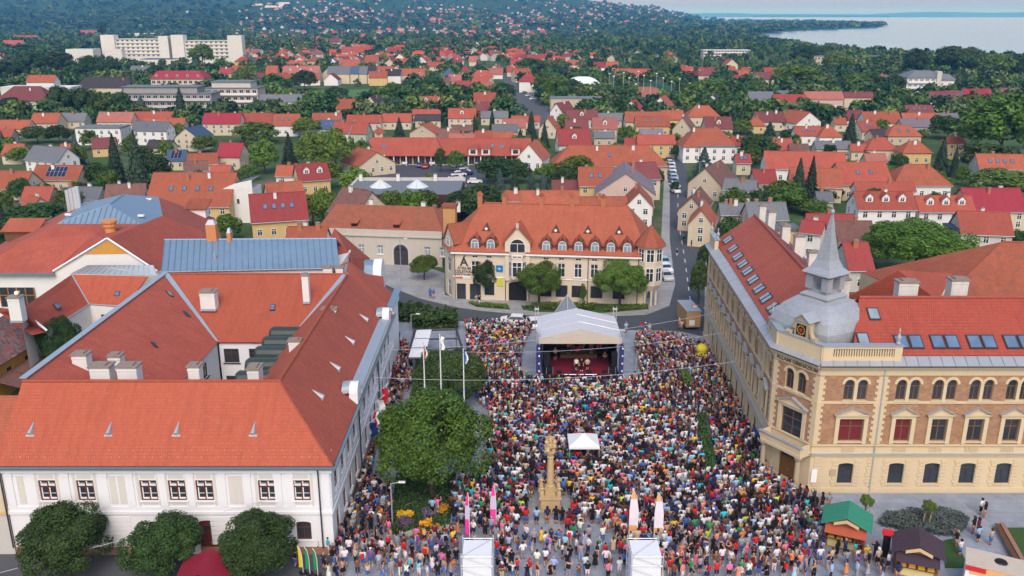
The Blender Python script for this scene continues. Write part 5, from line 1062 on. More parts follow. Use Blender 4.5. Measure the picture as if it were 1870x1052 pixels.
# roofs
b = MB(); fr = [(31.4, 75.3, 14.05), (64, 75.3, 14.05), (64, 80.7, 17.9), (33.6, 80.7, 17.9)]; b.slab(fr, .16); rFg = b.build('roof', roof_mat('roof_school', (.385, .074, .046, 1), patch=.15, th=.36, mortar=.5), gy, Og)
lf = [(25.95, 82.2, 14.05), (28.2, 118.4, 14.05), (33.2, 117.6, 17.9), (31.0, 84, 17.9)]; b = MB(); b.slab(lf, .16); rLg = b.build('roof', roof_mat('roof_side_pink', (.37, .085, .052, 1)), gy, Og)
b = MB(); b.slab([(64, 86.5, 14), (33, 86.5, 14), (33.6, 80.7, 17.9), (64, 80.7, 17.9)], .16); b.slab([(31, 84, 17.9), (33.2, 117.6, 17.9), (38.5, 117.6, 14), (36.2, 84, 14)], .16); b.build('roof', ROOF['maroon'], gy, Og)
b = MB(); b.tube([(33.6, 80.7, 17.95), (64, 80.7, 17.95)], .15, 6); b.tube([(31, 84, 17.95), (33.2, 117.6, 17.95)], .15, 6); b.build('ridge_tiles', ROOF['redor'], gy, Og)
b = MB(); b.slab([P3(1540, 545, 14.3), P3(1640, 493, 17.9), P3(1714, 550, 14.2)], .16); b.slab([P3(1640, 493, 17.9), P3(1714, 550, 14.2), P3(1740, 500, 16)], .16); b.build('rear_roof', ROOF['redor'], gy, Og)
b = MB(); b.prism(ccw([P3(1545, 545, 13)[:2], P3(1714, 550, 13)[:2], P3(1740, 500, 13)[:2], P3(1640, 493, 13)[:2]]), 0, 12.5); b.build('rear_wall', M_CR, gy, Og)
def skyl(plane, rf, u, v, hw, hl, n=1, gap=0, glass=None):
    p, q_, r_ = (Vector(x) for x in plane); c_ = on_plane(u, v, *plane); e_ = (q_ - p).normalized(); nn_ = e_.cross(r_ - p).normalized(); s_ = nn_.cross(e_).normalized()
    for i in range(n):
        k = c_ + e_ * ((i - (n - 1) / 2) * (2 * hw + gap)); roof_light(rf, Og, [k - e_ * hw - s_ * hl, k + e_ * hw - s_ * hl, k + e_ * hw + s_ * hl, k - e_ * hw + s_ * hl], glass)
for i, u in enumerate((1659, 1725, 1792, 1859)): skyl(fr[:3], rFg, u, 625, .62, .78, 2, .12, M_SKYL)
skyl(fr[:3], rFg, 1595, 574, .55, .72, 1, 0, M_WINL); skyl(fr[:3], rFg, 1576, 620, .55, .72, 1, 0, M_WINL)
pl = (lf[0], lf[1], lf[2])
for (u, v) in ((1330, 439), (1339, 455), (1348, 469.5), (1357, 483), (1366, 496), (1376, 511.5), (1387, 528), (1399, 545), (1413, 563)): skyl(pl, rLg, u, v, .42, .72, 2, .16, M_WINL)
# attic parapet, balustrade, finials
b = MB()
for (p, q_, a0, a1) in ((gA, gB, LSd - 3.6, LSd + .1), (gB, gC, -.1, LCh + .1), (gC, gD, -.1, 1.0), (gC, gD, 6.6, 7.3)): strip(b, p, q_, a0, a1, 13.5, 15.1, .02, 0, .55)
strip(b, gC, gD, 1.0, 6.6, 13.5, 14.05, .0, 0, .5); strip(b, gC, gD, 1.0, 6.6, 14.85, 15.08, .0, 0, .5); b.build('attic_parapet', M_CR, gy, Og); b = MB(); strip(b, gA, gB, .2, 4.0, 13.5, 15.0, .02, 0, .5); b.build('attic_parapet', M_CR, gy, Og)
for i in range(24):
    b = MB(); strip(b, gC, gD, 1.15 + i * .232, 1.28 + i * .232, 14.05, 14.85, -.12, 0, .36); b.build('baluster', M_CR, gy, Og)
for (p, q_, a0, a1) in ((gA, gB, LSd - 3.7, LSd + .1), (gB, gC, -.1, LCh + .1), (gC, gD, -.1, 7.4), (gA, gB, .1, 4.1)): b = MB(); strip(b, p, q_, a0, a1, 15.1, 15.2 + .003 * (p is gB), .1, 0, .68); b.build('parapet_flashing', M_ZINC, gy, Og)
def finial(X, Y, z):
    b = MB(); b.lathe((X, Y, z), [(.22, 0), (.22, .2), (.10, .3), (.24, .55), (.22, .75), (.10, .95), (.07, 1.2), (.10, 1.3), (.03, 1.55)], 10); b.build('finial', M_GREYZ, gy, Og, smooth=True)
ex, ey, nx_, ny_, an, L = wall_frame(gA, gB)
for (X, Y) in ((gC[0] + 6.95, gC[1] + .3), (gB[0] + .45, gB[1] + 3.4), (gA[0] + .1, gA[1] - .5), (gA[0] - .1 + .3, gA[1] - 3.8)): finial(X, Y, 15.2)
# dome: four-sided, shingled in zinc
dc = (30.25, 81.0); da = math.atan2(gC[1] - gB[1], gC[0] - gB[0])
def sq_(r_, z, k=.0, n=6):
    out = []
    for i in range(4):
        for j in range(n):
            t_ = j / n; a0 = math.pi / 4 + i * math.pi / 2; p = Vector((math.cos(a0), math.sin(a0))) * (1 - t_) + Vector((math.cos(a0 + math.pi / 2), math.sin(a0 + math.pi / 2))) * t_
            p = p * (1 + k * math.sin(math.pi * t_)); out.append((dc[0] + (p.x * math.cos(da) - p.y * math.sin(da)) * r_ * 1.414, dc[1] + (p.x * math.sin(da) + p.y * math.cos(da)) * r_ * 1.414, z))
    return out
def zinc_shingle():
    m, t, b = nmat('zinc_shingles'); uv = tc(t, 'UV'); br = t.nodes.new('ShaderNodeTexBrick'); br.inputs['Scale'].default_value = 1; br.inputs['Brick Width'].default_value = .3; br.inputs['Row Height'].default_value = .17; br.inputs['Mortar Size'].default_value = .015
    br.inputs['Color1'].default_value = (.44, .46, .48, 1); br.inputs['Color2'].default_value = (.38, .40, .43, 1); br.inputs['Mortar'].default_value = (.28, .30, .33, 1); t.links.new(uv, br.inputs['Vector'])
    n = noise(t, .7, 5, geo(t)); t.links.new(mixc(t, br.outputs[0], (.30, .32, .34, 1), ramp(t, n, .5, (0, 0, 0, 1), .8, (1, 1, 1, 1))), b.inputs['Base Color']); b.inputs['Metallic'].default_value = .35; b.inputs['Roughness'].default_value = .5; bump(t, b, br.outputs[1], -.5, .02); return m
M_SH = zinc_shingle()
b = MB(); b.ring([sq_(r_, z, .15) for (r_, z) in ((3.25, 13.6), (3.42, 14.6), (3.36, 15.5), (3.10, 16.4), (2.62, 17.15), (1.95, 17.75), (1.15, 18.1))]); b.build('dome', M_SH, gy, Og)
b = MB(); b.ring([sq_(1.55, 18.05), sq_(1.6, 18.2), sq_(1.2, 18.5)]); b.ring([sq_(1.05, 18.5), sq_(1.05, 18.8)]); b.ring([sq_(1.1, 20.1), sq_(1.1, 20.4)])
for i in range(4):
    a = da + math.pi / 4 + i * math.pi / 2; q_ = (dc[0] + 1.28 * math.cos(a), dc[1] + 1.28 * math.sin(a)); b.obox(q_, .74, .74, 18.8, 20.1, da)
b.build('lantern', M_GREYZ, gy, Og)
b = MB(); b.ring([sq_(1.6, 20.38), sq_(1.56, 20.5), sq_(1.08, 20.95), sq_(.76, 21.7), sq_(.44, 23.4), sq_(.06, 26.2)]); b.build('spire', M_SH, gy, Og)
b = MB(); b.lathe((dc[0], dc[1], 26.1), [(.05, 0), (.2, .15), (.2, .3), (.05, .45), (.02, .7)], 8); b.build('spire_ball', M_GREYZ, gy, Og)
# clock in its little gabled housing on the parapet
cx_, cy_ = PP(cm, -.35); ca_ = math.atan2(ey, ex); ex, ey, nx_, ny_, an, L = wall_frame(gB, gC)
b = MB(); c2 = PP(cm, -.5); b.obox(c2, 1.5, .9, 14.9, 16.7, an, 0); b.obox(c2, 1.75, 1.0, 16.7, 16.85, an, 1)
Pq = lambda a, o, z: (gB[0] + ex * a + nx_ * o, gB[1] + ey * a + ny_ * o, z)
for s_ in (-1, 1): b.slab([Pq(cm + s_ * .95, .08, 16.8), Pq(cm, .08, 17.5), Pq(cm, -1.6, 17.5), Pq(cm + s_ * .95, -1.6, 16.8)], .08, 1)
b.face([Pq(cm - .8, -.06, 16.85), Pq(cm + .8, -.06, 16.85), Pq(cm, -.06, 17.4)], 0)
for s_ in (-1, 1): b.tube([Pq(cm + s_ * 1.7, -.25, 15.3), Pq(cm + s_ * 1.25, -.25, 15.35), Pq(cm + s_ * .95, -.25, 15.9), Pq(cm + s_ * .85, -.25, 16.5)], [.28, .26, .2, .14], 7, 0)
hs_ = b.build('clock_housing', [M_STONE, M_GREYZ], gy, Og)
b = MB(); q0_ = [Pq(cm - .55, -.03, 15.35), Pq(cm + .55, -.03, 15.35), Pq(cm + .55, -.03, 16.45), Pq(cm - .55, -.03, 16.45)]; b.hexa([Pq(cm - .55, -.04, 15.35), Pq(cm + .55, -.04, 15.35), Pq(cm + .55, -.10, 15.35), Pq(cm - .55, -.10, 15.35), Pq(cm - .55, -.04, 16.45), Pq(cm + .55, -.04, 16.45), Pq(cm + .55, -.10, 16.45), Pq(cm - .55, -.10, 16.45)]); b.build('clock_face', M_BLACK, hs_, Og)
M_HAND = plain('clock_red', (.60, .06, .02, 1), .5); M_GOLD = plain('clock_gold', (.62, .36, .05, 1), .4)
b = MB()
for i in range(12):
    a = i * math.pi / 6; b.hexa([Pq(cm + .40 * math.sin(a) + dx_, -.035 + o_, 15.9 + .40 * math.cos(a) + dz_) for o_ in (0, .03) for (dx_, dz_) in ((-.05, -.05), (.05, -.05), (.05, .05), (-.05, .05))])
b.build('hour_mark', M_GOLD, hs_, Og)
b = MB()
for i in range(8):
    a = i * math.pi / 4 + .2; b.face([Pq(cm + .06 * math.sin(a + 1.2), 0.0, 15.9 + .06 * math.cos(a + 1.2)), Pq(cm + .30 * math.sin(a), .0, 15.9 + .30 * math.cos(a)), Pq(cm + .06 * math.sin(a - 1.2), .0, 15.9 + .06 * math.cos(a - 1.2))])
b.build('clock_star', M_HAND, hs_, Og)
# chimneys
M_CHW = wall_mat('chimney_weathered', (.66, .63, .58, 1), .5)
for (u, vt, Y, w_, d_, hg) in ((1661, 517, 84.2, 1.95, 1.2, 3.4), (1755, 513, 84.6, 1.7, 1.2, 3.4), (1437, 414, 112, 1.05, .9, 4.5), (1462, 433, 106, 1.15, .9, 4.5), (1488, 462, 98, 1.2, .9, 4.5), (1546, 512, 90, .9, .8, 3.5), (1411, 388, 120, 1.0, .8, 4), (1394, 377, 124, .9, .8, 4)): chim(gy, u, vt, Y, w_, d_, hg, Og, M_CHW)
# flag on the balcony
fl = thing('flag', 'dark blue flag hanging from the school balcony corner', 'flag', (*PP(.2, 1.5), 4.9), an); b = MB(); b.tube([(0, 0, 0), (-.1, -1.0, 1.0)], .025, 5); b.build('pole', M_WOOD, fl)
b = MB(); b.ring([[(-.1 + .25 * j, -1.0 + .05 * math.sin(j), 1.0 - .35 * j * .6), (-.05 + .25 * j, -.95 + .05 * math.sin(j), .25 - .25 * j * .6)][::1] + [(-.05 + .25 * j, -.93 + .05 * math.sin(j), .25 - .25 * j * .6), (-.1 + .25 * j, -.98 + .05 * math.sin(j), 1.0 - .35 * j * .6)] for j in range(5)]); b.build('cloth', plain('flag_blue', (.012, .03, .16, 1), .8), fl)
# big hall with brown roof behind the school
Oh = (55, 100, 0); hb = thing('school_hall', 'large hall with broad rust-brown hipped roof behind the school', 'building', Oh)
T0, T1, Q0, Q1, Q2 = P3(1832, 441, 17.5), P3(1960, 447, 17.5), P3(1688, 520, 11.5), P3(1716, 551, 11.5), P3(2000, 551, 11.5)
Q0 = (Q1[0] - 4, Q1[1] + 14, 11.0)
b = MB(); b.slab([Q1, Q2, T1, T0], .16); b.slab([Q1, T0, Q0], .16); b.tube([Q1, T0], .12, 5); b.tube([T0, T1], .14, 5); b.build('roof', ROOF['rust'], hb, Oh)
b = MB(); b.prism(ccw([Q1[:2], Q2[:2], (Q2[0], Q2[1] + 15), Q0[:2]]), 0, 11); b.build('wall', WALL['cream'], hb, Oh)
for (X, Y, w_, d_) in ((-28, 84, 30, 42), (-60, 135, 55, 46), (-36, 112, 30, 18), (-55, 95, 30, 30), (33, 97, 14, 46), (46, 80, 40, 14), (60, 103, 44, 26)): HOUSES.append((X, Y, w_, d_, 0))
HOUSES.append((at(1000, 548)[0], at(1000, 548)[1] + 7, 40, 17, 0)); HOUSES.append((m0[0] - 2, m0[1] + 6, 34, 16, an))
# === HOUSES OF THE TOWN
ROOFW = {'orange': 'orange', 'front': 'bright orange', 'redor': 'red-orange', 'red': 'red', 'crim': 'crimson', 'maroon': 'maroon', 'brown': 'brown', 'rust': 'rust', 'old': 'patched', 'pink': 'pinkish', 'grey': 'grey', 'dark': 'dark', 'blue': 'blue', 'lav': 'lavender', 'flat': 'flat grey', 'white': 'white'}
WALLW = {'white': 'white', 'cream': 'cream', 'yellow': 'yellow', 'pale': 'pale grey', 'beige': 'beige', 'grey': 'grey', 'pinkw': 'pink', 'ochre': 'ochre', 'green': 'pale green', 'brickw': 'brick red', 'hosp': 'off-white'}
def slope_slab(b, pts, th=.16, m=0): b.slab(pts, th, m)
BUILT_HOUSES = []
def house(cx, cy, w_, d_, ze, zr, kind='F', rz=0.0, roof='orange', wall='cream', chim=1, win=True, sky_=0, solar=0, dorm=0, z0=0, desc=None, cat='house', extra=None, label=None, name='house', frame=None):
    """local x along the ridge; kind F gable, H hip, B flat roofed box"""
    root = thing(name, '', cat, (cx, cy, z0), rz, None)
    HOUSES.append((cx, cy, w_ + 1.2, d_ + 1.2, rz))
    ca, sa = math.cos(rz), math.sin(rz)
    a, b_ = w_ / 2, d_ / 2; wb = MB(); rb = MB(); ov = .38
    wb.face([(-a, -b_, 0), (a, -b_, 0), (a, -b_, ze), (-a, -b_, ze)]); wb.face([(a, b_, 0), (-a, b_, 0), (-a, b_, ze), (a, b_, ze)])
    pit = (zr - ze) / b_ if b_ else 0
    if kind == 'F':
        wb.face([(a, -b_, 0), (a, b_, 0), (a, b_, ze), (a, 0, zr - .05), (a, -b_, ze)]); wb.face([(-a, b_, 0), (-a, -b_, 0), (-a, -b_, ze), (-a, 0, zr - .05), (-a, b_, ze)])
        e = ze - ov * pit
        rb.slab([(-a - .25, -b_ - ov, e + .12), (a + .25, -b_ - ov, e + .12), (a + .25, 0, zr + .12), (-a - .25, 0, zr + .12)], .14)
        rb.slab([(a + .25, b_ + ov, e + .12), (-a - .25, b_ + ov, e + .12), (-a - .25, 0, zr + .12), (a + .25, 0, zr + .12)], .14)
        rb.tube([(-a - .27, 0, zr + .12), (a + .27, 0, zr + .12)], .11, 5)
    elif kind == 'H':
        wb.face([(a, -b_, 0), (a, b_, 0), (a, b_, ze), (a, -b_, ze)]); wb.face([(-a, b_, 0), (-a, -b_, 0), (-a, -b_, ze), (-a, b_, ze)])
        e = ze - ov * pit + .1; A, B = a + ov, b_ + ov; h = max(.05, a - b_ * .85)
        P = [(-A, -B, e), (A, -B, e), (A, B, e), (-A, B, e), (-h, 0, zr + .1), (h, 0, zr + .1)]
        rb.slab([P[0], P[1], P[5], P[4]], .14); rb.slab([P[2], P[3], P[4], P[5]], .14); rb.slab([P[1], P[2], P[5]], .14); rb.slab([P[3], P[0], P[4]], .14)
        rb.tube([P[4], P[5]], .12, 5)
        for i, j in ((0, 4), (3, 4), (1, 5), (2, 5)): rb.tube([P[i], P[j]], .09, 4)
    else:
        wb.face([(a, -b_, 0), (a, b_, 0), (a, b_, ze), (a, -b_, ze)]); wb.face([(-a, b_, 0), (-a, -b_, 0), (-a, -b_, ze), (-a, b_, ze)])
        rb.box(-a - .2, a + .2, -b_ - .2, b_ + .2, ze, ze + .35); rb.box(-a + .3, a - .3, -b_ + .3, b_ - .3, ze + .35, ze + .42)
    wb.build('wall', WALL[wall], root); ro = rb.build('roof', ROOF[roof], root)
    near = math.hypot(cx, cy) < 420
    k = 'F' if kind != 'B' else 'B'
    if chim and kind != 'B':
        for i in range(chim):
            x = (-.3 + .6 * ((i + .5) / chim) + random.uniform(-.12, .12)) * w_; y = random.choice((-1, 1)) * b_ * random.uniform(.12, .3); 
            link('chimney', chimney_mesh(random.choice((.6, .8)), 1.9, random.random() < .45), ro, (x, y, zr - abs(y) * pit - .7))
    if win and near:
        # local sides that the square can see
        rows = [1.0] if ze < 4.4 else ([1.0, ze - 1.9] if ze < 7 else [1.0 + 2.9 * i for i in range(int(ze // 2.9))])
        to_cam = Vector((-cx, -cy)); sides = []
        for (nx_, ny_, half, run) in ((0, -1, b_, a), (0, 1, b_, a), (1, 0, a, b_), (-1, 0, a, b_)):
            gx, gy = nx_ * ca - ny_ * sa, nx_ * sa + ny_ * ca
            if gx * to_cam.x + gy * to_cam.y > .12 * to_cam.length: sides.append((nx_, ny_, half, run))
        for (nx_, ny_, half, run) in sides:
            n = max(1, int(run * 2 / 2.6)); n = min(n, 9)
            for zz in rows:
                for i in range(n):
                    q_ = -run + (i + .5) * 2 * run / n
                    ang = math.atan2(ny_, nx_) + math.pi / 2
                    x = nx_ * half + (q_ if nx_ == 0 else 0); y = ny_ * half + (q_ if ny_ == 0 else 0)
                    put_window(root, x, y, zz, ang, 1.05, 1.35, frame)
            if kind == 'F' and nx_ != 0 and zr - ze > 2.2: put_window(root, nx_ * half, 0, ze + .3, math.atan2(ny_, nx_) + math.pi / 2, .9, 1.1, frame)
    if near and cy < 260 and kind != 'B':
        gb = MB(); e2 = ze - ov * pit + .02
        gb.tube([(-a - .25, -b_ - ov - .06, e2), (a + .25, -b_ - ov - .06, e2)], .08, 5); gb.build('gutter', M_GREYZ, ro)
    if kind in 'FH':
        ang = math.atan(pit)
        def on_roof(x, y, z_off=.16): return (x, y, zr + .12 - abs(y) * pit + z_off)
        for i in range(sky_):
            x = (-.5 + (i + 1) / (sky_ + 1)) * w_ * .8; y = -b_ * .5
            s_ = MB(); s_.box(-.45, .45, -.65, .65, -.06, .05, 0); s_.box(-.36, .36, -.56, .56, .05, .06, 1)
            o = s_.build('skylight', [M_FRG, M_SKYL], ro); o.location = on_roof(x, y, .05); o.rotation_euler = (ang, 0, 0)
        if solar:
            nx_ = solar
            s_ = MB(); s_.box(-.5, .5, -.82, .82, 0, .05, 0); s_.box(-.47, .47, -.79, .79, .05, .055, 1)
            me = s_.mesh('solar_panel', [M_STEEL, M_SOLAR])
            for i in range(nx_):
                for j in range(2):
                    o = link('solar_panel', me, ro, on_roof((i - (nx_ - 1) / 2) * 1.06, -b_ * (.32 + .36 * j), .06)); o.rotation_euler = (ang, 0, 0)
        for i in range(dorm):
            x = (-.5 + (i + .5) / dorm) * w_ * .86; y = -b_ * .62; zb = zr - abs(y) * pit
            dm = MB(); hh = 1.25; L = min(2.2, (zr - zb) / max(.3, pit) * .9)
            dm.box(x - .75, x + .75, y, y + L, zb - .3, zb + hh, 0)
            dm.face([(x - .75, y, zb + hh), (x + .75, y, zb + hh), (x, y, zb + hh + .7)], 0)
            dm.slab([(x - .95, y - .2, zb + hh - .1), (x, y - .2, zb + hh + .8), (x, y + L, zb + hh + .8), (x - .95, y + L, zb + hh - .1)], .1, 1)
            dm.slab([(x + .95, y - .2, zb + hh - .1), (x, y - .2, zb + hh + .8), (x, y + L, zb + hh + .8), (x + .95, y + L, zb + hh - .1)], .1, 1)
            do = dm.build('dormer', [WALL['white'], ROOF[roof]], ro)
            wm = window_meshes(.95, 1.0, M_FRW); o = link('dormer_window', wm[0], ro, (x, y, zb + .1)); 
            pn = bpy.data.objects.new('dormer_pane', wm[1]); C.objects.link(pn); pn.parent = ro; pn.location = (x, y, zb + .1)
    BUILT_HOUSES.append(dict(o=root, roof=roof, wall=wall, kind=kind, x=cx, y=cy, w=w_, ze=ze, solar=solar, dorm=dorm, sky=sky_, desc=desc, label=label, cat=cat))
    return root

def solve_d(u, Yf, ze, vr, tanp):
    lo, hi = .5, 40.0
    for _ in range(40):
        m_ = (lo + hi) / 2; v = pr(0, Yf + m_, ze + m_ * tanp)[1]
        if v > vr: lo = m_
        else: hi = m_
    return (lo + hi) / 2
PAN = {'A': (0, 0), 'B': (600, 0), 'C': (1230, 0), 'D': (0, 340), 'E': (600, 340), 'F': (1230, 340)}
KS = 640 / 1870
def HF(pan, xl, xr, yr, ye, ze, roof, wall, pitch=40, rz=0, kind='F', maxd=9.0, **kw):
    ox, oy = PAN[pan]; ul, ur, vr, ve = ox + xl * KS, ox + xr * KS, oy + yr * KS, oy + ye * KS
    uc = (ul + ur) / 2; X, Y = at(uc, ve, ze - .2); 
    xl_, xr_ = at(ul, ve, ze - .2)[0], at(ur, ve, ze - .2)[0]; w_ = xr_ - xl_
    d = min(maxd, max(2.0, solve_d(uc, Y, ze, vr, math.tan(R(pitch))))) 
    if kind == 'B': d = kw.pop('dep', 8) / 2; return house(X, Y + d, w_, 2 * d, ze, ze, 'B', R(rz), roof, wall, **kw)
    zr = ze + d * math.tan(R(pitch))
    if rz: w_ = w_ * .95
    return house(X, Y + d + .3, max(3.5, w_ - .5), 2 * d - .2, ze, zr, kind, R(rz), roof, wall, **kw)
def HG(pan, xl, xr, ya, ye, ze, roof, wall, L=10, rz=0, **kw):
    ox, oy = PAN[pan]; ul, ur, va, ve = ox + xl * KS, ox + xr * KS, oy + ya * KS, oy + ye * KS
    uc = (ul + ur) / 2; X, Y = at(uc, ve, ze); w_ = at(ur, ve, ze)[0] - at(ul, ve, ze)[0]
    za = max(ze + w_ * .3, min(ze + w_ * .62, zat(uc, va, Y)[1]))
    return house(X, Y + L / 2, L, w_, ze, za, 'F', R(90 + rz), roof, wall, **kw)

# ---- left part of the town
HF('A', -60, 150, 915, 1010, 3, 'orange', 'cream', rz=-8); HF('A', 150, 430, 885, 962, 3.6, 'orange', 'cream', solar=5, rz=-4)
HF('A', 110, 370, 785, 860, 4.8, 'grey', 'white', rz=-22); HF('A', 765, 1225, 925, 1105, 4.6, 'orange', 'yellow', sky_=4, maxd=8, chim=2)
HF('A', 985, 1150, 820, 880, 3, 'orange', 'cream', rz=15); HF('A', 1110, 1225, 885, 940, 3, 'redor', 'pale'); HF('A', 1150, 1292, 765, 840, 4.2, 'crim', 'cream', rz=-6)
HF('A', 1550, 1735, 875, 965, 4.0, 'red', 'yellow', rz=24, dorm=2); HF('A', 1465, 1612, 885, 942, 3, 'orange', 'white', chim=2); HF('A', 880, 985, 802, 860, 3, 'blue', 'cream', solar=3)
HG('A', 940, 1075, 685, 735, 4.6, 'blue', 'cream', 10, rz=-10); HF('A', 400, 640, 652, 690, 5.8, 'flat', 'white', kind='B', dep=9, desc='modern flat-roofed')
HF('A', 690, 905, 650, 700, 5.2, 'grey', 'white', rz=-8, sky_=2); HF('A', 1075, 1280, 605, 662, 4.6, 'crim', 'cream', chim=3); HF('A', 155, 305, 605, 660, 3.2, 'orange', 'cream', chim=1)
HF('A', 510, 700, 600, 652, 3.2, 'pink', 'cream', chim=2); HF('A', 705, 910, 598, 640, 3.4, 'redor', 'cream'); HF('A', 760, 980, 632, 672, 3, 'orange', 'pale')
HF('A', 1285, 1448, 605, 668, 3.6, 'redor', 'cream', chim=2); HF('A', 1450, 1592, 610, 672, 4.2, 'rust', 'white', sky_=2); HF('A', 1660, 1820, 606, 642, 3, 'rust', 'cream')
HF('A', 1690, 1835, 642, 690, 3, 'blue', 'pale', sky_=3); HF('A', 1380, 1605, 505, 545, 5, 'grey', 'white', chim=2); HF('A', -20, 150, 642, 690, 3.2, 'orange', 'cream')
HF('A', -40, 60, 690, 735, 3, 'redor', 'pale'); HF('A', 470, 600, 737, 792, 3, 'maroon', 'yellow', rz=18); HF('A', 770, 925, 750, 792, 3, 'dark', 'cream', rz=-12)
HF('A', 960, 1095, 862, 915, 3, 'brown', 'cream', rz=20); HF('A', 135, 285, 402, 440, 9, 'orange', 'white'); HF('A', 0, 380, 438, 470, 9, 'white', 'hosp', kind='B', dep=11, desc='long flat-roofed apartment')
HF('A', -30, 255, 462, 540, 6.5, 'maroon', 'green', kind='H', chim=4, desc='hip-roofed apartment'); HF('A', 390, 710, 412, 470, 5.5, 'dark', 'cream', kind='H', chim=3)
HF('A', 1505, 1700, 352, 395, 6, 'pink', 'cream', dorm=3); HF('A', 0, 110, 210, 250, 6, 'redor', 'cream'); HF('A', 60, 190, 190, 218, 6, 'redor', 'cream')
HF('A', 405, 525, 160, 180, 6, 'redor', 'white', kind='H'); HF('A', 670, 910, 155, 180, 7, 'white', 'hosp', kind='B', dep=40, desc='long white industrial')
HF('A', 690, 800, 352, 380, 4, 'grey', 'cream'); HF('A', 0, 110, 770, 830, 3, 'orange', 'cream'); HF('A', 310, 375, 770, 810, 3, 'orange', 'white')
HF('A', 1230, 1310, 352, 385, 5, 'orange', 'cream'); HF('A', 1165, 1235, 360, 395, 5, 'red', 'cream'); HF('A', 1415, 1475, 352, 400, 5, 'orange', 'yellow')
HF('A', 310, 450, 605, 650, 3, 'grey', 'cream'); HF('A', 1770, 1880, 650, 715, 3.5, 'redor', 'white', rz=-15); HF('A', 1790, 1890, 530, 585, 3.5, 'orange', 'green')
HF('A', 540, 760, 985, 1060, 3, 'brown', 'grey', rz=10, chim=2); HF('A', 330, 540, 1000, 1065, 3, 'grey', 'pale', rz=-6); HF('A', 100, 260, 1000, 1080, 3, 'redor', 'cream'); HF('A', 1390, 1600, 975, 1060, 3.5, 'rust', 'white', rz=25)
# ---- middle
for (x0, x1, rf) in ((-10, 112, 'grey'), (112, 160, 'blue'), (160, 205, 'grey'), (205, 252, 'dark')): HF('B', x0, x1, 355, 396, 6.5, rf, 'cream', chim=0, desc='terraced')
HF('B', 300, 385, 370, 405, 5.5, 'dark', 'white'); HF('B', 385, 512, 368, 402, 5.5, 'orange', 'cream'); HF('B', 440, 515, 390, 418, 4, 'pink', 'white'); HF('B', 597, 680, 370, 412, 5, 'blue', 'beige', kind='H')
HF('B', 670, 755, 432, 466, 3, 'red', 'white'); HF('B', 1015, 1118, 390, 437, 6.4, 'red', 'white', kind='H'); HF('B', 468, 642, 515, 556, 4.2, 'orange', 'yellow', dorm=2)
HG('B', 180, 300, 515, 585, 3.4, 'dark', 'cream', 10, rz=-16); HF('B', 772, 900, 495, 545, 4, 'redor', 'brickw'); HF('B', 730, 880, 545, 592, 3.5, 'maroon', 'brickw'); HF('B', 680, 735, 545, 585, 3, 'redor', 'cream')
HF('B', 445, 598, 585, 617, 3.2, 'redor', 'cream'); HF('B', 458, 600, 612, 645, 3, 'dark', 'cream'); HF('B', 635, 787, 580, 632, 4.6, 'redor', 'cream', dorm=1); HF('B', 810, 960, 595, 630, 3.2, 'grey', 'cream')
HF('B', 92, 280, 615, 658, 3.2, 'redor', 'pale'); HF('B', 280, 440, 608, 652, 3.2, 'redor', 'cream'); HF('B', 60, 215, 655, 715, 3.4, 'redor', 'green', rz=-8); HF('B', 0, 66, 605, 645, 3, 'rust', 'cream')
HG('B', 445, 590, 668, 712, 3.6, 'orange', 'beige', 9, rz=-14); HF('B', 585, 700, 690, 742, 3, 'brown', 'cream'); HF('B', 655, 770, 670, 700, 3, 'brown', 'beige'); HF('B', 870, 1012, 665, 706, 3.2, 'grey', 'beige'); HF('B', 780, 872, 700, 748, 3.2, 'redor', 'white'); HF('B', 640, 790, 718, 748, 3, 'pink', 'cream')
HF('B', 925, 1055, 635, 682, 3.2, 'pink', 'cream'); HF('B', 980, 1130, 620, 650, 3, 'redor', 'cream'); HG('B', 1135, 1230, 632, 690, 3.4, 'orange', 'cream', 9, rz=-12); HF('B', 870, 990, 706, 745, 3, 'rust', 'cream')
HG('B', 1215, 1290, 552, 600, 3.8, 'maroon', 'white', 12, rz=-30); HF('B', 1265, 1440, 588, 640, 3.6, 'maroon', 'pale', dorm=1); HF('B', 1410, 1545, 630, 692, 4.8, 'pink', 'cream', dorm=1); HF('B', 1262, 1390, 640, 690, 3.4, 'maroon', 'beige')
HF('B', 1215, 1405, 690, 777, 3.4, 'red', 'pale', dorm=1, rz=4); HF('B', 1185, 1465, 512, 530, 6.4, 'flat', 'beige', kind='B', dep=10, desc='long flat-roofed apartment')
HF('B', 1585, 1780, 598, 652, 3.4, 'orange', 'cream'); HF('B', 1640, 1825, 622, 676, 4, 'orange', 'yellow', sky_=3, chim=0); HF('B', 1650, 1855, 722, 772, 4.6, 'redor', 'yellow'); HF('B', 1660, 1790, 690, 722, 4, 'lav', 'cream'); HF('B', 1780, 1900, 590, 640, 4, 'rust', 'yellow')
HG('B', 1585, 1680, 540, 582, 3.2, 'red', 'white', 9, rz=-20); HG('B', 1735, 1850, 520, 580, 3.4, 'redor', 'white', 10, rz=-24); HF('B', 1440, 1570, 605, 645, 3, 'grey', 'cream'); HF('B', 1415, 1530, 705, 738, 3.4, 'grey', 'beige'); HF('B', 1580, 1680, 740, 775, 4, 'red', 'cream')
HF('B', 1195, 1815, 778, 888, 4.2, 'rust', 'beige', kind='H', maxd=11, chim=2, sky_=1, desc='large'); HG('B', 85, 300, 825, 880, 3.2, 'orange', 'cream', 12, rz=35, dorm=3); HG('B', 1020, 1165, 770, 850, 3.4, 'orange', 'white', 10, rz=-15)
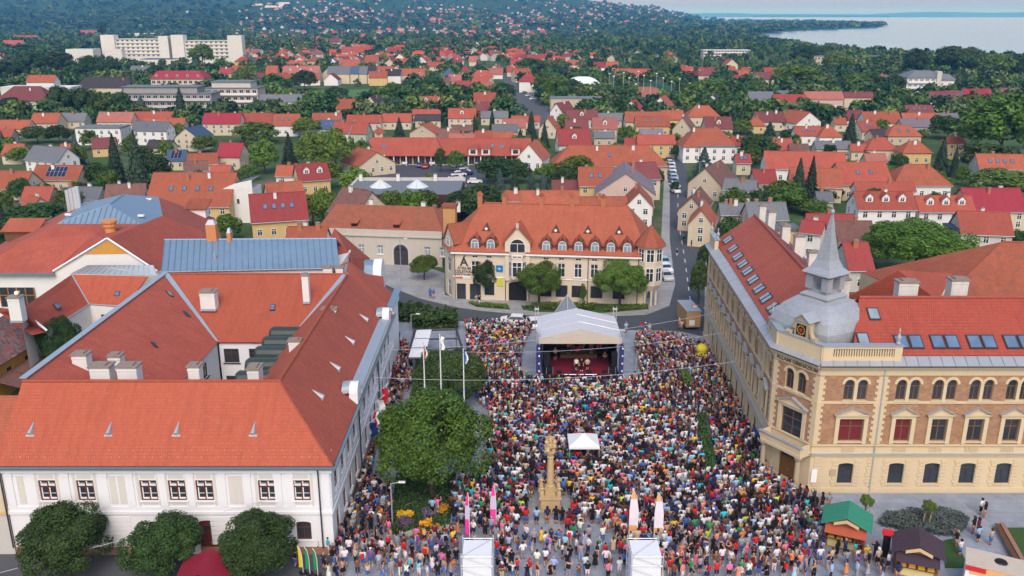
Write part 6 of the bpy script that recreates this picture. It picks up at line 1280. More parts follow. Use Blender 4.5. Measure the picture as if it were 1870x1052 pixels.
HF('B', 1335, 1525, 895, 995, 5.4, 'orange', 'yellow', chim=2, sky_=2); HG('B', 1450, 1755, 925, 1030, 5.2, 'lav', 'pinkw', 16, rz=-6); HF('B', 1560, 1770, 870, 960, 5.5, 'maroon', 'cream', rz=14, chim=2)
HF('B', 60, 165, 318, 352, 4, 'orange', 'cream'); HF('B', 190, 262, 300, 338, 4, 'rust', 'cream'); HF('B', 655, 722, 292, 325, 4, 'redor', 'cream', kind='H'); HF('B', 748, 800, 300, 330, 4, 'pink', 'cream'); HF('B', 950, 1025, 352, 385, 3.6, 'redor', 'cream'); HF('B', 970, 1020, 318, 345, 4, 'redor', 'white')
HF('B', 1530, 1720, 368, 400, 4, 'redor', 'cream', desc='long'); HF('B', 1415, 1475, 332, 362, 4, 'crim', 'white'); HF('B', 1480, 1550, 330, 360, 4, 'rust', 'white'); HF('B', 765, 875, 408, 455, 3.4, 'redor', 'cream', rz=-30); HF('B', 1060, 1165, 290, 312, 4.4, 'red', 'yellow'); HF('B', 1170, 1250, 310, 335, 4, 'maroon', 'yellow'); HF('B', 800, 880, 440, 490, 3, 'pink', 'cream', rz=30)
HF('B', 350, 425, 312, 340, 4, 'redor', 'white'); HF('B', 65, 215, 250, 282, 6, 'redor', 'white', desc='long'); HF('B', 310, 385, 250, 285, 5, 'red', 'white'); HF('B', 450, 490, 205, 230, 5, 'redor', 'white'); HF('B', 0, 60, 205, 228, 8, 'maroon', 'white'); HF('B', 130, 200, 222, 240, 4, 'red', 'white')
# ---- right
HF('C', 545, 722, 505, 573, 4.2, 'red', 'beige', chim=2); HF('C', 410, 548, 490, 562, 4, 'grey', 'beige', chim=1); HF('C', 535, 640, 492, 506, 5, 'grey', 'beige', chim=0)
HF('C', 705, 912, 490, 532, 7, 'pink', 'pinkw', chim=1, desc='three-storey balconied'); HF('C', 912, 1072, 492, 522, 7.4, 'maroon', 'cream', desc='three-storey'); HF('C', 1245, 1395, 562, 605, 3.6, 'maroon', 'cream', sky_=3)
for i in range(5): HF('C', 1372 + i * 34, 1406 + i * 34, 490 - i * 1.5, 545 - i * 2, 4.6, 'maroon', 'white', chim=0, sky_=1, desc='terraced')
for i in range(4): HF('C', 1556 + i * 38, 1594 + i * 38, 476, 520, 4.6, 'crim', 'white', chim=0, desc='terraced')
HG('C', 165, 290, 508, 560, 3.6, 'dark', 'white', 9, rz=-25); HF('C', 75, 252, 565, 625, 4, 'orange', 'cream', kind='H'); HG('C', 20, 120, 622, 690, 3.4, 'brown', 'beige', 10, rz=-20); HF('C', 172, 320, 625, 690, 3.4, 'maroon', 'cream', dorm=1)
HF('C', 50, 345, 686, 785, 5.2, 'orange', 'white', kind='H', chim=2, desc='large'); HF('C', 145, 345, 772, 790, 5.0, 'flat', 'white', kind='B', dep=6, desc='flat-roofed annexed'); HF('C', 312, 385, 730, 780, 3.2, 'red', 'cream')
HF('C', 440, 600, 598, 652, 3.6, 'maroon', 'cream', chim=2); HG('C', 600, 780, 602, 655, 3.4, 'rust', 'white', 11, rz=28); HF('C', 400, 495, 630, 672, 3.2, 'orange', 'yellow', kind='H'); HF('C', 655, 800, 675, 726, 3.6, 'redor', 'white', sky_=3); HF('C', 778, 905, 665, 732, 3.6, 'orange', 'white', kind='H')
HF('C', 980, 1100, 648, 702, 3.2, 'redor', 'cream', rz=18, sky_=2); HF('C', 1022, 1222, 598, 660, 3.6, 'orange', 'white', chim=2); HF('C', 1145, 1330, 670, 728, 3.4, 'orange', 'beige', kind='H', sky_=2); HF('C', 1045, 1165, 690, 730, 3, 'dark', 'cream', rz=20)
HF('C', 760, 955, 755, 797, 3.4, 'grey', 'cream'); HF('C', 1030, 1205, 735, 803, 3.6, 'redor', 'cream', kind='H'); HF('C', 950, 1065, 770, 810, 3, 'redor', 'cream'); HF('C', 1225, 1385, 755, 818, 4, 'orange', 'yellow', kind='H'); HF('C', 1028, 1145, 822, 865, 3, 'pink', 'cream')
HF('C', 495, 945, 812, 905, 4.2, 'redor', 'white', rz=-6, maxd=8); HF('C', 880, 1180, 868, 985, 4.2, 'redor', 'cream', rz=6, sky_=2, maxd=7); HF('C', 640, 930, 900, 1000, 4, 'rust', 'cream', rz=-12); HF('C', 1175, 1492, 880, 992, 3.8, 'rust', 'white', kind='H', chim=2)
HF('C', 1640, 1900, 825, 905, 4.2, 'rust', 'pale', sky_=4, rz=-6); HF('C', 335, 420, 825, 872, 3.6, 'red', 'cream', sky_=2); HF('C', 435, 560, 908, 985, 3.2, 'red', 'pale'); HG('C', 150, 330, 900, 985, 4, 'brown', 'beige', 14, rz=-28, chim=2); HF('C', 280, 465, 960, 1022, 4.4, 'grey', 'cream', rz=-24)
HF('C', 1465, 1562, 720, 765, 5.4, 'orange', 'yellow', kind='H'); HF('C', 500, 645, 742, 802, 3.2, 'redor', 'cream', chim=3); HF('C', 625, 730, 770, 812, 3, 'brown', 'beige'); HF('C', 1220, 1380, 635, 680, 3, 'lav', 'beige'); HF('C', 1225, 1420, 605, 640, 3.2, 'rust', 'cream'); HF('C', 860, 930, 630, 665, 3, 'rust', 'cream')
for (a, b, c, d, rf) in ((30, 110, 355, 380, 'redor'), (65, 135, 378, 405, 'red'), (100, 200, 378, 405, 'maroon'), (180, 250, 360, 392, 'maroon'), (300, 335, 355, 385, 'orange'), (330, 405, 375, 405, 'redor'), (365, 435, 360, 382, 'orange'), (440, 540, 385, 425, 'maroon'), (480, 560, 362, 388, 'red'), (325, 390, 400, 425, 'red'), (135, 180, 362, 380, 'red')): HF('C', a, b, c, d, 4, rf, 'cream' if a % 3 else 'white')
HF('C', 1095, 1150, 398, 425, 4, 'brown', 'white'); HF('C', 1230, 1285, 388, 425, 5, 'orange', 'white', kind='H'); HF('C', 1750, 1880, 470, 500, 4, 'maroon', 'cream'); HF('C', 1415, 1530, 605, 640, 3, 'grey', 'cream')
HF('C', 820, 905, 568, 600, 3.2, 'crim', 'cream'); HF('C', 905, 1035, 590, 640, 3.2, 'maroon', 'white', rz=15); HF('C', 20, 75, 350, 372, 4, 'rust', 'cream'); HF('C', 0, 60, 590, 640, 3.6, 'redor', 'cream')
HF('F', 985, 1305, 32, 128, 6, 'redor', 'white', dorm=3, chim=1, desc='turreted'); HF('F', 1312, 1620, 55, 140, 5.2, 'redor', 'white', dorm=3); HF('F', 1575, 1900, 14, 138, 4.6, 'crim', 'cream', chim=2); HF('F', 1555, 1840, 140, 262, 4.8, 'redor', 'pale', rz=-10, maxd=7); HF('F', 1520, 1740, 215, 250, 4.8, 'blue', 'brickw', kind='B', dep=6, desc='flat-roofed')
HF('F', 715, 985, 160, 215, 5.0, 'red', 'white', rz=-4); HF('F', 700, 830, 200, 255, 5.5, 'red', 'white', rz=-30); HF('F', 880, 1090, 190, 300, 4.4, 'brown', 'cream', maxd=6); HF('F', 935, 1080, 305, 452, 4, 'red', 'pale', maxd=5); HG('F', 80, 215, 60, 130, 4.6, 'brown', 'beige', 12, rz=-20, chim=2); HG('F', 115, 245, 85, 205, 4.6, 'rust', 'cream', 9, rz=-16)
HF('F', 400, 620, 90, 182, 5, 'grey', 'cream', chim=2); HF('F', 540, 680, 200, 245, 5, 'grey', 'yellow', kind='B', dep=5, desc='flat-roofed'); HF('F', 250, 400, 95, 155, 4.6, 'grey', 'beige', chim=3); HF('F', 780, 850, 50, 85, 3, 'grey', 'pale'); HF('F', 975, 1300, -20, 30, 4, 'redor', 'white')
HF('E', 945, 1035, 38, 82, 4.4, 'rust', 'cream'); HF('E', 1030, 1340, 28, 118, 5.0, 'rust', 'cream', chim=2); HF('E', 1340, 1600, 60, 122, 4.6, 'rust', 'cream'); HG('E', 1600, 1740, 32, 105, 5.2, 'rust', 'white', 10, rz=-6); HF('E', 20, 255, 20, 150, 4.5, 'brown', 'cream', rz=-35, maxd=5, chim=4); HF('E', 1190, 1340, -10, 20, 4, 'maroon', 'cream')
HF('E', 520, 615, 130, 215, 5.4, 'rust', 'white', rz=60); HF('D', 1520, 1740, 225, 290, 6.4, 'orange', 'white', chim=3); HF('D', 110, 215, 58, 115, 3.4, 'orange', 'cream', rz=-30); HF('D', 320, 405, 10, 60, 3.4, 'grey', 'white')
# house with a painted yellow gable end and the tall blank firewall behind it
HF('D', 1290, 1610, 40, 190, 4.0, 'red', 'yellow', rz=17, maxd=5.5, sky_=4, chim=1, desc='long')
fw = thing('firewall_house', 'tall blank white stepped firewall end of a terrace left of the red roof', 'house', (-60.5, 190, 0))
HOUSES.append((-60.5, 193, 8, 8, 0))
b = MB(); b.prism([(-3.5, 0), (3.5, 0), (3.5, 7), (-3.5, 7)], 0, 7.4); b.ring([[(-3.5, -.05, 7.4), (3.5, -.05, 7.4), (3.5, -.05, 9.6), (-.5, -.05, 8.7)], [(-3.5, .3, 7.4), (3.5, .3, 7.4), (3.5, .3, 9.6), (-.5, .3, 8.7)]]); b.build('wall', WALL['white'], fw)
b = MB(); b.slab([(-3.6, 0.3, 7.7), (3.6, 0.3, 9.5), (3.6, 7, 9.5), (-3.6, 7, 7.7)], .15); b.build('roof', ROOF['grey'], fw)
for x in (-1.4, .2): put_window(fw, x, -.05, 4.4, 0, .5, 1.0, M_FRB, 'bar')
BUILT_HOUSES.append(dict(o=fw, label=fw['label'], x=-60, y=190))
# === LARGE BUILDINGS OF THE TOWN
_bm = {}
def box_part(name, x0, x1, y0, y1, z0, z1, mat, parent):
    b = MB(); b.box(x0, x1, y0, y1, z0, z1); return b.build(name, mat, parent)
def band_rows(root, x0, x1, y, z0, n, fh, glass=None, every=None, bal=None):
    """ribbon of separate windows per storey on a wall that faces the square (-y), optional balcony slabs"""
    every = every or 3.0
    for i in range(n):
        z = z0 + i * fh + .9; k = max(1, int((x1 - x0) / every))
        for j in range(k):
            put_window(root, x0 + (j + .5) * (x1 - x0) / k, y, z, 0, min(2.2, every * .7), fh * .5, M_FRW, 'mull', glass)
        if bal is not None:
            bb = MB(); bb.box(x0 + .3, x1 - .3, y - 1.2, y, z0 + i * fh - .1, z0 + i * fh + .08); bb.box(x0 + .3, x1 - .3, y - 1.2, y - 1.1, z0 + i * fh + .08, z0 + i * fh + 1.0); bb.build('balcony', bal, root)
# hospital: slab block between stair towers, low wings
hx, hy = at(322, 116); hs = thing('hospital', 'long white hospital block between tall stair towers among trees', 'building', (hx, hy, 0)); HOUSES.append((hx, hy, 110, 40, 0))
sp = hy / FPX / _c
def hosp(u0, u1, v_top, v_bot, name, dep, yoff=0, mat='hosp'):
    x0, x1 = (u0 - 322) * sp, (u1 - 322) * sp; z1 = zat(322, v_top, hy + yoff)[1]; z0 = 0 if v_bot is None else zat(322, v_bot, hy + yoff)[1]
    return box_part(name, x0, x1, yoff, yoff + dep, z0, z1, WALL[mat], hs), x0, x1, z1
for (a, b, c) in ((199, 222, 64), (296, 312, 66), (317, 338, 64), (412, 436, 65)): hosp(a, b, c, None, 'stair_tower', 10)
for (a, b, c, n) in ((222, 296, 71, 5), (338, 412, 74, 5)):
    o, x0, x1, z1 = hosp(a, b, c, None, 'ward_block', 14, 2)
    band_rows(hs, x0, x1, 2 - .02, z1 - n * 3.4, n, 3.4, M_WIN, 4.2)
    for i in range(n): box_part('sun_shelf', x0, x1, 1.2, 2, z1 - i * 3.4 - .35, z1 - i * 3.4, WALL['hosp'], hs)
o, x0, x1, z1 = hosp(222, 250, 90, None, 'pavilion', 8, -24); hosp(155, 200, 90, None, 'pavilion', 16, -20); hosp(250, 345, 109, None, 'entrance_wing', 22, -26)
b = MB(); b.box(-24, 6, -25, -6, zat(322, 109, hy - 26)[1] + .02, zat(322, 109, hy - 26)[1] + .5); b.build('roof', ROOF['blue'], hs)
# grey modern apartment block with balconies
def slab_block(name, label, u0, u1, v_eave, ze, wall, roof, nfl, dep=12, bal=None, cat='building', every=3.0, top=None):
    X, Y = at((u0 + u1) / 2, v_eave, ze); w_ = at(u1, v_eave, ze)[0] - at(u0, v_eave, ze)[0]
    t = thing(name, label, cat, (X, Y + dep / 2, 0)); HOUSES.append((X, Y + dep / 2, w_ + 4, dep + 4, 0))
    a = w_ / 2; box_part('wall', -a, a, -dep / 2, dep / 2, 0, ze, WALL[wall], t); box_part('roof', -a - .4, a + .4, -dep / 2 - .4, dep / 2 + .4, ze, ze + .4, ROOF[roof], t)
    band_rows(t, -a, a, -dep / 2 - .01, .3, nfl, ze / nfl, None, every, bal)
    if top: box_part('penthouse', -a * .8, a * .7, -dep / 2 + 2, dep / 2 - 1, ze + .4, ze + 3.0, WALL[top], t); box_part('penthouse_roof', -a * .84, a * .74, -dep / 2 + 1.4, dep / 2 - .5, ze + 3.0, ze + 3.3, ROOF['flat'], t)
    return t
slab_block('apartment_block', 'grey modern apartment block with balconies behind the tall spruce', 205, 385, 172, 9.5, 'grey', 'flat', 3, 13, WALL['pale'], top='grey')
slab_block('apartment_block', 'beige stepped terrace apartments right of the red mansard house', 375, 470, 162, 10, 'beige', 'flat', 3, 14, WALL['white'], top='pale')
t = slab_block('guest_house', 'cream guest house with red mansard roof above the grey apartments', 275, 372, 145, 7.5, 'cream', 'flat', 2, 13, None)
b = MB(); a = 13.5
X0, Y0 = t.location.x, t.location.y
wd = (at(372, 145, 7.5)[0] - at(275, 145, 7.5)[0]) / 2
b.hexa([(-wd - .5, -7, 7.9), (wd + .5, -7, 7.9), (wd + .5, 7, 7.9), (-wd - .5, 7, 7.9), (-wd + 3, -3.5, 12), (wd - 3, -3.5, 12), (wd - 3, 3.5, 12), (-wd + 3, 3.5, 12)]); b.build('mansard_roof', ROOF['crim'], t)
for i in range(5): put_window(t, -wd + 3.6 + i * (2 * wd - 7) / 4, -6.1, 8.8, 0, 1.3, 1.4)
slab_block('hotel', 'pale lakeside hotel with stacked balconies left of the lake trees', 1285, 1370, 92, 9, 'pinkw', 'white', 3, 14, WALL['white'])
slab_block('hotel', 'long low tan lakeside hotel behind the shore trees', 1487, 1635, 103, 8, 'beige', 'flat', 2, 14, None)
# white and blue hotel with curved stacked roofs
X, Y = at(1697, 172); t = thing('hotel', 'white and pale blue hotel with dark hipped roof caps near lake', 'building', (X, Y, 0)); HOUSES.append((X, Y + 8, 36, 22, 0))
k = Y / FPX / _c
box_part('wall', -41 * k, 12 * k, 0, 14, 0, 9.5, WALL['white'], t); box_part('wall', 12 * k, 44 * k, 3, 16, 0, 8, WALL['white'], t); box_part('stair_tower', 8 * k, 16 * k, -1, 4, 0, 13, WALL['pale'], t)
b = MB(); b.hexa([(-43 * k, -1, 9.5), (13 * k, -1, 9.5), (13 * k, 15, 9.5), (-43 * k, 15, 9.5), (-24 * k, 4, 13), (6 * k, 4, 13), (6 * k, 10, 13), (-24 * k, 10, 13)]); b.build('roof', ROOF['grey'], t)
b = MB(); b.hexa([(12 * k, 2, 8), (46 * k, 2, 8), (46 * k, 17, 8), (12 * k, 17, 8), (18 * k, 6, 11), (38 * k, 6, 11), (38 * k, 12, 11), (18 * k, 12, 11)]); b.build('roof', ROOF['grey'], t)
band_rows(t, -40 * k, 8 * k, -.01, .2, 3, 3.1, M_WINL, 3.2, WALL['white']); band_rows(t, 16 * k, 43 * k, 2.99, .2, 2, 3.4, M_WINL, 3.2)
# white air dome over a court
X, Y = at(1066, 166); t = thing('air_dome', 'white inflated sports dome beside the clay courts', 'sports dome', (X, Y, 0)); HOUSES.append((X, Y + 8, 34, 24, 0))
b = MB(); n = 22; kx = 33 * Y / FPX / _c; rings = []
for i in range(9):
    ph = (i / 8) * math.pi / 2 * .985; rings.append([(kx * math.cos(ph) ** .8 * math.copysign(abs(math.cos(2 * math.pi * q / n)) ** .6, math.cos(2 * math.pi * q / n)), 9 + 9 * math.cos(ph) ** .8 * math.copysign(abs(math.sin(2 * math.pi * q / n)) ** .6, math.sin(2 * math.pi * q / n)), 8.0 * math.sin(ph)) for q in range(n)])
b.ring(rings); b.build('membrane', plain('dome_membrane', (.70, .72, .72, 1), .6, .06, .3), t, smooth=True)
b = MB(); b.box(kx - .5, kx + 3.5, 7, 11, 0, 3); b.build('airlock', WALL['brickw'], t)
# tennis floodlights and the green windbreak fence
lamp = None
def court_lamp(u, v, hh):
    X, Y = at(u, v); t = thing('floodlight', 'slim grey floodlight mast at the clay tennis courts', 'floodlight', (X, Y, 0), 0, 'floodlights of the tennis courts')
    b = MB(); b.cyl(0, 0, 0, hh, .12, .08, 6); b.build('mast', M_STEEL, t); b = MB(); b.box(-.5, .5, -.2, .2, hh, hh + .5); b.build('lamp_head', M_WHITE, t)
for (u, v) in ((1112, 162), (1120, 168), (1138, 160), (1148, 172), (1165, 157), (1175, 166), (1187, 178), (1198, 162), (1210, 172), (1225, 180), (1240, 174), (1258, 184), (1160, 186)): court_lamp(u, v, 9)
b = MB(); p0, p1 = at(1192, 158), at(1268, 184); L = math.dist(p0, p1); an = math.atan2(p1[1] - p0[1], p1[0] - p0[0])
b.box(0, L, -.04, .04, 0.1, 2.6)
fn = thing('court_fence', 'long green windbreak fence along the clay courts', 'fence', (p0[0], p0[1], 0), an); b.build('netting', plain('green_net', (.02, .22, .14, 1), .8), fn)
for i in range(int(L / 6) + 1):
    pb = MB(); pb.cyl(i * 6, 0, 0, 2.8, .05, n=5); pb.build('post', M_STEEL, fn)
# football goals
for (u, v) in ((533, 176), (690, 172)):
    X, Y = at(u, v); t = thing('football_goal', 'white football goal on the green pitch' + (', left end' if u < 600 else ', right end'), 'goal', (X, Y, 0), R(80))
    b = MB(); b.tube([(-3.6, 0, 0), (-3.6, 0, 2.4), (3.6, 0, 2.4), (3.6, 0, 0)], .09, 6); b.build('goal_frame', M_WHITE, t)
# ---- shopping arcade with long orange roofs by the car park
def arcade():
    X, Y = at(820, 283, 3.2); t = thing('shopping_arcade', 'long low shopping arcade with orange roof facing the car park', 'building', (X, Y, 0)); HOUSES.append((X, Y + 6, 56, 18, 0))
    k = Y / FPX / _c; xl, xr = (680 - 820) * k, (962 - 820) * k
    box_part('wall', xl, xr, .8, 12, 0, 3.4, WALL['cream'], t)
    for (a, b_, zr) in ((xl - .4, (802 - 820) * k, 7.6), ((802 - 820) * k + .05, xr + .4, 7.4)):
        m = MB(); m.slab([(a, -.6, 3.0), (b_, -.6, 3.0), (b_, 6.4, zr), (a, 6.4, zr)], .2); m.slab([(b_, 13.4, 3.0), (a, 13.4, 3.0), (a, 6.4, zr), (b_, 6.4, zr)], .2); m.tube([(a, 6.4, zr), (b_, 6.4, zr)], .14, 5); m.build('roof', ROOF['redor'], t)
    m = MB()
    c0 = (795 - 820) * k; m.ring([[(c0 - 3, -1.2, 3.0), (c0 + 3, -1.2, 3.0), (c0 + 3, 5, 3.0), (c0 - 3, 5, 3.0)], [(c0 - .3, 3.2, 7.9), (c0 + .3, 3.2, 7.9), (c0 + .3, 5, 7.9), (c0 - .3, 5, 7.9)]]); m.build('cross_roof', ROOF['redor'], t)
    n = 26
    for i in range(n):
        x = xl + (i + .5) * (xr - xl) / n; put_window(t, x, .79, .25, 0, 1.6, 2.6, M_FRB, 'mull')
    for i in range(n // 2 + 1):
        m = MB(); x = xl + i * (xr - xl) / (n // 2); m.box(x - .15, x + .15, -.4, -.1, 0, 3.05); m.build('post', WALL['white'], t)
    for u in (862, 884, 936):
        x = (u - 820) * k; m = MB(); m.box(x - 1.3, x + 1.3, -.2, 3, 3.2, 5.2, 0); m.slab([(x - 1.6, -.5, 5.2), (x + 1.6, -.5, 5.2), (x + 1.6, 3.6, 5.9), (x - 1.6, 3.6, 5.9)], .12, 1); m.build('dormer', [WALL['white'], ROOF['redor']], t); put_window(t, x, -.2, 3.6, 0, 1.6, 1.2, M_FRB)
    sk = MB(); sk.box(-.6, .6, -.7, .7, 0, .12)
    for (u, yy) in ((704, 3), (895, 3.2), (912, 3)):
        o = sk.build('skylight', M_SKYL, t); o.location = ((u - 820) * k, yy, 3.0 + (yy + .6) * (4.5 / 7)); o.rotation_euler = (math.atan(4.5 / 7), 0, 0)
    tw = MB(); x = (691 - 820) * k; tw.box(x - 1.2, x + 1.2, 9, 11.4, 3, 8.6, 0); tw.lathe((x, 10.2, 8.6), [(2.2, 0), (.05, 1.9)], 4, 1); tw.build('turret', [WALL['beige'], ROOF['redor']], t)
arcade()
# ---- dark brick flat-roofed hall with two glass pyramids
X, Y = at(760, 356, 5.5); t = thing('library_hall', 'dark brick flat-roofed hall with two glass roof pyramids', 'building', (X - 3, Y + 8, 0)); HOUSES.append((X - 3, Y + 8, 32, 24, 0))
box_part('wall', -13, 13, -8.5, 9, 0, 5.6, wall_mat('dark_brick', (.065, .03, .032, 1)), t); box_part('roof', -12.7, 12.7, -8.2, 8.7, 5.6, 5.75, ROOF['flat'], t)
b = MB(); b.box(-13.2, 13.2, 8.4, 9.2, 5.6, 6.4); b.box(-13.3, -12.7, -8.5, 8.4, 5.6, 6.2); b.build('parapet', WALL['pale'], t)
b = MB(); b.box(12, 18, -6, 2, 0, 4.2, 0); b.slab([(11.8, -6.4, 5.2), (18.4, -6.4, 3.6), (18.4, 2.4, 3.6), (11.8, 2.4, 5.2)], .15, 1); b.build('entrance_wing', [MATS['dark_brick'], ROOF['dark']], t)
for x in (-6.2, 2.4):
    b = MB(); b.lathe((x, .5, 5.75), [(2.6, 0), (.08, 1.7)], 8); py = b.build('glass_pyramid', plain('pyramid_glass', (.55, .60, .60, 1), .2, .1), t)
    b = MB()
    for q in range(8): b.tube([(x + 2.62 * math.cos(q * math.pi / 4), .5 + 2.62 * math.sin(q * math.pi / 4), 5.76), (x, .5, 7.5)], .05, 4)
    b.build('glazing_bar', M_STEEL, py)
for x in (-12, -3, 6): link('chimney', chimney_mesh(.8, 1.9, True), t, (x, 8.0, 5.5))

# === TREES
def leaf_quads(Pc, Nn, size, seed, stretch=1.0):
    r = np.random.default_rng(seed); n = len(Pc)
    N_ = Nn + r.normal(0, .55, (n, 3)); N_ /= np.linalg.norm(N_, axis=1, keepdims=True) + 1e-9
    T = np.cross(N_, r.normal(0, 1, (n, 3))); T /= np.linalg.norm(T, axis=1, keepdims=True) + 1e-9
    B = np.cross(N_, T); s = size * r.uniform(.6, 1.35, (n, 1))
    T = T * s * stretch; B = B * s * .75
    V = np.stack([Pc - T * .5, Pc + B * .45, Pc + T * .55, Pc - B * .45], 1).reshape(-1, 3)
    return V, np.arange(n * 4).reshape(n, 4)
def crown_points(kind, n, seed):
    """leaf centres and outward directions in a unit crown: radius 1, z from 0 to 1 (scaled later)"""
    r = np.random.default_rng(seed)
    if kind in ('spruce', 'cypress'):
        z = r.uniform(0, 1, n) ** 1.35; tiers = 11; ph = (z * tiers) % 1
        rad = (1 - z) ** (.85 if kind == 'spruce' else .5) * (1 - .38 * ph if kind == 'spruce' else 1.0) * (.55 + .45 * np.sqrt(r.uniform(0, 1, n)))
        a = r.uniform(0, 2 * np.pi, n); 
        if kind == 'spruce': rad = rad * (.82 + .18 * np.sin(a * 7 + np.floor(z * tiers) * 1.7))
        else: rad = rad * np.clip(z * 6, .3, 1)
        P_ = np.stack([rad * np.cos(a), rad * np.sin(a), z - .03 * rad], 1); N_ = np.stack([np.cos(a), np.sin(a), np.full(n, .7)], 1)
        return P_, N_
    nl = 68 if kind != 'poplar' else 30
    u = r.normal(0, 1, (nl, 3)); u /= np.linalg.norm(u, axis=1, keepdims=True); u[:, 2] = np.where(u[:, 2] < -.55, -u[:, 2], u[:, 2])
    rr_ = r.uniform(.44, .86, (nl, 1)); cen = u * rr_; lr = r.uniform(.20, .36, nl)
    k = r.integers(0, nl, n); d = r.normal(0, 1, (n, 3)); d = d + u[k] * .8; d /= np.linalg.norm(d, axis=1, keepdims=True)
    P_ = cen[k] + d * lr[k][:, None] * (.72 + .36 * r.uniform(0, 1, (n, 1)))
    P_[:, 2] = np.maximum(P_[:, 2], -.78 + .1 * r.uniform(0, 1, n))
    N_ = d + np.array([0, 0, .25])
    if kind == 'weep':
        P_[:, 2] -= .25 * (np.hypot(P_[:, 0], P_[:, 1]) ** 2) * r.uniform(0, 1, n)
    P_ *= .95; P_[:, 2] = P_[:, 2] * .5 + .5
    return P_, N_
LEAF = {'round': leaf_mat('leaf_green', (.006, .024, .004, 1), (.165, .270, .034, 1)), 'light': leaf_mat('leaf_light', (.028, .070, .008, 1), (.210, .310, .045, 1)),
        'dark': leaf_mat('leaf_dark', (.005, .020, .006, 1), (.075, .145, .032, 1)), 'spruce': leaf_mat('needle_dark', (.010, .028, .018, 1), (.048, .085, .040, 1), .1),
        'bspruce': leaf_mat('needle_blue', (.028, .058, .056, 1), (.100, .150, .130, 1), .1), 'maroonleaf': leaf_mat('leaf_maroon', (.018, .010, .014, 1), (.055, .030, .032, 1)), 'lav': leaf_mat('leaf_lavender', (.035, .050, .045, 1), (.12, .145, .13, 1))}
SHAPE = {'round': 'round', 'light': 'round', 'dark': 'round', 'spruce': 'spruce', 'bspruce': 'spruce', 'cypress': 'cypress', 'poplar': 'poplar', 'weep': 'weep', 'maroonleaf': 'round'}
_cr = {}
def crown_mesh(shape, mat, lod, var):
    key = (shape, mat, lod, var)
    if key not in _cr:
        n, s = {'near': (40000, .050), 'mid': (3600, .135), 'low': (1100, .22)}[lod]
        seed = (sum(map(ord, shape + lod)) * 7 + var * 131) % 9973
        P_, N_ = crown_points(shape, n, seed); V, F = leaf_quads(np.column_stack([P_[:, 0], P_[:, 1], P_[:, 2] * 2]), N_, s, seed + 1)
        V[:, 2] *= .5
        _cr[key] = np_mesh('crown', V, F, [LEAF[mat]])
    return _cr[key]
_tr = {}
def trunk_mesh(shape, var):
    key = (shape == 'spruce', var)
    if key not in _tr:
        r = random.Random(var * 3 + 1); b = MB()
        if shape in ('spruce', 'cypress'): b.tube([(0, 0, -.1), (0.01, 0, .5), (0, 0, .95)], [.028, .018, .004], 6)
        else:
            b.tube([(0, 0, -.05), (.01, .01, .2), (.02, -.01, .42), (.0, .01, .62)], [.034, .026, .02, .012], 7)
            for i in range(5):
                a = i * 1.3 + r.random(); z = .26 + .07 * i; b.tube([(0.01, 0, z), (.12 * math.cos(a), .12 * math.sin(a), z + .12), (.26 * math.cos(a), .26 * math.sin(a), z + .22)], [.014, .01, .005], 5)
        _tr[key] = b.mesh('trunk', [M_BARK])
    return _tr[key]
TREES = []
def tree(X, Y, h_, w_, kind, lod='mid', z0=0.0, clear=.12, label=None, name=None, group=None):
    mat = kind if kind in LEAF else {'cypress': 'spruce', 'poplar': 'dark', 'weep': 'light'}.get(kind, 'round')
    shape = SHAPE[kind]; var = random.randrange(4 if lod != 'near' else 3)
    nm = name or {'spruce': 'spruce_tree', 'bspruce': 'blue_spruce_tree', 'cypress': 'cypress_tree', 'poplar': 'poplar_tree'}.get(kind, 'tree')
    t = thing(nm, label or '', 'tree', (X, Y, z0), random.uniform(0, 6.28), group)
    cb = h_ * (clear if kind not in ('spruce', 'bspruce', 'cypress') else .04)
    c = link('crown', crown_mesh(shape, mat, lod, var), t, (0, 0, cb)); c.scale = (w_ / 2, w_ / 2, h_ - cb)
    k = link('trunk', trunk_mesh(shape, var), t); k.scale = (h_ * .75, h_ * .75, h_)
    if lod == 'near': k.scale = (h_ * .9, h_ * .9, h_)
    TREES.append(dict(o=t, kind=kind, x=X, y=Y, h=h_, w=w_, label=label))
    return t
def TP(u, vt, vb, wpx, kind='round', lod='mid', **kw):
    X, Y = at(u, vb); z1 = zat(u, vt, Y)[1]; return tree(X, Y, max(2.0, z1), wpx * math.hypot(Y, CAMH) / FPX, kind, lod, **kw)
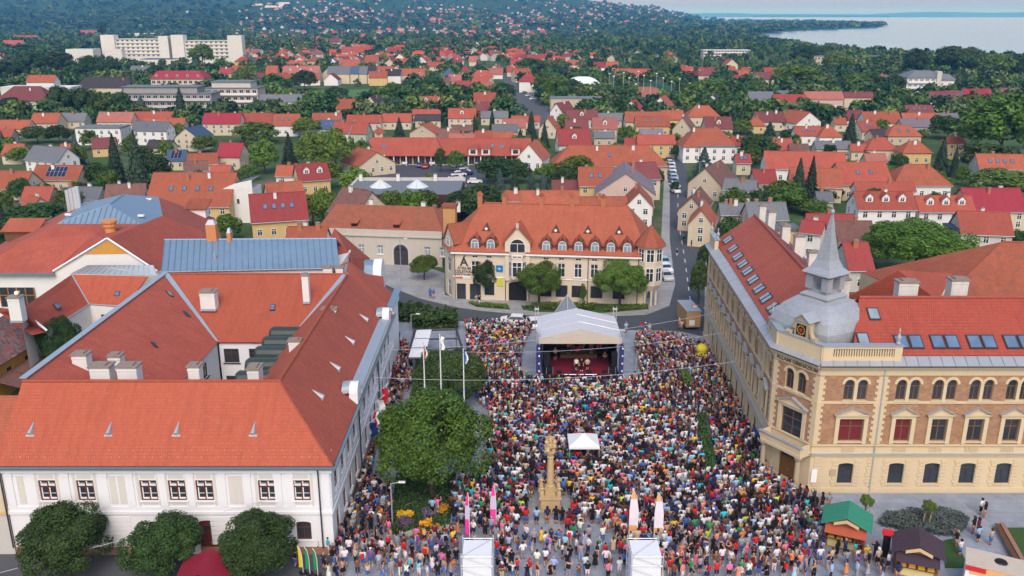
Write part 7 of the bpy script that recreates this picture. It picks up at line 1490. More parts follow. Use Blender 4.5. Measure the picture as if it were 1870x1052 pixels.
TL = [(371,80,124,46,'round'),(116,95,140,60,'dark'),(60,93,140,60,'dark'),(205,110,150,50,'dark'),(170,100,145,50,'dark'),(20,110,150,60,'dark'),(332,160,215,36,'spruce'),(116,155,215,50,'dark'),(165,163,215,45,'dark'),(30,177,222,55,'dark'),(195,175,215,50,'round'),(222,168,213,45,'dark'),(260,175,212,40,'bspruce'),(197,140,170,30,'dark'),
(215,245,335,48,'spruce'),(255,240,340,55,'spruce'),(142,245,302,40,'bspruce'),(484,252,318,55,'light'),(530,243,305,42,'spruce'),(580,240,312,75,'light'),(470,223,262,85,'round'),(560,215,250,55,'round'),(372,247,280,50,'round'),(455,300,330,40,'light'),(290,282,335,60,'dark'),(180,297,345,55,'dark'),(40,325,370,45,'dark'),(85,335,375,45,'dark'),(160,332,375,50,'dark'),(345,343,380,34,'dark'),(36,268,300,40,'round'),(70,230,262,60,'dark'),(110,228,262,45,'dark'),(15,250,280,40,'dark'),(570,160,205,22,'spruce'),(612,158,182,38,'dark'),(600,180,210,60,'dark'),(450,120,160,35,'round'),(508,110,148,20,'poplar'),(285,118,148,34,'dark'),(557,128,165,50,'dark'),(188,38,72,16,'poplar'),(255,240,262,45,'round'),
(720,150,180,40,'round'),(620,160,182,35,'dark'),(790,140,180,60,'dark'),(838,155,186,60,'dark'),(754,178,205,26,'light'),(922,150,192,40,'dark'),(907,168,205,16,'spruce'),(872,108,140,16,'spruce'),(730,215,258,32,'spruce'),(778,233,258,18,'bspruce'),(867,210,240,18,'spruce'),(899,203,242,13,'cypress'),(970,203,245,16,'cypress'),(975,228,262,22,'spruce'),(994,222,270,26,'spruce'),(1024,210,240,8,'cypress'),(950,235,258,20,'spruce'),(850,240,260,40,'round'),(930,192,215,30,'round'),(1090,178,208,26,'bspruce'),(1117,158,185,20,'dark'),(995,130,180,45,'round'),(1015,135,190,50,'round'),(1040,143,180,40,'dark'),(972,105,140,55,'dark'),(1060,152,180,60,'round'),(1138,182,210,45,'dark'),
(905,285,335,70,'dark'),(940,290,335,60,'dark'),(913,306,345,26,'bspruce'),(940,307,360,30,'spruce'),(970,312,362,32,'bspruce'),(992,312,360,32,'bspruce'),(1000,298,335,50,'light'),(1052,283,335,75,'round'),(1025,305,345,40,'dark'),(805,270,315,22,'dark'),(833,275,315,36,'round'),(920,270,290,25,'round'),(985,280,305,25,'dark'),(690,268,290,25,'round'),(750,277,295,18,'round'),(877,270,295,14,'round'),(615,235,320,70,'light'),(665,255,300,35,'light'),(600,290,345,55,'round'),(650,305,365,55,'light'),(755,347,408,60,'round'),(880,335,400,75,'dark'),(1197,305,350,30,'dark'),(1145,230,262,35,'round'),
(715,347,404,55,'round'),(775,347,406,60,'round'),(742,352,404,26,'bspruce'),(860,345,410,90,'dark'),(925,362,390,45,'dark'),(605,350,385,30,'round'),
(1825,170,300,150,'round'),(1800,260,320,110,'dark'),(1830,310,352,130,'light'),(1452,118,165,75,'round'),(1551,208,265,38,'spruce'),(1455,290,372,48,'spruce'),(1478,286,372,42,'spruce'),(1430,330,380,75,'round'),(1590,325,352,55,'dark'),(1380,245,300,75,'dark'),(1412,263,290,35,'dark'),(1283,270,335,65,'bspruce'),(1352,218,245,45,'round'),(1405,222,248,30,'spruce'),(1440,235,258,35,'dark'),(1430,218,238,16,'dark'),(1355,190,222,35,'spruce'),(1500,188,222,55,'round'),(1640,170,205,45,'dark'),(1600,172,205,40,'dark'),(1730,212,255,70,'dark'),(1770,172,210,45,'round'),(1640,280,318,35,'dark'),(1678,268,300,22,'spruce'),(1715,252,325,45,'spruce'),(1740,265,325,25,'spruce'),(1682,236,262,30,'round'),(1520,335,365,42,'maroonleaf'),(1265,150,185,45,'round'),(1305,143,178,50,'round'),(1380,147,175,45,'round'),(1470,152,172,42,'round'),(1510,148,170,30,'light'),(1560,133,172,55,'light'),(1590,128,170,30,'poplar'),(1630,137,172,45,'dark'),(1668,88,140,45,'dark'),(1738,83,135,65,'dark'),(1765,86,138,50,'dark'),(1818,97,145,60,'round'),(1850,100,145,60,'dark'),(1525,92,130,50,'round'),(1470,82,118,45,'dark'),(1497,84,116,30,'dark'),
(1440,340,388,75,'round'),(1487,365,395,60,'round'),(1707,392,412,14,'cypress'),(1330,395,462,48,'dark'),(1275,475,555,40,'dark'),(1290,445,500,40,'dark'),(400,362,402,25,'dark'),(420,390,440,48,'round'),(572,355,415,50,'round'),(592,345,410,45,'light'),(70,370,420,110,'dark'),(8,360,450,60,'spruce'),(30,390,460,60,'dark'),(130,345,385,60,'round'),(1345,420,440,30,'dark'),(1235,265,290,22,'dark'),(1020,182,205,24,'maroonleaf'),(1232,330,352,16,'dark'),(1860,420,470,60,'dark'),(1500,345,372,55,'dark'),(1610,300,330,40,'round')]
for (u, vt, vb, wp, k) in TL: TP(u, vt, vb, wp, k, 'mid')
TP(1668, 400, 512, 190, 'round', 'near', label='huge dense chestnut tree rising behind the spired corner building', name='chestnut_tree')
TP(118, 578, 690, 88, 'dark', 'near', label='dark rounded tree in the yard beside the ochre house', name='yard_tree', clear=.02)

# ---- where nothing may grow
KEEP = [ccw([at(u, v) for (u, v) in px]) for px in ([(533, 160), (740, 158), (745, 190), (520, 198)], [(1115, 158), (1195, 155), (1270, 188), (1170, 192)], [(690, 272), (900, 272), (900, 350), (690, 350)], [(905, 118), (1035, 240), (955, 245), (900, 118)])] + [road, ccw(lk), [(-60, 40), (75, 40), (75, 128), (-60, 128)], ccw([at(u, v) for (u, v) in [(600, 480), (1230, 560), (1230, 380), (600, 380)]])]
def inside(p, poly):
    c = False; j = len(poly) - 1
    for i in range(len(poly)):
        if (poly[i][1] > p[1]) != (poly[j][1] > p[1]) and p[0] < (poly[j][0] - poly[i][0]) * (p[1] - poly[i][1]) / (poly[j][1] - poly[i][1]) + poly[i][0]: c = not c
        j = i
    return c
GRID = {}
for hI in HOUSES:
    r_ = max(hI[2], hI[3]) / 2 + 2
    for gx in range(int((hI[0] - r_) // 20), int((hI[0] + r_) // 20) + 1):
        for gy in range(int((hI[1] - r_) // 20), int((hI[1] + r_) // 20) + 1): GRID.setdefault((gx, gy), []).append(hI)
def hits_house(x, y, m=0.5):
    for (cx, cy, w_, d_, rz) in GRID.get((int(x // 20), int(y // 20)), ()):
        dx, dy = x - cx, y - cy; ca, sa = math.cos(rz), math.sin(rz)
        if abs(dx * ca + dy * sa) < w_ / 2 + m and abs(-dx * sa + dy * ca) < d_ / 2 + m: return True
    return False
def shadows_house(x, y, h_):
    """would a tree here hide the roof of a house standing behind it, as seen from the square's side"""
    L = math.hypot(x, y); ux, uy = x / L, y / L; reach = h_ * L / CAMH * .24
    s = 2.5
    while s < reach:
        if hits_house(x + ux * s, y + uy * s, -.5): return True
        s += 3
    return False
# ---- smaller garden trees filling the town, each one its own thing
random.seed(11); cnt = 0; tries = 0; placed = [(t_['x'], t_['y'], t_['w'] / 2) for t_ in TREES]
def too_close(x, y, r_):
    return any((x - a) ** 2 + (y - b) ** 2 < ((r_ + c) * .62) ** 2 for (a, b, c) in placed[-1400:])
while cnt < 118 and tries < 9000:
    tries += 1; v = random.uniform(160, 400); u = random.uniform(-40, 1910); x, y = at(u, v)
    h_ = random.uniform(3.5, 7.5); w_ = h_ * random.uniform(.7, 1.05)
    if hits_house(x, y, w_ * .3) or any(inside((x, y), k) for k in KEEP) or too_close(x, y, w_ / 2) or shadows_house(x, y, h_): continue
    k = random.choices(['round', 'dark', 'light', 'spruce', 'bspruce'], [5, 4, 3, 1.2, .6])[0]
    tree(x, y, h_, w_ * (1 if k not in ('spruce', 'bspruce') else .6), k, 'mid' if y < 260 else 'low'); placed.append((x, y, w_ / 2)); cnt += 1

# === FAR TOWN AND WOODS
# a few dozen farther houses as things, the rest of the far town as one mass
random.seed(5)
def p_house(u, v):
    e_ = min(1, max(0, (u - 380 - 60 * math.sin(v * 1.7)) / 160)); cl_ = .35 + .65 * max(0, math.sin(u / 37 + v / 5) * math.sin(u / 83 - v / 9))
    if v < 48: return .6 * e_ * cl_ if u < 1255 else 0
    if v < 62: return .5 * e_ * cl_ if u < 1130 else .02
    if v < 100: return .45 * e_ if u < 1000 else (.04 if u < 1150 else 0.0)
    if v < 150: return .30 if 440 < u < 1060 else .05
    return .2
nfar = 0; tries = 0; FARH = []
while nfar < 74 and tries < 4000:
    tries += 1; v = random.uniform(84, 176); u = random.uniform(430, 1080) if random.random() < .75 else random.uniform(0, 1870); x, y = at(u, v)
    if random.random() > p_house(u, v) * 1.6 or hits_house(x, y, 7) or any(inside((x, y), k) for k in KEEP) or any((x - a) ** 2 + (y - b) ** 2 < 190 for (a, b) in FARH) or any((x - a) ** 2 + (y - b) ** 2 < (c + 6) ** 2 for (a, b, c) in placed): continue
    w_ = random.uniform(8, 15); d_ = random.uniform(7.5, 10); ze = random.choice((3.2, 3.6, 5.2))
    house(x, y, w_, d_, ze, ze + d_ * .42, random.choice('FFH'), R(random.choice((0, 0, 90, 20, -25, 70, 5))), random.choices(['orange', 'redor', 'rust', 'maroon', 'brown', 'red', 'pink', 'grey', 'dark'], [5, 5, 4, 3, 2, 2, 2, 1, 1])[0], random.choice(('cream', 'white', 'cream', 'pale', 'yellow', 'white')), chim=1)
    FARH.append((x, y)); nfar += 1
for hI in HOUSES[-nfar:]:
    r_ = max(hI[2], hI[3]) / 2 + 2
    for gx in range(int((hI[0] - r_) // 20), int((hI[0] + r_) // 20) + 1):
        for gy in range(int((hI[1] - r_) // 20), int((hI[1] + r_) // 20) + 1): GRID.setdefault((gx, gy), []).append(hI)
# joined far houses: little gabled volumes with coloured roofs
hv, hf, hc = [], [], []; FP = []
tries = 0; n_ = 0
while n_ < 1350 and tries < 20000:
    tries += 1; v = random.choice((random.uniform(14, 48), random.uniform(40, 66), random.uniform(60, 118))); u = random.uniform(0, 1300)
    if random.random() > p_house(u, max(v, 20)): continue
    if v < 44:
        P0 = on_hill(u, v)
        if P0 is None or P0[1] > 5200: continue
        x, y, z0 = P0
        if v < 30 + 6 * math.sin(u / 60) and random.random() < .55: continue
    else:
        x, y = at(u, v); z0 = float(hill_z(np.array(x), np.array(y))) if y > 1900 else 0
        if hits_house(x, y, 6) or any(inside((x, y), k) for k in KEEP): continue
    w_ = random.uniform(7, 12); d_ = random.uniform(6, 8.5); ze = random.uniform(2.8, 4.4); zr = ze + d_ * .42; a = random.uniform(-.4, .4) + random.choice((0, 1.57)); ca, sa = math.cos(a), math.sin(a)
    if y > 2600: w_ *= .9
    W, D = w_ / 2, d_ / 2; L = [(-W, -D, 0), (W, -D, 0), (W, D, 0), (-W, D, 0), (-W, -D, ze), (W, -D, ze), (W, D, ze), (-W, D, ze), (-W, 0, zr), (W, 0, zr)]
    wc = random.choice(((.5, .48, .45), (.46, .4, .3), (.55, .55, .53), (.38, .36, .34))); rc = random.choice(((.42, .09, .04), (.40, .07, .035), (.30, .07, .035), (.17, .045, .04), (.36, .035, .03), (.2, .2, .21)))
    def W3(p): return (x + p[0] * ca - p[1] * sa, y + p[0] * sa + p[1] * ca, z0 + p[2])
    for fc, col in (((0, 1, 5, 4), wc), ((1, 2, 6, 5), wc), ((2, 3, 7, 6), wc), ((3, 0, 4, 7), wc), ((4, 8, 8, 7), wc), ((5, 6, 9, 9), wc), ((4, 5, 9, 8), rc), ((6, 7, 8, 9), rc)):
        k = len(hv); q4 = [L[i] for i in fc]
        if col is rc: q4 = [(p[0] * 1.06, p[1] * 1.06, p[2] + .1 - (.3 if abs(p[1]) > .1 else 0)) for p in q4]
        hv += [W3(p) for p in q4]; hc += [col + (1,)] * 4; hf.append((k, k + 1, k + 2, k + 3))
    FP.append((x, y)); n_ += 1
M_V = vcol_mat('painted_town')
o = link('distant_houses', np_mesh('distant_houses', np.array(hv), np.array(hf), [M_V], np.array(hc))); o['kind'] = 'stuff'; o['label'] = 'far red-roofed houses of the town spreading to the hills'
FG = {}
for (x, y) in FP: FG.setdefault((int(x // 25), int(y // 25)), []).append((x, y))
# woods and gardens of the far town: leaf clumps, one mass
tmpl = {}
for nm, nq, s_ in (('a', 150, .42), ('b', 46, .70)):
    for kd in range(4):
        P_, N_ = crown_points('round', nq, 50 + kd + nq); V, F = leaf_quads(np.column_stack([P_[:, 0], P_[:, 1], P_[:, 2] * 2]), N_, s_, 90 + kd); V[:, 2] *= .5; tmpl[(nm, kd)] = V
r2 = np.random.default_rng(21); allV, allC = [], []
def add_wood(x, y, z, h_, w_, lod, tone):
    V = tmpl[(lod, int(r2.integers(0, 4)))]; a = r2.uniform(0, 6.28); ca, sa = math.cos(a), math.sin(a)
    q_ = np.empty_like(V); q_[:, 0] = x + (V[:, 0] * ca - V[:, 1] * sa) * w_ / 2; q_[:, 1] = y + (V[:, 0] * sa + V[:, 1] * ca) * w_ / 2; q_[:, 2] = z + V[:, 2] * h_
    n = len(V) // 4; jit = np.repeat(r2.uniform(.55, 1.45, (n, 1)), 4, 0); allV.append(q_); allC.append(np.column_stack([np.array(tone)[None, :] * jit, np.ones(n * 4)]))
tones = [(.040, .090, .026), (.070, .130, .034), (.026, .066, .026), (.115, .170, .045), (.045, .088, .040), (.090, .125, .050)]
def wood_density(u, v):
    if v < 50: return .5 if u > 1130 or u < 430 else .35
    if v < 66: return 1.0 if u > 1120 or u < 430 else .55
    if v < 112: return 1.0
    if v < 165: return 1.0
    return .8
cntw = 0; tries = 0
while cntw < 7600 and tries < 60000:
    tries += 1; t_ = r2.random()
    v = r2.uniform(36, 60) if t_ < .34 else (r2.uniform(58, 105) if t_ < .74 else r2.uniform(100, 235)); u = r2.uniform(-30, 1900)
    if r2.random() > wood_density(u, v): continue
    x, y = at(u, v)
    if v < 60 and u > 1290 and not (u < 1620): continue
    if hits_house(x, y, 2.0) or any(inside((x, y), k) for k in KEEP): continue
    if y > 1900: z = float(hill_z(np.array(x), np.array(y)))
    else: z = 0.0
    far = y > 900
    h_ = r2.uniform(7, 14) if u < 1250 or v > 75 else r2.uniform(9, 18)
    if y > 2200: h_ *= 1.25
    if 100 < v < 240: h_ = r2.uniform(5, 11)
    if y < 900 and shadows_house(x, y, h_): continue
    if far and y < 2600 and any((x - a) ** 2 + (y + 9 - b) ** 2 < 90 for gx in (-1, 0, 1) for gy in (-1, 0, 1) for (a, b) in FG.get((int(x // 25) + gx, int(y // 25) + gy), ())): continue
    add_wood(x, y, z - .4, h_, h_ * r2.uniform(.75, 1.2) * (1.6 if y > 2200 else 1), 'b' if far else 'a', tones[int(r2.integers(0, 6))]); cntw += 1
for i in range(900):
    P0 = on_hill(r2.uniform(-20, 1280), r2.uniform(26, 46))
    if P0: add_wood(P0[0], P0[1], P0[2] - 1, r2.uniform(6, 10), r2.uniform(10, 20), 'b', tones[int(r2.integers(0, 6))])
# lakeside wood and the wooded spit
for i in range(900):
    u = r2.uniform(1120, 1615); vb = np.interp(u, [1120, 1300, 1372, 1430, 1520, 1600, 1616], [58, 62, 61, 56, 52.5, 49.5, 48.0]); vt = np.interp(u, [1120, 1300, 1480, 1590, 1616], [44, 38.5, 41, 47, 47.9])
    x, y = at(u, r2.uniform(vt, vb)); add_wood(x, y, 0, r2.uniform(12, 22), r2.uniform(22, 40), 'b', tones[int(r2.integers(0, 6))])
for i in range(420):
    u = r2.uniform(1385, 1900); v0 = np.interp(u, [1385, 1490, 1640, 1760, 1900], [74, 96, 108, 113, 120]); x, y = at(u, v0 + r2.uniform(0, 14) ** 1.2)
    if hits_house(x, y, 3): continue
    add_wood(x, y, 0, r2.uniform(7, 14), r2.uniform(9, 15), 'a', tones[int(r2.integers(0, 6))])
AV = np.concatenate(allV); AC = np.concatenate(allC)
mw, tw_, bw_ = nmat('far_foliage'); a_ = tw_.nodes.new('ShaderNodeVertexColor'); a_.layer_name = 'Col'; tw_.links.new(a_.outputs[0], bw_.inputs['Base Color']); bw_.inputs['Roughness'].default_value = .9; bw_.inputs['Specular IOR Level'].default_value = .1
o = link('woodland', np_mesh('woodland', AV, np.arange(len(AV)).reshape(-1, 4), [mw], AC)); o['kind'] = 'stuff'; o['label'] = 'far mass of garden trees and woods reaching to lake and hills'

# === CARS
M_CAR = objcol_mat('car_paint', .3); MATS['car_paint'].node_tree.nodes['Principled BSDF'].inputs['Specular IOR Level'].default_value = .6
M_TYRE = plain('tyre', (.015, .015, .016, 1), .9)
def car_meshes():
    b = MB(); W = .86
    prof = [(-2.05, .32), (-2.1, .62), (-1.95, .92), (-1.05, .98), (1.25, .98), (1.95, .84), (2.1, .6), (2.05, .3)]
    b.ring([[(x, -W, z) for (x, z) in prof], [(x, W, z) for (x, z) in prof]])
    b.ring([[(-1.85, -W + .02, .93), (1.05, -W + .02, .97), (.35, -.66, 1.44), (-1.35, -.66, 1.44)], [(-1.85, W - .02, .93), (1.05, W - .02, .97), (.35, .66, 1.44), (-1.35, .66, 1.44)]])
    b.box(-1.3, .3, -.66, .66, 1.43, 1.47)
    body = b.mesh('body', [M_CAR])
    g_ = MB()
    g_.face([(.40, -.62, 1.41), (1.0, -.76, 1.0), (1.0, .76, 1.0), (.40, .62, 1.41)][::-1]); g_.face([(-1.40, .62, 1.41), (-1.83, .76, .98), (-1.83, -.76, .98), (-1.40, -.62, 1.41)][::-1])
    for s_ in (-1, 1): g_.face([(-1.35, s_ * .70, 1.40), (.33, s_ * .70, 1.40), (.88, s_ * .86, 1.01), (-1.68, s_ * .86, 1.01)])
    g_.v = [(x * 1.01, y * 1.012, z + .012) for (x, y, z) in g_.v]
    glass = g_.mesh('car_window', [M_WIN])
    w2 = MB(); w2.ring([[(.31 * math.cos(i * math.pi / 6), -.1, .31 * math.sin(i * math.pi / 6)) for i in range(12)], [(.31 * math.cos(i * math.pi / 6), .1, .31 * math.sin(i * math.pi / 6)) for i in range(12)]]); wheel = w2.mesh('wheel', [M_TYRE])
    hl = MB(); hl.box(-.05, .05, -.16, .16, 0, .13); head = hl.mesh('headlight', [M_STEEL]); tl = MB(); tl.box(-.04, .04, -.12, .12, 0, .22); tail = tl.mesh('tail_light', [plain('tail_red', (.35, .01, .01, 1), .3)])
    return body, glass, wheel, head, tail
CARM = car_meshes(); CARS = []
CARC = {'white': (.72, .72, .72, 1), 'silver': (.42, .44, .46, 1), 'black': (.015, .015, .018, 1), 'dark blue': (.02, .04, .12, 1), 'blue': (.04, .16, .36, 1), 'red': (.38, .02, .02, 1), 'grey': (.16, .17, .18, 1), 'pale blue': (.25, .42, .52, 1)}
def car(X, Y, rz, colour, label, group=None, z0=.012):
    t = thing('parked_car' if group else 'car', label, 'car', (X, Y, z0), rz, group)
    o = link('body', CARM[0], t); o.color = CARC[colour]; link('car_window', CARM[1], t)
    for (x, y) in ((-1.3, -.8), (-1.3, .8), (1.32, -.8), (1.32, .8)): link('wheel', CARM[2], t, (x, y, .31))
    for y in (-.6, .6): link('headlight', CARM[3], t, (2.06, y, .62)); link('tail_light', CARM[4], t, (-2.06, y, .66))
    CARS.append((X, Y, colour)); return t
ORD = ['first', 'second', 'third', 'fourth', 'fifth', 'sixth', 'seventh', 'eighth', 'ninth', 'tenth', 'eleventh', 'twelfth', 'thirteenth', 'fourteenth', 'fifteenth', 'sixteenth', 'seventeenth', 'eighteenth', 'nineteenth', 'twentieth']
st = [(1233, 352, 'white'), (1232, 342, 'white'), (1230, 335, 'blue'), (1229, 328, 'silver'), (1227, 321, 'pale blue'), (1226, 314, 'white'), (1225, 307, 'silver'), (1224, 301, 'white'), (1223, 296, 'dark blue')]
for i, (u, v, c_) in enumerate(st):
    X, Y = at(u, v); car(X, Y, R(-80), c_, f'{c_} car, {ORD[i]} from the square end in the row along the narrow street', 'cars parked along the narrow street')
for i, (u, v, c_) in enumerate(((1216, 510, 'silver'), (1215, 496, 'white'), (1212, 484, 'pale blue'))):
    X, Y = at(u, v); car(X, Y, R(-84), c_, f'{c_} car parked beside the shopping house corner, {("nearest", "middle", "farthest")[i]} of three', 'cars parked beside the shopping house')
X, Y = at(938, 592); car(X, Y, R(172), 'white', 'white hatchback standing on the road behind the crowd')
X, Y = at(974, 596); car(X, Y, R(100), 'white', 'white van-like car tucked beside the stage roof')
pk = [(727, 294, 'red', 90), (742, 300, 'white', 80), (755, 297, 'black', 90), (768, 305, 'dark blue', 85), (780, 298, 'blue', 90), (790, 300, 'white', 90), (778, 307, 'red', 85), (848, 300, 'black', 90), (861, 299, 'black', 90), (872, 300, 'grey', 90), (835, 305, 'white', 60), (842, 311, 'silver', 35), (846, 316, 'white', 35), (851, 320, 'dark blue', 35), (838, 322, 'white', 30), (832, 328, 'white', 30), (867, 335, 'white', 5), (843, 334, 'silver', 95), (845, 342, 'grey', 95), (700, 298, 'silver', 90)]
for i, (u, v, c_, a_) in enumerate(pk):
    X, Y = at(u, v); same = [p for p in pk if p[2] == c_]; k = sorted(same).index((u, v, c_, a_))
    car(X, Y, R(a_), c_, f'{c_} car in the arcade car park' + (f', {ORD[k]} {c_} one from the left' if len(same) > 1 else ''), 'cars in the arcade car park', .016)
for i, (u, v, c_) in enumerate(((965, 176, 'white'), (972, 182, 'white'), (985, 185, 'blue'), (990, 181, 'silver'), (958, 171, 'grey'))):
    X, Y = at(u, v); car(X, Y, R(60), c_, f'{c_} car on the distant side street, {ORD[i]} of five', 'cars on the distant side street')
# === ON THE SQUARE
def Q(name, mat, parent, fn, smooth=False):
    b = MB(); fn(b); return b.build(name, mat, parent, smooth=smooth)
M_TARP = plain('stage_tarp', (.50, .52, .55, 1), .55, .06, .5); M_TARPC = plain('stage_valance', (.52, .46, .38, 1), .7); M_RED = plain('stage_carpet', (.16, .012, .030, 1), .6, .3, 1); M_BLUED = plain('tower_drape', (.03, .035, .16, 1), .7, .4, 4); M_SHEET = plain('white_sheeting', (.68, .70, .72, 1), .6, .08, 1.5)
# ---- concert stage
st = thing('concert_stage', 'roofed concert stage with white gabled canopy and crimson floor', 'stage', (8.5, 101.2, PZ))
Q('platform', M_BLACK, st, lambda b: b.box(-4.7, 4.9, 0, 8.6, 0, 1.0)); Q('stage_floor', M_RED, st, lambda b: b.box(-3.6, 4.0, .15, 6.2, 1.0, 1.03)); Q('drum_riser', M_WOOD, st, lambda b: b.box(-2.2, 2.6, 5.6, 7.9, 1.03, 1.5)); Q('back_curtain', M_BLACK, st, lambda b: b.box(-4.7, 4.9, 8.3, 8.4, 1, 5.6))
for s_ in (-1, 1):
    Q('side_curtain', M_BLACK, st, lambda b: b.box(.1 + s_ * 4.62 - .06, .1 + s_ * 4.62 + .06, 2.6, 8.2, 1, 5.5)); Q('canopy', M_TARP, st, lambda b: [b.slab([(-.1, -.25 + i * 2.72, 7.18), (-.1, -.25 + (i + 1) * 2.72 - .06, 7.18), (-.1 + s_ * 5.15, -.25 + (i + 1) * 2.72 - .06, 6.0), (-.1 + s_ * 5.15, -.25 + i * 2.72, 6.0)], .06) for i in range(3)])
    for i in range(2): Q('canopy_rib', M_STEEL, st, lambda b: b.tube([(-.1, -.28 + (i + 1) * 2.72, 7.22), (-.1 + s_ * 5.15, -.28 + (i + 1) * 2.72, 6.04)], .06, 5))
    for yy in (-.15, 8.0):
        x = -.1 + s_ * 5.15; Q('tower', M_STEEL, st, lambda b: [b.tube([(x + dx_, yy + dy_, 0), (x + dx_, yy + dy_, 7.3 if yy > 1 else 6.9)], .035, 5) for (dx_, dy_) in ((-.2, -.2), (.2, -.2), (.2, .2), (-.2, .2))] + [b.tube([(x - .2, yy - .2, z), (x + .2, yy - .2, z + .5)], .02, 4) for z in np.arange(.3, 6.6, .5)] + [b.box(x - .3, x + .3, yy - .3, yy + .3, 6.95, 7.05)])
        if yy < 1:
            Q('tower_drape', M_BLUED, st, lambda b: b.prism([(x - .25, yy - .25), (x + .25, yy - .25), (x + .25, yy + .25), (x - .25, yy + .25)], .8, 5.2))
            for (ax, ay) in ((-1.1, -.7), (1.1, -.7)): Q('outrigger', M_STEEL, st, lambda b: b.tube([(x, yy, 1.5), (x + ax, yy + ay, 0.04)], .05, 5))
            for z in (1.6, 2.6, 3.6, 4.6): Q('spotlight', M_WHITE, st, lambda b: b.lathe((x + .1, yy - .32, z), [(.05, 0), (.11, .05), (.11, .2), (.03, .24)], 7))
    Q('speaker_stack', M_BLACK, st, lambda b: [b.box(.1 + s_ * 4.2 - .35, .1 + s_ * 4.2 + .35, .5, 1.1, 3.2 - .62 * i, 3.78 - .62 * i) for i in range(3)]); Q('monitor_case', M_BLACK, st, lambda b: b.box(.1 + s_ * 3.9 - .4, .1 + s_ * 3.9 + .4, .3, .9, 1.03, 1.9)); Q('case_edge', M_STEEL, st, lambda b: [b.box(.1 + s_ * 3.9 - .43 + i * .83, .1 + s_ * 3.9 - .40 + i * .83, .27, .3, 1.03, 1.95) for i in (0, 1)])
Q('valance', M_TARPC, st, lambda b: b.ring([[(-5.2, -.34, 5.3), (5.0, -.34, 5.3), (5.05, -.34, 5.98), (-.1, -.34, 7.2), (-5.25, -.34, 5.98)], [(-5.2, -.28, 5.3), (5.0, -.28, 5.3), (5.05, -.28, 5.98), (-.1, -.28, 7.2), (-5.25, -.28, 5.98)]])); Q('front_truss', M_STEEL, st, lambda b: [b.tube([(-5.1, yy, z), (4.9, yy, z)], .035, 5) for (yy, z) in ((0, 5.25), (.3, 5.25), (.15, 5.5), (5.5, 5.3))])
for i in range(9): Q('stage_light', M_BLACK, st, lambda b: b.lathe((-4 + i * 1.02, .15 if i % 2 else 5.4, 4.82), [(.04, .35), (.13, .3), (.15, .02), (.1, 0)], 7))
for i in range(4): Q('wedge_monitor', M_BLACK, st, lambda b: b.prism([(-2.9 + i * 1.9, .4), (-2.3 + i * 1.9, .4), (-2.3 + i * 1.9, .8), (-2.9 + i * 1.9, .8)], 1.03, 1.33))
Q('edge_light', emit_mat('edge_white', (.9, .85, 1, 1), .6), st, lambda b: b.box(-2.2, 2.1, .02, .08, 1.04, 1.08))
kit = thing('drum_kit', 'red drum kit on the riser at the back of the stage', 'drums', (8.6, 107.8, PZ + 1.5)); Q('bass_drum', plain('drum_red', (.45, .03, .03, 1), .3), kit, lambda b: b.ring([[(.3 * math.cos(i * .524), -.2, .32 + .3 * math.sin(i * .524)) for i in range(12)], [(.3 * math.cos(i * .524), .2, .32 + .3 * math.sin(i * .524)) for i in range(12)]]))
for (x, y, z) in ((-.5, 0, .55), (.45, .05, .6), (.75, .3, .4)): Q('tom_drum', MATS['drum_red'], kit, lambda b: b.cyl(x, y, z, z + .28, .19, n=10))
for (x, y, z) in ((-.8, .1, 1.0), (.9, .1, 1.05)): Q('cymbal', M_GOLD, kit, lambda b: b.lathe((x, y, z), [(.24, 0), (.03, .04)], 12)); Q('cymbal_stand', M_STEEL, kit, lambda b: b.cyl(x, y, 0, z, .015, n=5))
# ---- glass pyramid behind the stage
pg = thing('glass_pyramid', 'pointed grey glass pyramid showing behind the stage roof', 'pyramid', (8.4, 126.6, PZ)); Q('glazing', plain('pyramid_pane', (.20, .23, .27, 1), .15, .3, 2), pg, lambda b: b.lathe((0, 0, 0), [(2.3, 0), (.03, 3.4)], 4)); 
for i in range(4): Q('frame_bar', M_STEEL, pg, lambda b: b.tube([(2.32 * math.cos(i * math.pi / 2), 2.32 * math.sin(i * math.pi / 2), 0), (0, 0, 3.45)], .05, 5))
# ---- white pop-up tent
tn = thing('canopy_tent', 'white pop-up canopy tent in the middle of the crowd', 'tent', (7.3, 81.0, PZ)); Q('roof', M_SHEET, tn, lambda b: b.ring([[(-1.55, -1.5, 2.1), (1.55, -1.5, 2.1), (1.55, 1.5, 2.1), (-1.55, 1.5, 2.1)], [(-1.55, -1.5, 2.32), (1.55, -1.5, 2.32), (1.55, 1.5, 2.32), (-1.55, 1.5, 2.32)], [(-.05, -.05, 3.15), (.05, -.05, 3.15), (.05, .05, 3.15), (-.05, .05, 3.15)]], cap=False))
for (x, y) in ((-1.5, -1.45), (1.5, -1.45), (1.5, 1.45), (-1.5, 1.45)): Q('leg', M_STEEL, tn, lambda b: b.cyl(x, y, 0, 2.12, .03, n=5))
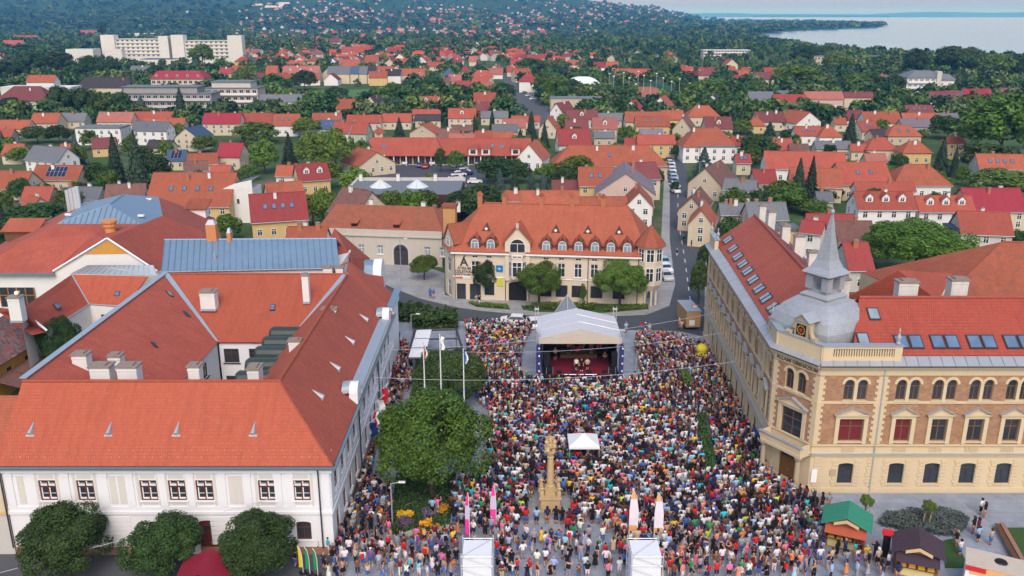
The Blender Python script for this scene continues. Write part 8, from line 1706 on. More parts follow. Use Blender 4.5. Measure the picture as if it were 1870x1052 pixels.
# ---- stone votive column
M_SAND = wall_mat('sandstone', (.50, .36, .19, 1), .4)
cl = thing('votive_column', 'tall sandstone column topped by carved figures above the crowd', 'monument', (3.5, 71.4, PZ)); Q('steps', M_PAVE2, cl, lambda b: [b.prism([(-2.0 + i * .35, -2.0 + i * .35), (2.0 - i * .35, -2.0 + i * .35), (2.0 - i * .35, 2.0 - i * .35), (-2.0 + i * .35, 2.0 - i * .35)], i * .17, (i + 1) * .17 - .002) for i in range(2)])
Q('pedestal', M_SAND, cl, lambda b: [b.obox((0, 0), 2.0, 2.0, .34, .55, .0), b.obox((0, 0), 1.75, 1.75, .55, 1.75, 0), b.obox((0, 0), 2.05, 2.05, 1.75, 1.95, 0), b.obox((0, 0), .95, .95, 1.95, 2.6, 0)])
Q('shaft', M_SAND, cl, lambda b: b.lathe((0, 0, 0), [(.42, 2.6), (.42, 2.75), (.33, 2.85), (.31, 4.2), (.27, 5.5), (.34, 5.6), (.28, 5.75), (.42, 6.05), (.46, 6.2)], 14))
def figure(b, x, y, z, h_):
    b.lathe((x, y, z), [(.20 * h_, 0), (.19 * h_, .35 * h_), (.13 * h_, .55 * h_), (.19 * h_, .78 * h_), (.06 * h_, .86 * h_), (.09 * h_, .93 * h_), (.085 * h_, .98 * h_), (.02 * h_, 1.04 * h_)], 8); b.tube([(x - .15 * h_, y, z + .76 * h_), (x - .27 * h_, y - .05, z + .6 * h_), (x - .1 * h_, y - .16 * h_, z + .55 * h_)], .05 * h_, 5); b.tube([(x + .15 * h_, y, z + .76 * h_), (x + .27 * h_, y - .03, z + .58 * h_), (x + .22 * h_, y - .12 * h_, z + .75 * h_)], .05 * h_, 5)
for (x, y) in ((-.78, -.78), (.78, -.78), (.78, .78), (-.78, .78)): Q('saint_figure', M_SAND, cl, lambda b: figure(b, x, y, 1.95, 1.15))
rr3 = random.Random(4)
for (x, y, z, h_) in ((-.24, -.05, 6.2, .95), (.26, -.05, 6.2, .9), (0, .1, 6.5, 1.15)): Q('crowning_figure', M_SAND, cl, lambda b: figure(b, x, y, z, h_))
Q('cloud_carving', M_SAND, cl, lambda b: [uvsphere(b, (rr3.uniform(-.42, .42), rr3.uniform(-.3, .3), rr3.uniform(6.15, 7.2)), rr3.uniform(.13, .24), 5) for _ in range(15)]); Q('halo', M_GOLD, cl, lambda b: [b.tube([(0, .12, 7.3), (.42 * math.sin(a), .12, 7.3 + .42 * math.cos(a))], .03, 4) for a in np.arange(0, 6.2, .52)])
# ---- flagpoles and flags
def cloth(cols, wd, ht, seed):
    r_ = random.Random(seed); parts = []
    for k, (c0_, c1_, m_) in enumerate(cols):
        b = MB(); n = 8
        pt = lambda j, t_: (.05 + .10 * math.sin(j * .9 + seed) + wd * t_ * .35, .10 * math.sin(j * 1.1 + t_ * 2 + seed), -ht * j / n - .1 * t_)
        for j in range(n):
            a, b2, c_, d = pt(j, c0_), pt(j, c1_), pt(j + 1, c1_), pt(j + 1, c0_); b.hexa([a, b2, c_, d] + [(p[0], p[1] + .01, p[2]) for p in (a, b2, c_, d)])
        parts.append((b, m_))
    return parts
F_R, F_G, F_B, F_Y = plain('flag_red', (.55, .02, .03, 1), .8), plain('flag_green', (.02, .22, .08, 1), .8), plain('flag_mid_blue', (.03, .14, .5, 1), .8), plain('flag_yellow', (.7, .55, .03, 1), .8)
for (u, vt, cols, lab) in ((773, 630, [(0, .33, F_R), (.33, .66, M_WHITE), (.66, 1, F_G)], 'white flagpole with red white green flag, leftmost of three'), (803, 614, [(0, 1, M_WHITE)], 'bare tall white flagpole between the two flagged poles'), (846, 640, [(0, .5, F_B), (.5, 1, M_WHITE)], 'white flagpole with blue and white flag, rightmost of three')):
    y = 88.0; x, h_ = zat(u, vt, y); t = thing('flagpole', lab, 'flagpole', (x, y, PZ), 0, 'flagpoles beside the tree'); Q('pole', M_WHITE, t, lambda b: b.cyl(0, 0, 0, h_, .09, .05, 8)); Q('ball', M_STEEL, t, lambda b: uvsphere(b, (0, 0, h_ + .05), .09))
    for (b, m_) in cloth(cols, 1.0, 1.5, int(x * 3)):
        o = b.build('flag', m_, t); o.location = (.05, 0, h_ - .15)
for i, (Y, cols, lab) in enumerate(((83.5, [(0, .33, F_R), (.33, .66, M_WHITE), (.66, 1, F_G)], 'red white green flag on the town hall side wall nearest the big tree'), (81.0, [(0, 1, MATS['flag_blue'])], 'dark blue flag hanging from the town hall side wall'), (86.5, [(0, .5, M_WHITE), (.5, 1, M_WHITE)], 'plain white flag on the town hall side wall'), (89.5, [(0, 1, F_R)], 'red flag on the town hall side wall farthest from camera'))):
    t = thing('wall_flag', lab, 'flag', (-15.0, Y, 4.0), R(15), 'flags on the town hall side'); Q('pole', M_WHITE, t, lambda b: b.tube([(0, 0, 0), (1.3, 0, .9)], .03, 5))
    for (b, m_) in cloth(cols, 2.0, 1.6, i + 2): o = b.build('cloth', m_, t); o.location = (.5, 0, .4)
# ---- trees on the square and before the houses
TP(790, 716, 905, 205, 'round', 'near', label='huge leafy tree beside the flower bed at the square', name='plane_tree', clear=.03)
TP(822, 640, 745, 140, 'dark', 'near', label='dark broad tree behind the three flagpoles', name='square_tree', clear=.1)
for (u, vt, vb, wp, lab, k) in ((128, 928, 1052, 160, 'round dark chestnut, leftmost of three before the town hall', 'dark'), (308, 943, 1055, 140, 'round dark chestnut in the middle before the town hall door', 'dark'), (475, 943, 1060, 145, 'round dark chestnut, rightmost of three before the town hall', 'dark')): TP(u, vt, vb, wp, k, 'near', label=lab, name='street_tree', clear=.06)
for (u, vt, vb, wp, k, lab) in ((885, 472, 548, 46, 'dark', 'narrow dark green tree left of the shopping house oriel'), (985, 478, 556, 88, 'round', 'broad green tree right of the shopping house oriel'), (1132, 473, 562, 98, 'light', 'big bright green tree before the right shopfronts'), (1064, 518, 560, 14, 'round', 'thin young tree between the two broad street trees'), (678, 434, 478, 32, 'light', 'small bright green tree left of the arched gateway'), (775, 465, 512, 52, 'light', 'pale yellow-green tree right of the arched gateway')): TP(u, vt, vb, wp, k, 'near' if wp > 40 else 'mid', label=lab, name='street_tree', clear=.2)
def bush(name, label, pts, mat, hgt, n, size, cat='hedge', seed=1):
    """leafy mass over a ground outline"""
    r_ = np.random.default_rng(seed); xs = [p[0] for p in pts]; ys = [p[1] for p in pts]; P_ = []
    while len(P_) < n:
        p = (r_.uniform(min(xs), max(xs)), r_.uniform(min(ys), max(ys)))
        if inside(p, pts): P_.append((p[0], p[1], PZ + hgt * (1 - r_.uniform(0, 1) ** 2.2) * (.75 + .25 * math.sin(p[0] * 2.1) * math.sin(p[1] * 1.7))))
    P_ = np.array(P_); N_ = np.column_stack([r_.normal(0, .5, n), r_.normal(0, .5, n) - .2, np.ones(n)]); c_ = P_.mean(0) * np.array([1, 1, 0]); V, F = leaf_quads(P_ - c_, N_, size, seed); o = link(name, np_mesh(name, V, F, [LEAF[mat] if mat in LEAF else mat])); o.location = c_
    return tag(o, label, cat)
bush('hedge', 'dark rounded hedge between road and bar pergola', ccw([at(u, v) for (u, v) in ((752, 606), (752, 590), (800, 582), (835, 592), (838, 604))]), 'dark', 2.6, 2600, .5, seed=2); bush('hedge', 'dark shrubs at the bend of the road by the town hall', ccw([at(u, v) for (u, v) in ((722, 592), (722, 574), (770, 572), (785, 588))]), 'dark', 2.2, 1800, .5, seed=3)
bush('hedge', 'narrow clipped hedge strip inside the right half of the crowd', [(19.2, 77.5), (20.4, 77.5), (21.9, 90.5), (20.8, 90.5)], 'dark', 1.3, 2200, .22, seed=4); bush('hedge', 'short green hedge inside the crowd right of the stage', [(21.0, 97.5), (22.2, 97.5), (22.3, 103.5), (21.2, 103.5)], 'round', 1.3, 900, .25, seed=5); bush('hedge', 'long thin hedge between pergola and town hall walkway', [(-11.9, 92), (-11.1, 92), (-11.7, 108), (-12.6, 108)], 'round', 1.4, 1500, .25, seed=6)
bush('lavender_bed', 'grey-green lavender bed behind the kiosks', ccw([at(u, v) for (u, v) in ((1600, 962), (1618, 944), (1700, 938), (1752, 944), (1768, 962), (1750, 985), (1690, 980), (1640, 972))]), 'lav', .8, 6000, .22, 'flower bed', 7)
for i, px in enumerate(([(855, 556), (925, 560), (930, 566), (872, 562)], [(955, 564), (1012, 558), (1090, 560), (1088, 570), (985, 569)], [(1100, 561), (1182, 560), (1184, 565), (1105, 572)])): bush('low_hedge', 'low green planting before the shopping house, ' + ('left of the passage', 'middle stretch', 'right stretch')[i], ccw([at(u, v) for (u, v) in px]), 'round', .9 if i == 1 else .5, 1500, .3, seed=8 + i)
# flower bed under the big tree
sheet('flower_bed', [(-11.0, 67.6), (-5.6, 67.6), (-5.6, 78.5), (-11.6, 78.5)], PZ + .03, plain('bed_soil', (.035, .030, .018, 1), .95, .4, 2), .1)
bush('bed_plants', 'low dark green planting of the flower bed', [(-10.9, 67.7), (-5.7, 67.7), (-5.7, 78), (-11.4, 78)], 'dark', .35, 5000, .20, 'plants', 20)
M_YF = leaf_mat('petal_yellow', (.45, .24, .01, 1), (.75, .48, .03, 1), .1); M_PF = leaf_mat('petal_mauve', (.09, .06, .10, 1), (.20, .15, .22, 1), .1); M_OF = leaf_mat('petal_orange', (.28, .08, .01, 1), (.45, .17, .02, 1), .1); M_WF = leaf_mat('petal_white', (.15, .2, .1, 1), (.6, .62, .55, 1), .1)
for i, (u, v, r_, m_, lab) in enumerate(((740, 948, .85, M_YF, 'large clump of yellow flowers at the left of the bed'), (804, 936, .85, M_YF, 'clump of yellow flowers at the right of the bed'), (778, 962, .6, M_YF, 'yellow flower clump in the middle of the bed'), (795, 972, .45, M_YF, 'small yellow flower clump near the bed edge'), (741, 963, .8, M_PF, 'mauve flower patch under the large yellow clump'), (785, 945, .7, M_PF, 'mauve flower patch in the middle of the bed'), (764, 985, .7, M_OF, 'orange flower mound at the front of the bed'), (812, 975, .45, M_WF, 'white flower patch at the right front'), (748, 985, .5, M_WF, 'white flower patch at the left front'))):
    X, Y = at(u, v); bush('flower_clump', lab, [(X + r_ * math.cos(a), Y + r_ * .8 * math.sin(a)) for a in np.arange(0, 6.28, .7)], m_, .75, 420, .17, 'flowers', 30 + i)
# ---- bar pergola
pe = thing('bar_pergola', 'dark steel pergola with pale roof panels left of the stage crowd', 'pergola', (-9, 107, PZ))
fr4 = [(-4.0, -5.5), (3.2, -5.5), (1.4, 5.2), (-4.2, 4.6)]
for i in range(4):
    p, q_ = fr4[i], fr4[(i + 1) % 4]; Q('beam', M_FRG, pe, lambda b: b.tube([p + (3.1,), q_ + (3.1,)], .16, 4)); Q('post', M_GUT, pe, lambda b: b.cyl(p[0], p[1], 0, 3.1, .09, n=6))
for t_ in (.33, .66): Q('beam', M_FRG, pe, lambda b: b.tube([(-4.05, -5.5 + 10.1 * t_, 3.12), (3.2 - 1.8 * t_, -5.5 + 10.7 * t_, 3.12)], .13, 4))
for i in range(3): Q('roof_panel', M_SHEET, pe, lambda b: b.box(-3.9, -1.9, -5.2 + i * 3.4, -2.0 + i * 3.4, 3.14, 3.2))
for i in range(3): Q('bar_counter', M_WOOD if i else M_WHITE, pe, lambda b: b.box(-1.2 + i * 1.2, -.4 + i * 1.2, -1 + i, .6 + i, 0, 1.1))
# ---- scaffold towers wrapped in white sheeting
for i, (x, lab) in enumerate(((-2.7, 'white sheeted scaffold tower at the bottom left of centre'), (10.4, 'white sheeted scaffold tower at the bottom right of centre'))):
    t = thing('scaffold_tower', lab, 'scaffold', (x, 59.3, PZ), 0, 'scaffold towers at the front'); h_ = 4.2; w_ = 1.22
    Q('sheeting', M_SHEET, t, lambda b: b.box(-w_ + .1, w_ - .1, -1.1, 1.1, .2, h_ - .05))
    for (xx, yy) in ((-w_, -1.25), (w_, -1.25), (w_, 1.25), (-w_, 1.25)): Q('standard', M_STEEL, t, lambda b: b.cyl(xx, yy, 0, h_ + .3, .04, n=6))
    for z in (1.2, 2.3, 3.4, h_): Q('ledger', M_STEEL, t, lambda b: [b.tube([(-w_, -1.25, z), (w_, -1.25, z)], .035, 5), b.tube([(-w_, 1.25, z), (w_, 1.25, z)], .035, 5), b.tube([(w_ if i == 0 else -w_, -1.25, z), (w_ if i == 0 else -w_, 1.25, z)], .035, 5)])
    for z in (1.2, 2.3, 3.4): Q('brace', M_STEEL, t, lambda b: b.tube([(-w_, -1.28, z + .9), (w_, -1.28, z - .1)], .03, 5))
    Q('top_brace', M_STEEL, t, lambda b: b.tube([(-w_, -1.25, h_ + .02), (w_, 1.25, h_ + .02)], .03, 5))
# ---- feather banners
def banner(x, y, h_, cols, lab, lean=.5, wd=.62):
    t = thing('feather_banner', lab, 'banner', (x, y, PZ), R(random.uniform(-6, 6)), 'feather banners'); Q('pole', M_WHITE, t, lambda b: b.tube([(0, 0, 0), (0, 0, h_ * .6), (-lean * .4, 0, h_ * .88), (-lean, 0, h_)], .025, 5)); Q('foot', M_BLACK, t, lambda b: b.obox((0, 0), .6, .6, 0, .06, .5))
    n = 16
    for (a, b_, m_) in cols:
        m = MB()
        for j in range(int(a * n), int(b_ * n)):
            f = lambda k: (-lean * max(0, (k / n - .6) / .4) ** 1.6, .55 + (h_ - .55) * k / n, wd * (1 - max(0, (k / n - .55) / .45) ** 1.8 * .92))
            x0_, z0_, w0 = f(j); x1_, z1_, w1 = f(j + 1); m.hexa([(x0_ - .02 - w0, -.008, z0_), (x0_ - .02, -.008, z0_), (x0_ - .02, .008, z0_), (x0_ - .02 - w0, .008, z0_), (x1_ - .02 - w1, -.008, z1_), (x1_ - .02, -.008, z1_), (x1_ - .02, .008, z1_), (x1_ - .02 - w1, .008, z1_)])
        m.build('cloth', m_, t)
B_P, B_W, B_O, B_L = plain('banner_pink', (.72, .05, .30, 1), .7), plain('banner_white', (.72, .66, .72, 1), .7), plain('banner_orange', (.72, .38, .16, 1), .7), plain('banner_lilac', (.55, .45, .62, 1), .7)
banner(10.9, 66.4, 5.1, [(0, .13, B_W), (.13, .3, B_O), (.3, .82, B_W), (.82, 1, B_O)], 'white and orange feather banner, left of the right-hand pair', .5, .75); banner(13.0, 66.0, 5.1, [(0, .13, B_W), (.13, .3, B_O), (.3, .82, B_W), (.82, 1, B_O)], 'white and orange feather banner, right of the right-hand pair', .5, .75)
banner(-3.7, 66.6, 4.8, [(0, .4, B_P), (.4, .7, B_L), (.7, 1, B_P)], 'narrow pink and lilac feather banner near the flower bed', .1, .35); banner(-1.4, 67.8, 4.8, [(0, .45, B_P), (.45, .8, B_L), (.8, 1, B_P)], 'pink and lilac feather banner left of the column', .2, .5)
for (x, c_, w_) in ((-15.9, F_G, 'right'), (-16.6, F_G, 'middle'), (-17.2, F_Y, 'left')): banner(x, 61.6 - (x + 16) * .3, 2.6, [(0, 1, c_)], f'small {"yellow" if c_ is F_Y else "green"} feather flag before the town hall corner, {w_} of three', .3, .28)
# ---- wooden kiosks
def kiosk(x, y, rz, w_, d_, roofc, wallc, lab, awn=None, sign=None, z=2.3):
    t = thing('market_kiosk', lab, 'kiosk', (x, y, PZ), rz); a, c_ = w_ / 2, d_ / 2
    mr = plain('kiosk_roof_' + lab[:9], roofc, .6, .12, 2); mw_ = plain('kiosk_wall_' + lab[:9], wallc, .7, .3, 4)
    Q('wall', mw_, t, lambda b: [b.box(-a, a, c_ - .1, c_, 0, z), b.box(-a, -a + .1, -c_, c_ - .1, 0, z), b.box(a - .1, a, -c_, c_ - .1, 0, z), b.box(-a + .1, a - .1, -c_, -c_ + .1, 0, 1.0), b.face([(-a, -c_, z), (a, -c_, z), (0, -c_, z + .85)])]); Q('counter', M_WOOD, t, lambda b: b.box(-a + .05, a - .05, -c_ - .35, -c_ + .3, 1.0, 1.07)); Q('interior', M_BLACK, t, lambda b: b.box(-a + .12, a - .12, -.1, 0, 0, z - .05))
    n = 6
    for s_ in (-1, 1):
        for i in range(n):
            y0, y1 = -c_ - .45 + i * (d_ + .8) / n, -c_ - .45 + (i + 1) * (d_ + .8) / n - .02; Q('roof_sheet', mr, t, lambda b: b.slab([(0, y0, z + .98), (0, y1, z + .98), (s_ * (a + .4), y1, z + .02), (s_ * (a + .4), y0, z + .02)], .05))
    Q('awning', plain('awning_' + lab[:9], awn or wallc, .7), t, lambda b: b.slab([(-a, -c_ - .02, z - .02), (a, -c_ - .02, z - .02), (a, -c_ - .95, z - .45), (-a, -c_ - .95, z - .45)], .05)); Q('food_tray', M_GOLD, t, lambda b: [b.box(-a + .3 + i * .7, -a + .8 + i * .7, -c_ - .3, -c_ + .05, 1.07, 1.2) for i in range(int(w_ / .75))]); Q('front_panel', plain('panel_' + lab[:9], (.62, .50, .22, 1), .6), t, lambda b: b.box(-a + .3, a - .3, -c_ - .03, -c_ - .005, .1, .95))
    if sign:
        for s_ in (-1, 1): Q('sign_board', plain('board_%s%d' % (lab[:5], s_), (.52, .38, .20, 1)), t, lambda b: b.slab([(0, -c_ - .5, z + .82), (s_ * 1.0, -c_ - .5, z + .40), (s_ * 1.0, -c_ - .52, z + .12), (0, -c_ - .52, z + .52)], .03))
    return t
kiosk(29.0, 66.4, R(-24), 3.3, 2.4, (.03, .22, .14, 1), (.30, .09, .035, 1), 'green-roofed wooden food kiosk near the school corner', (.36, .08, .04, 1), True); kb = kiosk(33.3, 62.3, R(-22), 3.2, 2.3, (.055, .035, .050, 1), (.22, .10, .04, 1), 'dark brown-roofed food kiosk right of the green one', (.05, .03, .045, 1), True)
Q('lamp', emit_mat('kiosk_lamp', (1, .8, .45, 1), 5), kb, lambda b: b.box(-1.2, 1.2, -1.5, -1.42, 1.78, 1.84)); kiosk(-24.0, 58.9, R(4), 3.4, 2.6, (.24, .015, .035, 1), (.16, .02, .02, 1), 'crimson-roofed kiosk between the chestnuts', None, True)
mn = thing('menu_stand', 'narrow menu stand with bright red top between the kiosks', 'stand', (31.6, 64.2, PZ), R(-20)); Q('board', M_BLACK, mn, lambda b: b.box(-.3, .3, -.05, .05, 0, 2.2)); Q('red_top', F_R, mn, lambda b: b.box(-.42, .42, -.25, .25, 2.2, 2.55))
tk = thing('food_truck', 'pale roofed food trailer with bright menu front at bottom right', 'food truck', (38.6, 59.2, PZ), R(-27)); Q('body', M_WHITE, tk, lambda b: b.box(-2.6, 4, -1.1, 1.1, .35, 2.7)); Q('roof', plain('trailer_roof', (.50, .44, .36, 1), .6), tk, lambda b: b.box(-2.7, 4.1, -1.2, 1.2, 2.7, 2.82)); Q('menu_front', B_O, tk, lambda b: b.box(-2.3, 2, -1.16, -1.1, 1.9, 2.6)); Q('roof_vent', M_BLACK, tk, lambda b: b.lathe((-.2, .1, 2.82), [(.5, 0), (.42, .1), (.1, .16)], 10)); Q('red_fascia', F_R, tk, lambda b: b.box(-2.62, -1.2, -1.2, -1.16, 2.2, 2.6)); 
for xx in (-1.2, 2.4): Q('wheel', M_TYRE, tk, lambda b: b.ring([[(xx + .34 * math.cos(i * .524), -1.12, .34 + .34 * math.sin(i * .524)) for i in range(12)], [(xx + .34 * math.cos(i * .524), -.9, .34 + .34 * math.sin(i * .524)) for i in range(12)]]))
pi_ = thing('info_pillar', 'dark green advertising pillar with yellow cap at bottom left', 'pillar', (-41.8, 58.6, PZ)); Q('column', M_FRG, pi_, lambda b: b.obox((0, 0), .9, .7, 0, 3.0)); Q('cap', MATS['flag_yellow'], pi_, lambda b: b.lathe((0, 0, 3.0), [(.5, 0), (.42, .22), (.1, .34)], 12)); Q('poster', M_GUT, pi_, lambda b: b.box(-.36, .36, -.38, -.35, .9, 2.5))
for i, (x, y) in enumerate(((-43.6, 58.4), (-38.0, 57.6), (-36.0, 57.2))):
    t = thing('beer_table', f'orange wooden beer table under the left chestnut, {ORD[i]} from the left', 'table', (x, y, PZ), R(60), 'beer tables'); Q('table_top', B_O, t, lambda b: b.box(-1.1, 1.1, -.3, .3, .72, .77)); 
    for s_ in (-1, 1): Q('bench', MATS['banner_orange'], t, lambda b: b.box(-1.1, 1.1, s_ * .65 - .13, s_ * .65 + .13, .42, .46)); Q('leg', M_STEEL, t, lambda b: [b.box(s_ * .9 - .03, s_ * .9 + .03, -.25, .25, 0, .72), b.box(s_ * .9 - .03, s_ * .9 + .03, -.75, -.55, 0, .42), b.box(s_ * .9 - .03, s_ * .9 + .03, .55, .75, 0, .42)])
# ---- ball trees in stakes, lawn, bench wall, sundries
for i, (u, v) in enumerate(((1578, 952), (1691, 962))):
    X, Y = at(u, v); t = tree(X, Y, 2.6, 1.25, 'round', 'mid', PZ, .52, ('small staked ball tree left of the lavender', 'small staked ball tree inside the lavender')[i], 'ball_tree', 'staked ball trees')
    for a in (0, 1.57, 3.14, 4.71): Q('stake', plain('stake_wood', (.42, .33, .18, 1)) if 'stake_wood' not in MATS else MATS['stake_wood'], t, lambda b: b.cyl(.35 * math.cos(a), .35 * math.sin(a), 0, 1.3, .03, n=5))
sheet('lawn', [(42.6, 60.5), (55, 60.5), (55, 68.6), (44.4, 68.6)], PZ + .05, M_GRASS, .12); sheet('lawn_strip', ccw([at(u, v) for (u, v) in ((1722, 990), (1745, 985), (1768, 1040), (1725, 1040))]), PZ + .05, M_GRASS, .12)
bw_ = thing('bench_wall', 'long dark bench wall along the lawn edge', 'bench', (43.0, 64.6, PZ), math.atan2(8.1, 1.8)); Q('seat', M_WOOD, bw_, lambda b: [b.box(-4, 4, .30 + i * .14, .42 + i * .14, .42, .47) for i in range(3)]); Q('wall', M_PLINTH, bw_, lambda b: b.box(-4.1, 4.1, -.15, .22, 0, .55))
inf = thing('inflatable', 'bright yellow inflatable figure beside the school wall', 'inflatable', (24.9, 107.4, PZ)); Q('body', MATS['flag_yellow'], inf, lambda b: b.lathe((0, 0, 0), [(.6, 0), (.85, .5), (.85, 1.2), (.45, 1.6), (.7, 1.9), (.75, 2.3), (.4, 2.7), (.05, 2.8)], 12), True)
hut = thing('delivery_van', 'tan box van parked against the far end of the school', 'van', (26.2, 123.0, .02), R(95)); Q('cargo_box', plain('van_tan', (.42, .25, .11, 1)), hut, lambda b: b.box(-2.6, 2.6, -1.05, 1.05, .5, 2.9)); Q('roof', M_GREYZ, hut, lambda b: b.box(-2.65, 2.65, -1.1, 1.1, 2.9, 3.0)); Q('sign_plate', M_WHITE, hut, lambda b: b.box(-2.63, -2.6, -.2, .6, .8, 1.6))
for xx in (-1.6, 1.6):
    for yy in (-1.0, .8): Q('wheel', M_TYRE, hut, lambda b: b.ring([[(xx + .36 * math.cos(i * .524), yy, .36 + .36 * math.sin(i * .524)) for i in range(12)], [(xx + .36 * math.cos(i * .524), yy + .2, .36 + .36 * math.sin(i * .524)) for i in range(12)]]))
def lamp_post(u, v, h_, lab):
    X, Y = at(u, v); t = thing('street_lamp', lab, 'street lamp', (X, Y, PZ)); Q('post', M_GREYZ, t, lambda b: b.cyl(0, 0, 0, h_, .08, .05, 7)); Q('arm', M_GREYZ, t, lambda b: b.tube([(0, 0, h_ - .05), (.9, 0, h_ + .1)], .03, 5)); Q('lamp_head', M_WHITE, t, lambda b: b.box(.7, 1.3, -.12, .12, h_ + .06, h_ + .16))
lamp_post(733, 515, 7.5, 'tall dark street lamp standing before the arched gateway'); lamp_post(1275, 348, 7.5, 'grey street lamp over the narrow street by the cedar'); lamp_post(752, 625, 4, 'low lamp post behind the bar pergola'); lamp_post(717, 960, 4.2, 'grey lamp post at the left edge of the flower bed')
sg = thing('road_sign', 'give-way triangle above a blue arrow sign on the road bend', 'road sign', (*at(1266, 596), .02)); Q('post', M_STEEL, sg, lambda b: b.cyl(0, 0, 0, 3.0, .04, n=6)); Q('triangle', M_WHITE, sg, lambda b: b.ring([[(-.45, -.05, 3.3), (.45, -.05, 3.3), (0, -.05, 2.55)], [(-.45, -.08, 3.3), (.45, -.08, 3.3), (0, -.08, 2.55)]])); Q('red_rim', F_R, sg, lambda b: b.tube([(-.45, -.07, 3.3), (.45, -.07, 3.3), (0, -.07, 2.55), (-.45, -.07, 3.3)], .06, 4)); Q('blue_disc', F_B, sg, lambda b: b.ring([[(.32 * math.cos(i * .524), -.05, 2.15 + .32 * math.sin(i * .524)) for i in range(12)], [(.32 * math.cos(i * .524), -.08, 2.15 + .32 * math.sin(i * .524)) for i in range(12)]]))
for i, (p, q_, sag) in enumerate((((-5.2, 88, 9.4), (26.2, 96, 9.0), .9), ((-15, 84, 8.2), (25.9, 88, 8.6), 1.2), ((-15.1, 66, 6.4), (-41.5, 58.7, 2.0), .1), ((-15, 92, 8), (26.6, 103, 9), 1.0))):
    t = tag(Q('overhead_cable', M_GREYZ, None, lambda b: b.tube([(p[0] + (q_[0] - p[0]) * k / 12, p[1] + (q_[1] - p[1]) * k / 12, p[2] + (q_[2] - p[2]) * k / 12 - sag * 4 * (k / 12) * (1 - k / 12)) for k in range(13)], .022, 4)), ('thin cable slung from the right flagpole to the school', 'thin cable slung over the crowd between town hall and school', 'thin cable running down before the town hall front', 'farthest thin cable slung across the square near the stage')[i], 'cable')
for (sx_, lab) in ((-1, 'left'), (1, 'right')):
    x0_ = 8.4 + sx_ * 6.9
    for k in range(5):
        t = thing('crowd_barrier', f'steel crowd barrier in the {lab} stage aisle, {ORD[k]} from the front', 'barrier', (x0_ + sx_ * .35 * k, 100.8 + k * 2.1, PZ), R(90 - sx_ * 8), 'barriers beside the stage'); Q('rail_frame', M_STEEL, t, lambda b: b.tube([(-1, 0, .15), (-1, 0, 1.1), (1, 0, 1.1), (1, 0, .15), (-1, 0, .15)], .03, 5)); 
        for j in range(7): Q('bar', M_STEEL, t, lambda b: b.cyl(-.8 + j * .27, 0, .15, 1.1, .012, n=4))
    t = thing('equipment_case', f'grey flight case on wheels at the {lab} of the stage', 'case', (8.4 + sx_ * 6.0, 99.4, PZ)); Q('box', M_GREYZ, t, lambda b: b.box(-.5, .5, -.4, .4, .12, 1.1)); Q('castor', M_TYRE, t, lambda b: [b.box(x - .05, x + .05, y - .05, y + .05, 0, .12) for x in (-.4, .4) for y in (-.3, .3)])
# === PEOPLE
def gp(px): return ccw([at(u, v, PZ) for (u, v) in px])
MAIN = gp([(850, 598), (905, 600), (970, 606), (955, 640), (948, 690), (968, 706), (1150, 708), (1172, 690), (1160, 640), (1162, 622), (1225, 622), (1286, 640), (1330, 720), (1400, 850), (1450, 905), (1500, 925), (1508, 985), (1490, 1062), (1225, 1062), (1140, 1062), (1125, 985), (1090, 960), (1062, 955), (1060, 985), (1032, 990), (1032, 958), (945, 958), (945, 985), (935, 1010), (922, 1062), (905, 1062), (905, 985), (835, 985), (822, 940), (828, 900), (880, 868), (900, 800), (892, 750), (870, 735), (858, 690)])
LEFT = gp([(718, 606), (742, 640), (756, 700), (722, 745), (700, 790), (680, 850), (690, 895), (715, 905), (716, 988), (830, 988), (838, 1062), (590, 1062), (590, 1030), (618, 1012), (640, 940), (672, 860), (700, 780), (716, 700)])
RIGHT = gp([(1500, 930), (1520, 990), (1590, 1020), (1640, 1030), (1700, 1056), (1640, 1062), (1480, 1062), (1470, 990)])
GAP = gp([(925, 990), (1125, 985), (1140, 1062), (915, 1062)])
NO = [[(1.5, 69.3), (5.5, 69.3), (5.5, 73.5), (1.5, 73.5)], [(19.0, 77.3), (20.6, 77.3), (22.1, 90.7), (20.6, 90.7)], [(-4.3, 57.6), (-1.1, 57.6), (-1.1, 60.9), (-4.3, 60.9)], [(8.9, 57.6), (12, 57.6), (12, 60.9), (8.9, 60.9)], [(27.0, 64.6), (31.0, 64.6), (31.0, 68.4), (27, 68.4)], [(20.8, 97.3), (22.4, 97.3), (22.5, 103.7), (21, 103.7)], [(31.3, 60.6), (35.4, 60.6), (35.4, 64.2), (31.3, 64.2)], [(5.9, 80.6), (5.85, 80.6), (5.85, 80.7), (5.9, 80.7)], [(-4.5, 66), (-3, 66), (-3, 67.2), (-4.5, 67.2)], [(25.2, 76.3), (28.6, 73.5), (29.5, 75.5), (26.2, 79)]]
rp = random.Random(42); PEOPLE = []; PG = {}
def free(x, y, d):
    gx, gy = int(x / .7), int(y / .7)
    for i in (-1, 0, 1):
        for j in (-1, 0, 1):
            for (a, b) in PG.get((gx + i, gy + j), ()):
                if (a - x) ** 2 + (b - y) ** 2 < d * d: return False
    return True
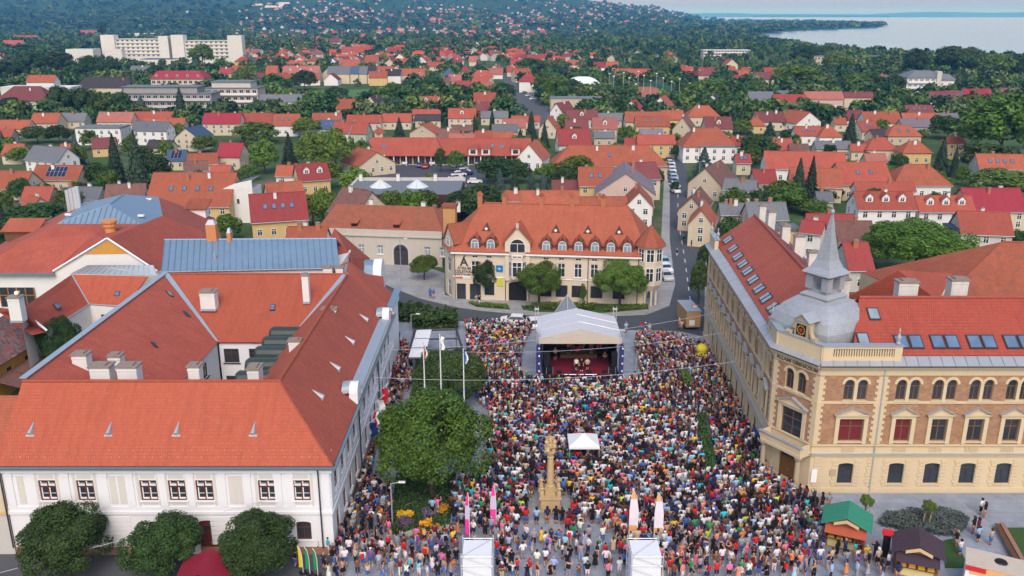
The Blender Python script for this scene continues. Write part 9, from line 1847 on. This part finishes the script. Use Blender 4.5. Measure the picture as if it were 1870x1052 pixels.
def fill(poly, tries, dmin, keep=1.0):
    xs = [p[0] for p in poly]; ys = [p[1] for p in poly]
    for _ in range(tries):
        x, y = rp.uniform(min(xs), max(xs)), rp.uniform(min(ys), max(ys))
        d = dmin * (1 + max(0, (70 - y)) * .03) if keep == 1.0 else dmin
        d *= 1 + .45 * max(0, math.sin(x * 1.3 + 2 * math.sin(y * .45)) * math.sin(y * .9 + 1.7 * math.sin(x * .6)))
        if rp.random() > keep or not free(x, y, d) or not inside((x, y), poly) or any(inside((x, y), k) for k in NO): continue
        if x > 26.9 and y > 73.6: continue
        PEOPLE.append((x, y)); PG.setdefault((int(x / .7), int(y / .7)), []).append((x, y))
fill(MAIN, 40000, .49); fill(LEFT, 9000, .54); fill(RIGHT, 3000, .62); fill(GAP, 330, .62, .6)
for (u, v) in ((786, 545), (792, 546), (1143, 608), (1170, 607), (1178, 610), (1185, 612), (1195, 640), (1240, 600), (1244, 604), (1236, 470), (1248, 440), (1262, 455), (870, 556), (876, 558), (1062, 553), (1090, 552), (1096, 553), (790, 940), (799, 938), (1500, 935), (1512, 930), (1505, 965), (1790, 940), (1797, 945), (1776, 975), (1784, 978), (1785, 990), (1808, 995), (1745, 1000), (1752, 1015), (560, 1000), (582, 1010), (600, 1012), (700, 560), (690, 555), (540, 1035), (1020, 1000), (640, 1005)):
    PEOPLE.append(at(u, v, PZ))
def size_key(p): return math.hypot(math.hypot(p[0], p[1]), CAMH)
vis = []
for p in PEOPLE:
    u, v = pr(p[0], p[1], PZ + .9)
    if v < 1058 and -5 < u < 1875: vis.append(p)
PEOPLE = sorted(set(vis), key=size_key)
# a step clear of trunks and things is already kept; the stage band first, then the nearest of the crowd
MARK = [('column', 3.5, 71.4), ('left scaffold', -2.7, 59.5), ('right scaffold', 10.4, 59.5), ('white banners', 12, 66.2), ('pink banners', -2.4, 67.4), ('flower bed', -8, 68), ('green kiosk', 28.5, 65.5), ('brown kiosk', 33, 61), ('town hall corner', -14.6, 64), ('school door', 26.6, 75), ('bench wall', 42, 65), ('crimson kiosk', -24, 59), ('open paving', 6, 62), ('lavender bed', 36, 67)]
PERS = []
band = [(8.1, 102.6, 'white', 'walk', False), (8.75, 102.5, 'black', 'stand', False), (9.5, 102.6, 'beige', 'hip', True), (5.6, 106.0, 'orange', 'fold', False), (11.9, 104.6, 'brown', 'fold', False), (7.4, 107.3, 'red', 'fold', True), (8.8, 108.6, 'orange', 'raise', False), (10.4, 107.4, 'red', 'hip', True), (11.4, 107.2, 'red', 'stand', False)]
for (x, y, c_, ps, fe) in band:
    o, wd, ex, pz = person(x, y, PZ + (1.03 if y < 106.5 else 1.5), R(-90), rp, ps, c_, 'black', fe, 'shirt'); PERS.append((o, wd, ex, ps, 'on the stage', x))
NIND = 291
for (x, y) in PEOPLE[:NIND]:
    d = math.hypot(x - 8.6, y - 103); fa = math.atan2(103 - y, 8.6 - x) + rp.gauss(0, .35)
    sit = False
    if x > 40.5 and y < 70: fa = rp.uniform(-3.1, 3.1)
    if y < 66 or x > 27 or x < -14: fa = rp.choice((fa, fa, rp.uniform(-3.14, 3.14)))
    o, wd, ex, ps = person(x, y, PZ, fa, rp); mk = min(MARK, key=lambda m: (m[1] - x) ** 2 + (m[2] - y) ** 2); dx = x - mk[1]; side = 'left of ' if dx < -.9 else ('right of ' if dx > .9 else ('in front of ' if y < mk[2] else 'behind ')); PERS.append((o, wd, ex, ps, side + mk[0], x))
# the rest of the crowd as one mass
rest = PEOPLE[NIND:]; cv, cf, cc = [], [], []; off = 0; r3 = np.random.default_rng(9)
skin_ = np.array([(.44, .20, .13), (.36, .15, .09), (.50, .25, .17), (.30, .12, .07)]); hairs = np.array(list(HAIRC.values()))
tops = [np.array(COLS[pick(TOPW, rp)]) for _ in rest]; bots = [np.array(COLS[pick(BOTW, rp)]) for _ in rest]
for (x, y), tc_, bc_ in zip(rest, tops, bots):
    k = int(r3.choice([0, 1, 0, 1, 2, 3, 4, 5])); V, F, S_ = CT[k]; V = V * (1.13, 1.13, 1); a = math.atan2(104 - y, 8.6 - x) - math.pi / 2 + r3.normal(0, .3); s_ = r3.uniform(.93, 1.06); ca, sa = math.cos(a) * s_, math.sin(a) * s_
    if (y > 112 and x < 2) or x < -11 or y > 120: a = r3.uniform(0, 6.28); ca, sa = math.cos(a) * s_, math.sin(a) * s_
    q_ = np.column_stack([x + V[:, 0] * ca - V[:, 1] * sa, y + V[:, 0] * sa + V[:, 1] * ca, PZ + V[:, 2] * s_]); cv.append(q_); cf.append(F + off); off += len(V)
    pal = np.array([skin_[r3.integers(0, 4)], tc_ * r3.uniform(.8, 1.15), bc_ if r3.random() < .8 else skin_[0], hairs[r3.choice([0, 1, 2, 3], p=[.44, .36, .12, .08])] if r3.random() < .95 else np.array(COLS['white']) * .9]); cc.append(np.column_stack([np.clip(pal[S_], 0, 1), np.ones(len(V))]))
o = link('crowd', np_mesh('crowd', np.concatenate(cv), np.concatenate(cf), [vcol_mat('crowd_colours', .9)], np.concatenate(cc), smooth=False)); o['kind'] = 'stuff'; o['label'] = 'dense audience filling the square up to the stage'
# === LABELS THAT SINGLE OUT EACH THING
PLACES = [('left of the hospital', 90, 100), ('below the hospital', 320, 135), ('right of the hospital', 480, 110), ('in the far left gardens', 60, 200), ('left of the theatre roof', 40, 330), ('behind the theatre roof', 200, 320), ('before the grey apartments', 330, 225), ('near the sports pitch', 600, 170), ('left of the arcade', 590, 260), ('by the arcade', 800, 245), ('beyond the arcade', 780, 200), ('near glass pyramids', 760, 340), ('behind the shopping house', 960, 335), ('just above shopping house', 1150, 320), ('along the narrow street', 1260, 340), ('near the white sports dome', 1060, 175), ('beside the clay courts', 1210, 180), ('left of the far street', 860, 140), ('right of the far street', 1000, 130), ('up in the distant centre', 750, 95), ('near the lake trees', 1560, 140), ('near the white-blue hotel', 1700, 165), ('in the right middle town', 1450, 250), ('far right below the lake', 1750, 230), ('behind the school', 1480, 370), ('right behind the school spire', 1650, 370), ('upper right among gardens', 1350, 190), ('at the right picture edge', 1830, 320), ('between arcade and narrow street', 1080, 250)]
def place(x, y):
    u, v = pr(x, y, 3); return min(PLACES, key=lambda p: (p[1] - u) ** 2 + ((p[2] - v) * 2) ** 2)[0], u, v
def resolve(items, group, noun):
    """items: (object, base words, spare words, place, u, v). Adds details until each label is alone, then counts from the left"""
    lv = {}
    for it in items: lv.setdefault(f'{it[1]}, {it[3]}', []).append(it)
    for base, its in lv.items():
        if len(its) > 1:
            sub = {}
            for it in its: sub.setdefault(f'{it[1]}{", " + it[2] if it[2] else ""}, {it[3]}', []).append(it)
        else: sub = {base: its}
        for lab, ii in sub.items():
            ii.sort(key=lambda t_: t_[4])
            for k, it in enumerate(ii):
                o = it[0]; n = len(ii); sfx = '' if n == 1 else (', ' + (('left' if k == 0 else 'right') + ' one of two' if n == 2 else f'{ORD[min(k, 19)]} from left'))
                o['label'] = lab + sfx
                if group: o['group'] = group
items = []
for h in BUILT_HOUSES:
    if h.get('label'): h['o']['label'] = h['label']; continue
    pl, u, v = place(h['x'], h['y']); st = 'two-storey ' if 4.4 <= h['ze'] < 7 else ''
    d = (h['desc'] + ' ') if h['desc'] else st; sp = []
    if h['solar']: sp.append('solar panels')
    if h['dorm']: sp.append('dormers')
    if h['sky']: sp.append('skylights')
    if not sp: sp.append({'F': 'gable ends', 'H': 'hipped ends', 'B': 'flat top'}[h['kind']])
    noun = 'building' if h['kind'] == 'B' else 'house'
    items.append((h['o'], f"{d}{WALLW[h['wall']]} {noun}, {ROOFW[h['roof']]} roof", sp[0], pl, u, v))
resolve(items, 'houses of the town', 'house')
TW = {'round': 'green leafy tree', 'light': 'pale green leafy tree', 'dark': 'dark green leafy tree', 'spruce': 'dark pointed spruce', 'bspruce': 'blue-grey spruce', 'cypress': 'slim dark cypress', 'poplar': 'tall slender poplar', 'maroonleaf': 'maroon-leaved tree', 'weep': 'drooping tree'}
items = []
for t_ in TREES:
    if t_['label']: continue
    pl, u, v = place(t_['x'], t_['y']); items.append((t_['o'], ('tall ' if t_['h'] > 10 else ('small ' if t_['h'] < 5 else '')) + TW[t_['kind']].replace('tall ', '' if t_['h'] > 10 else 'tall '), 'wide crown' if t_['w'] > 7 else 'narrow crown', pl, u, v))
resolve(items, 'trees of the town', 'tree')
PW = {'stand': 'standing', 'fold': 'arms folded', 'walk': 'walking', 'raise': 'arms raised', 'hip': 'hands on hips', 'sit': 'sitting'}
resolve([(o, f'person in {wd}', ex, pl, x, 0) for (o, wd, ex, ps, pl, x) in PERS], 'people on the square', 'person')
for (o, *_r) in PERS: o['category'] = 'person'
items = [o for o in C.objects if o.parent is None and o.name.startswith('floodlight')]
for k, o in enumerate(sorted(items, key=lambda q_: q_.location.x)): o['label'] = f'slim floodlight mast at the clay tennis courts, {ORD[k]} from the left'
for o in C.objects:
    l_ = o.get('label')
    if l_ and len(l_.split()) > 16: o['label'] = l_.replace('two-storey ', '').replace('in the ', 'in ').replace('the ', '').replace(' one of two', ' one')
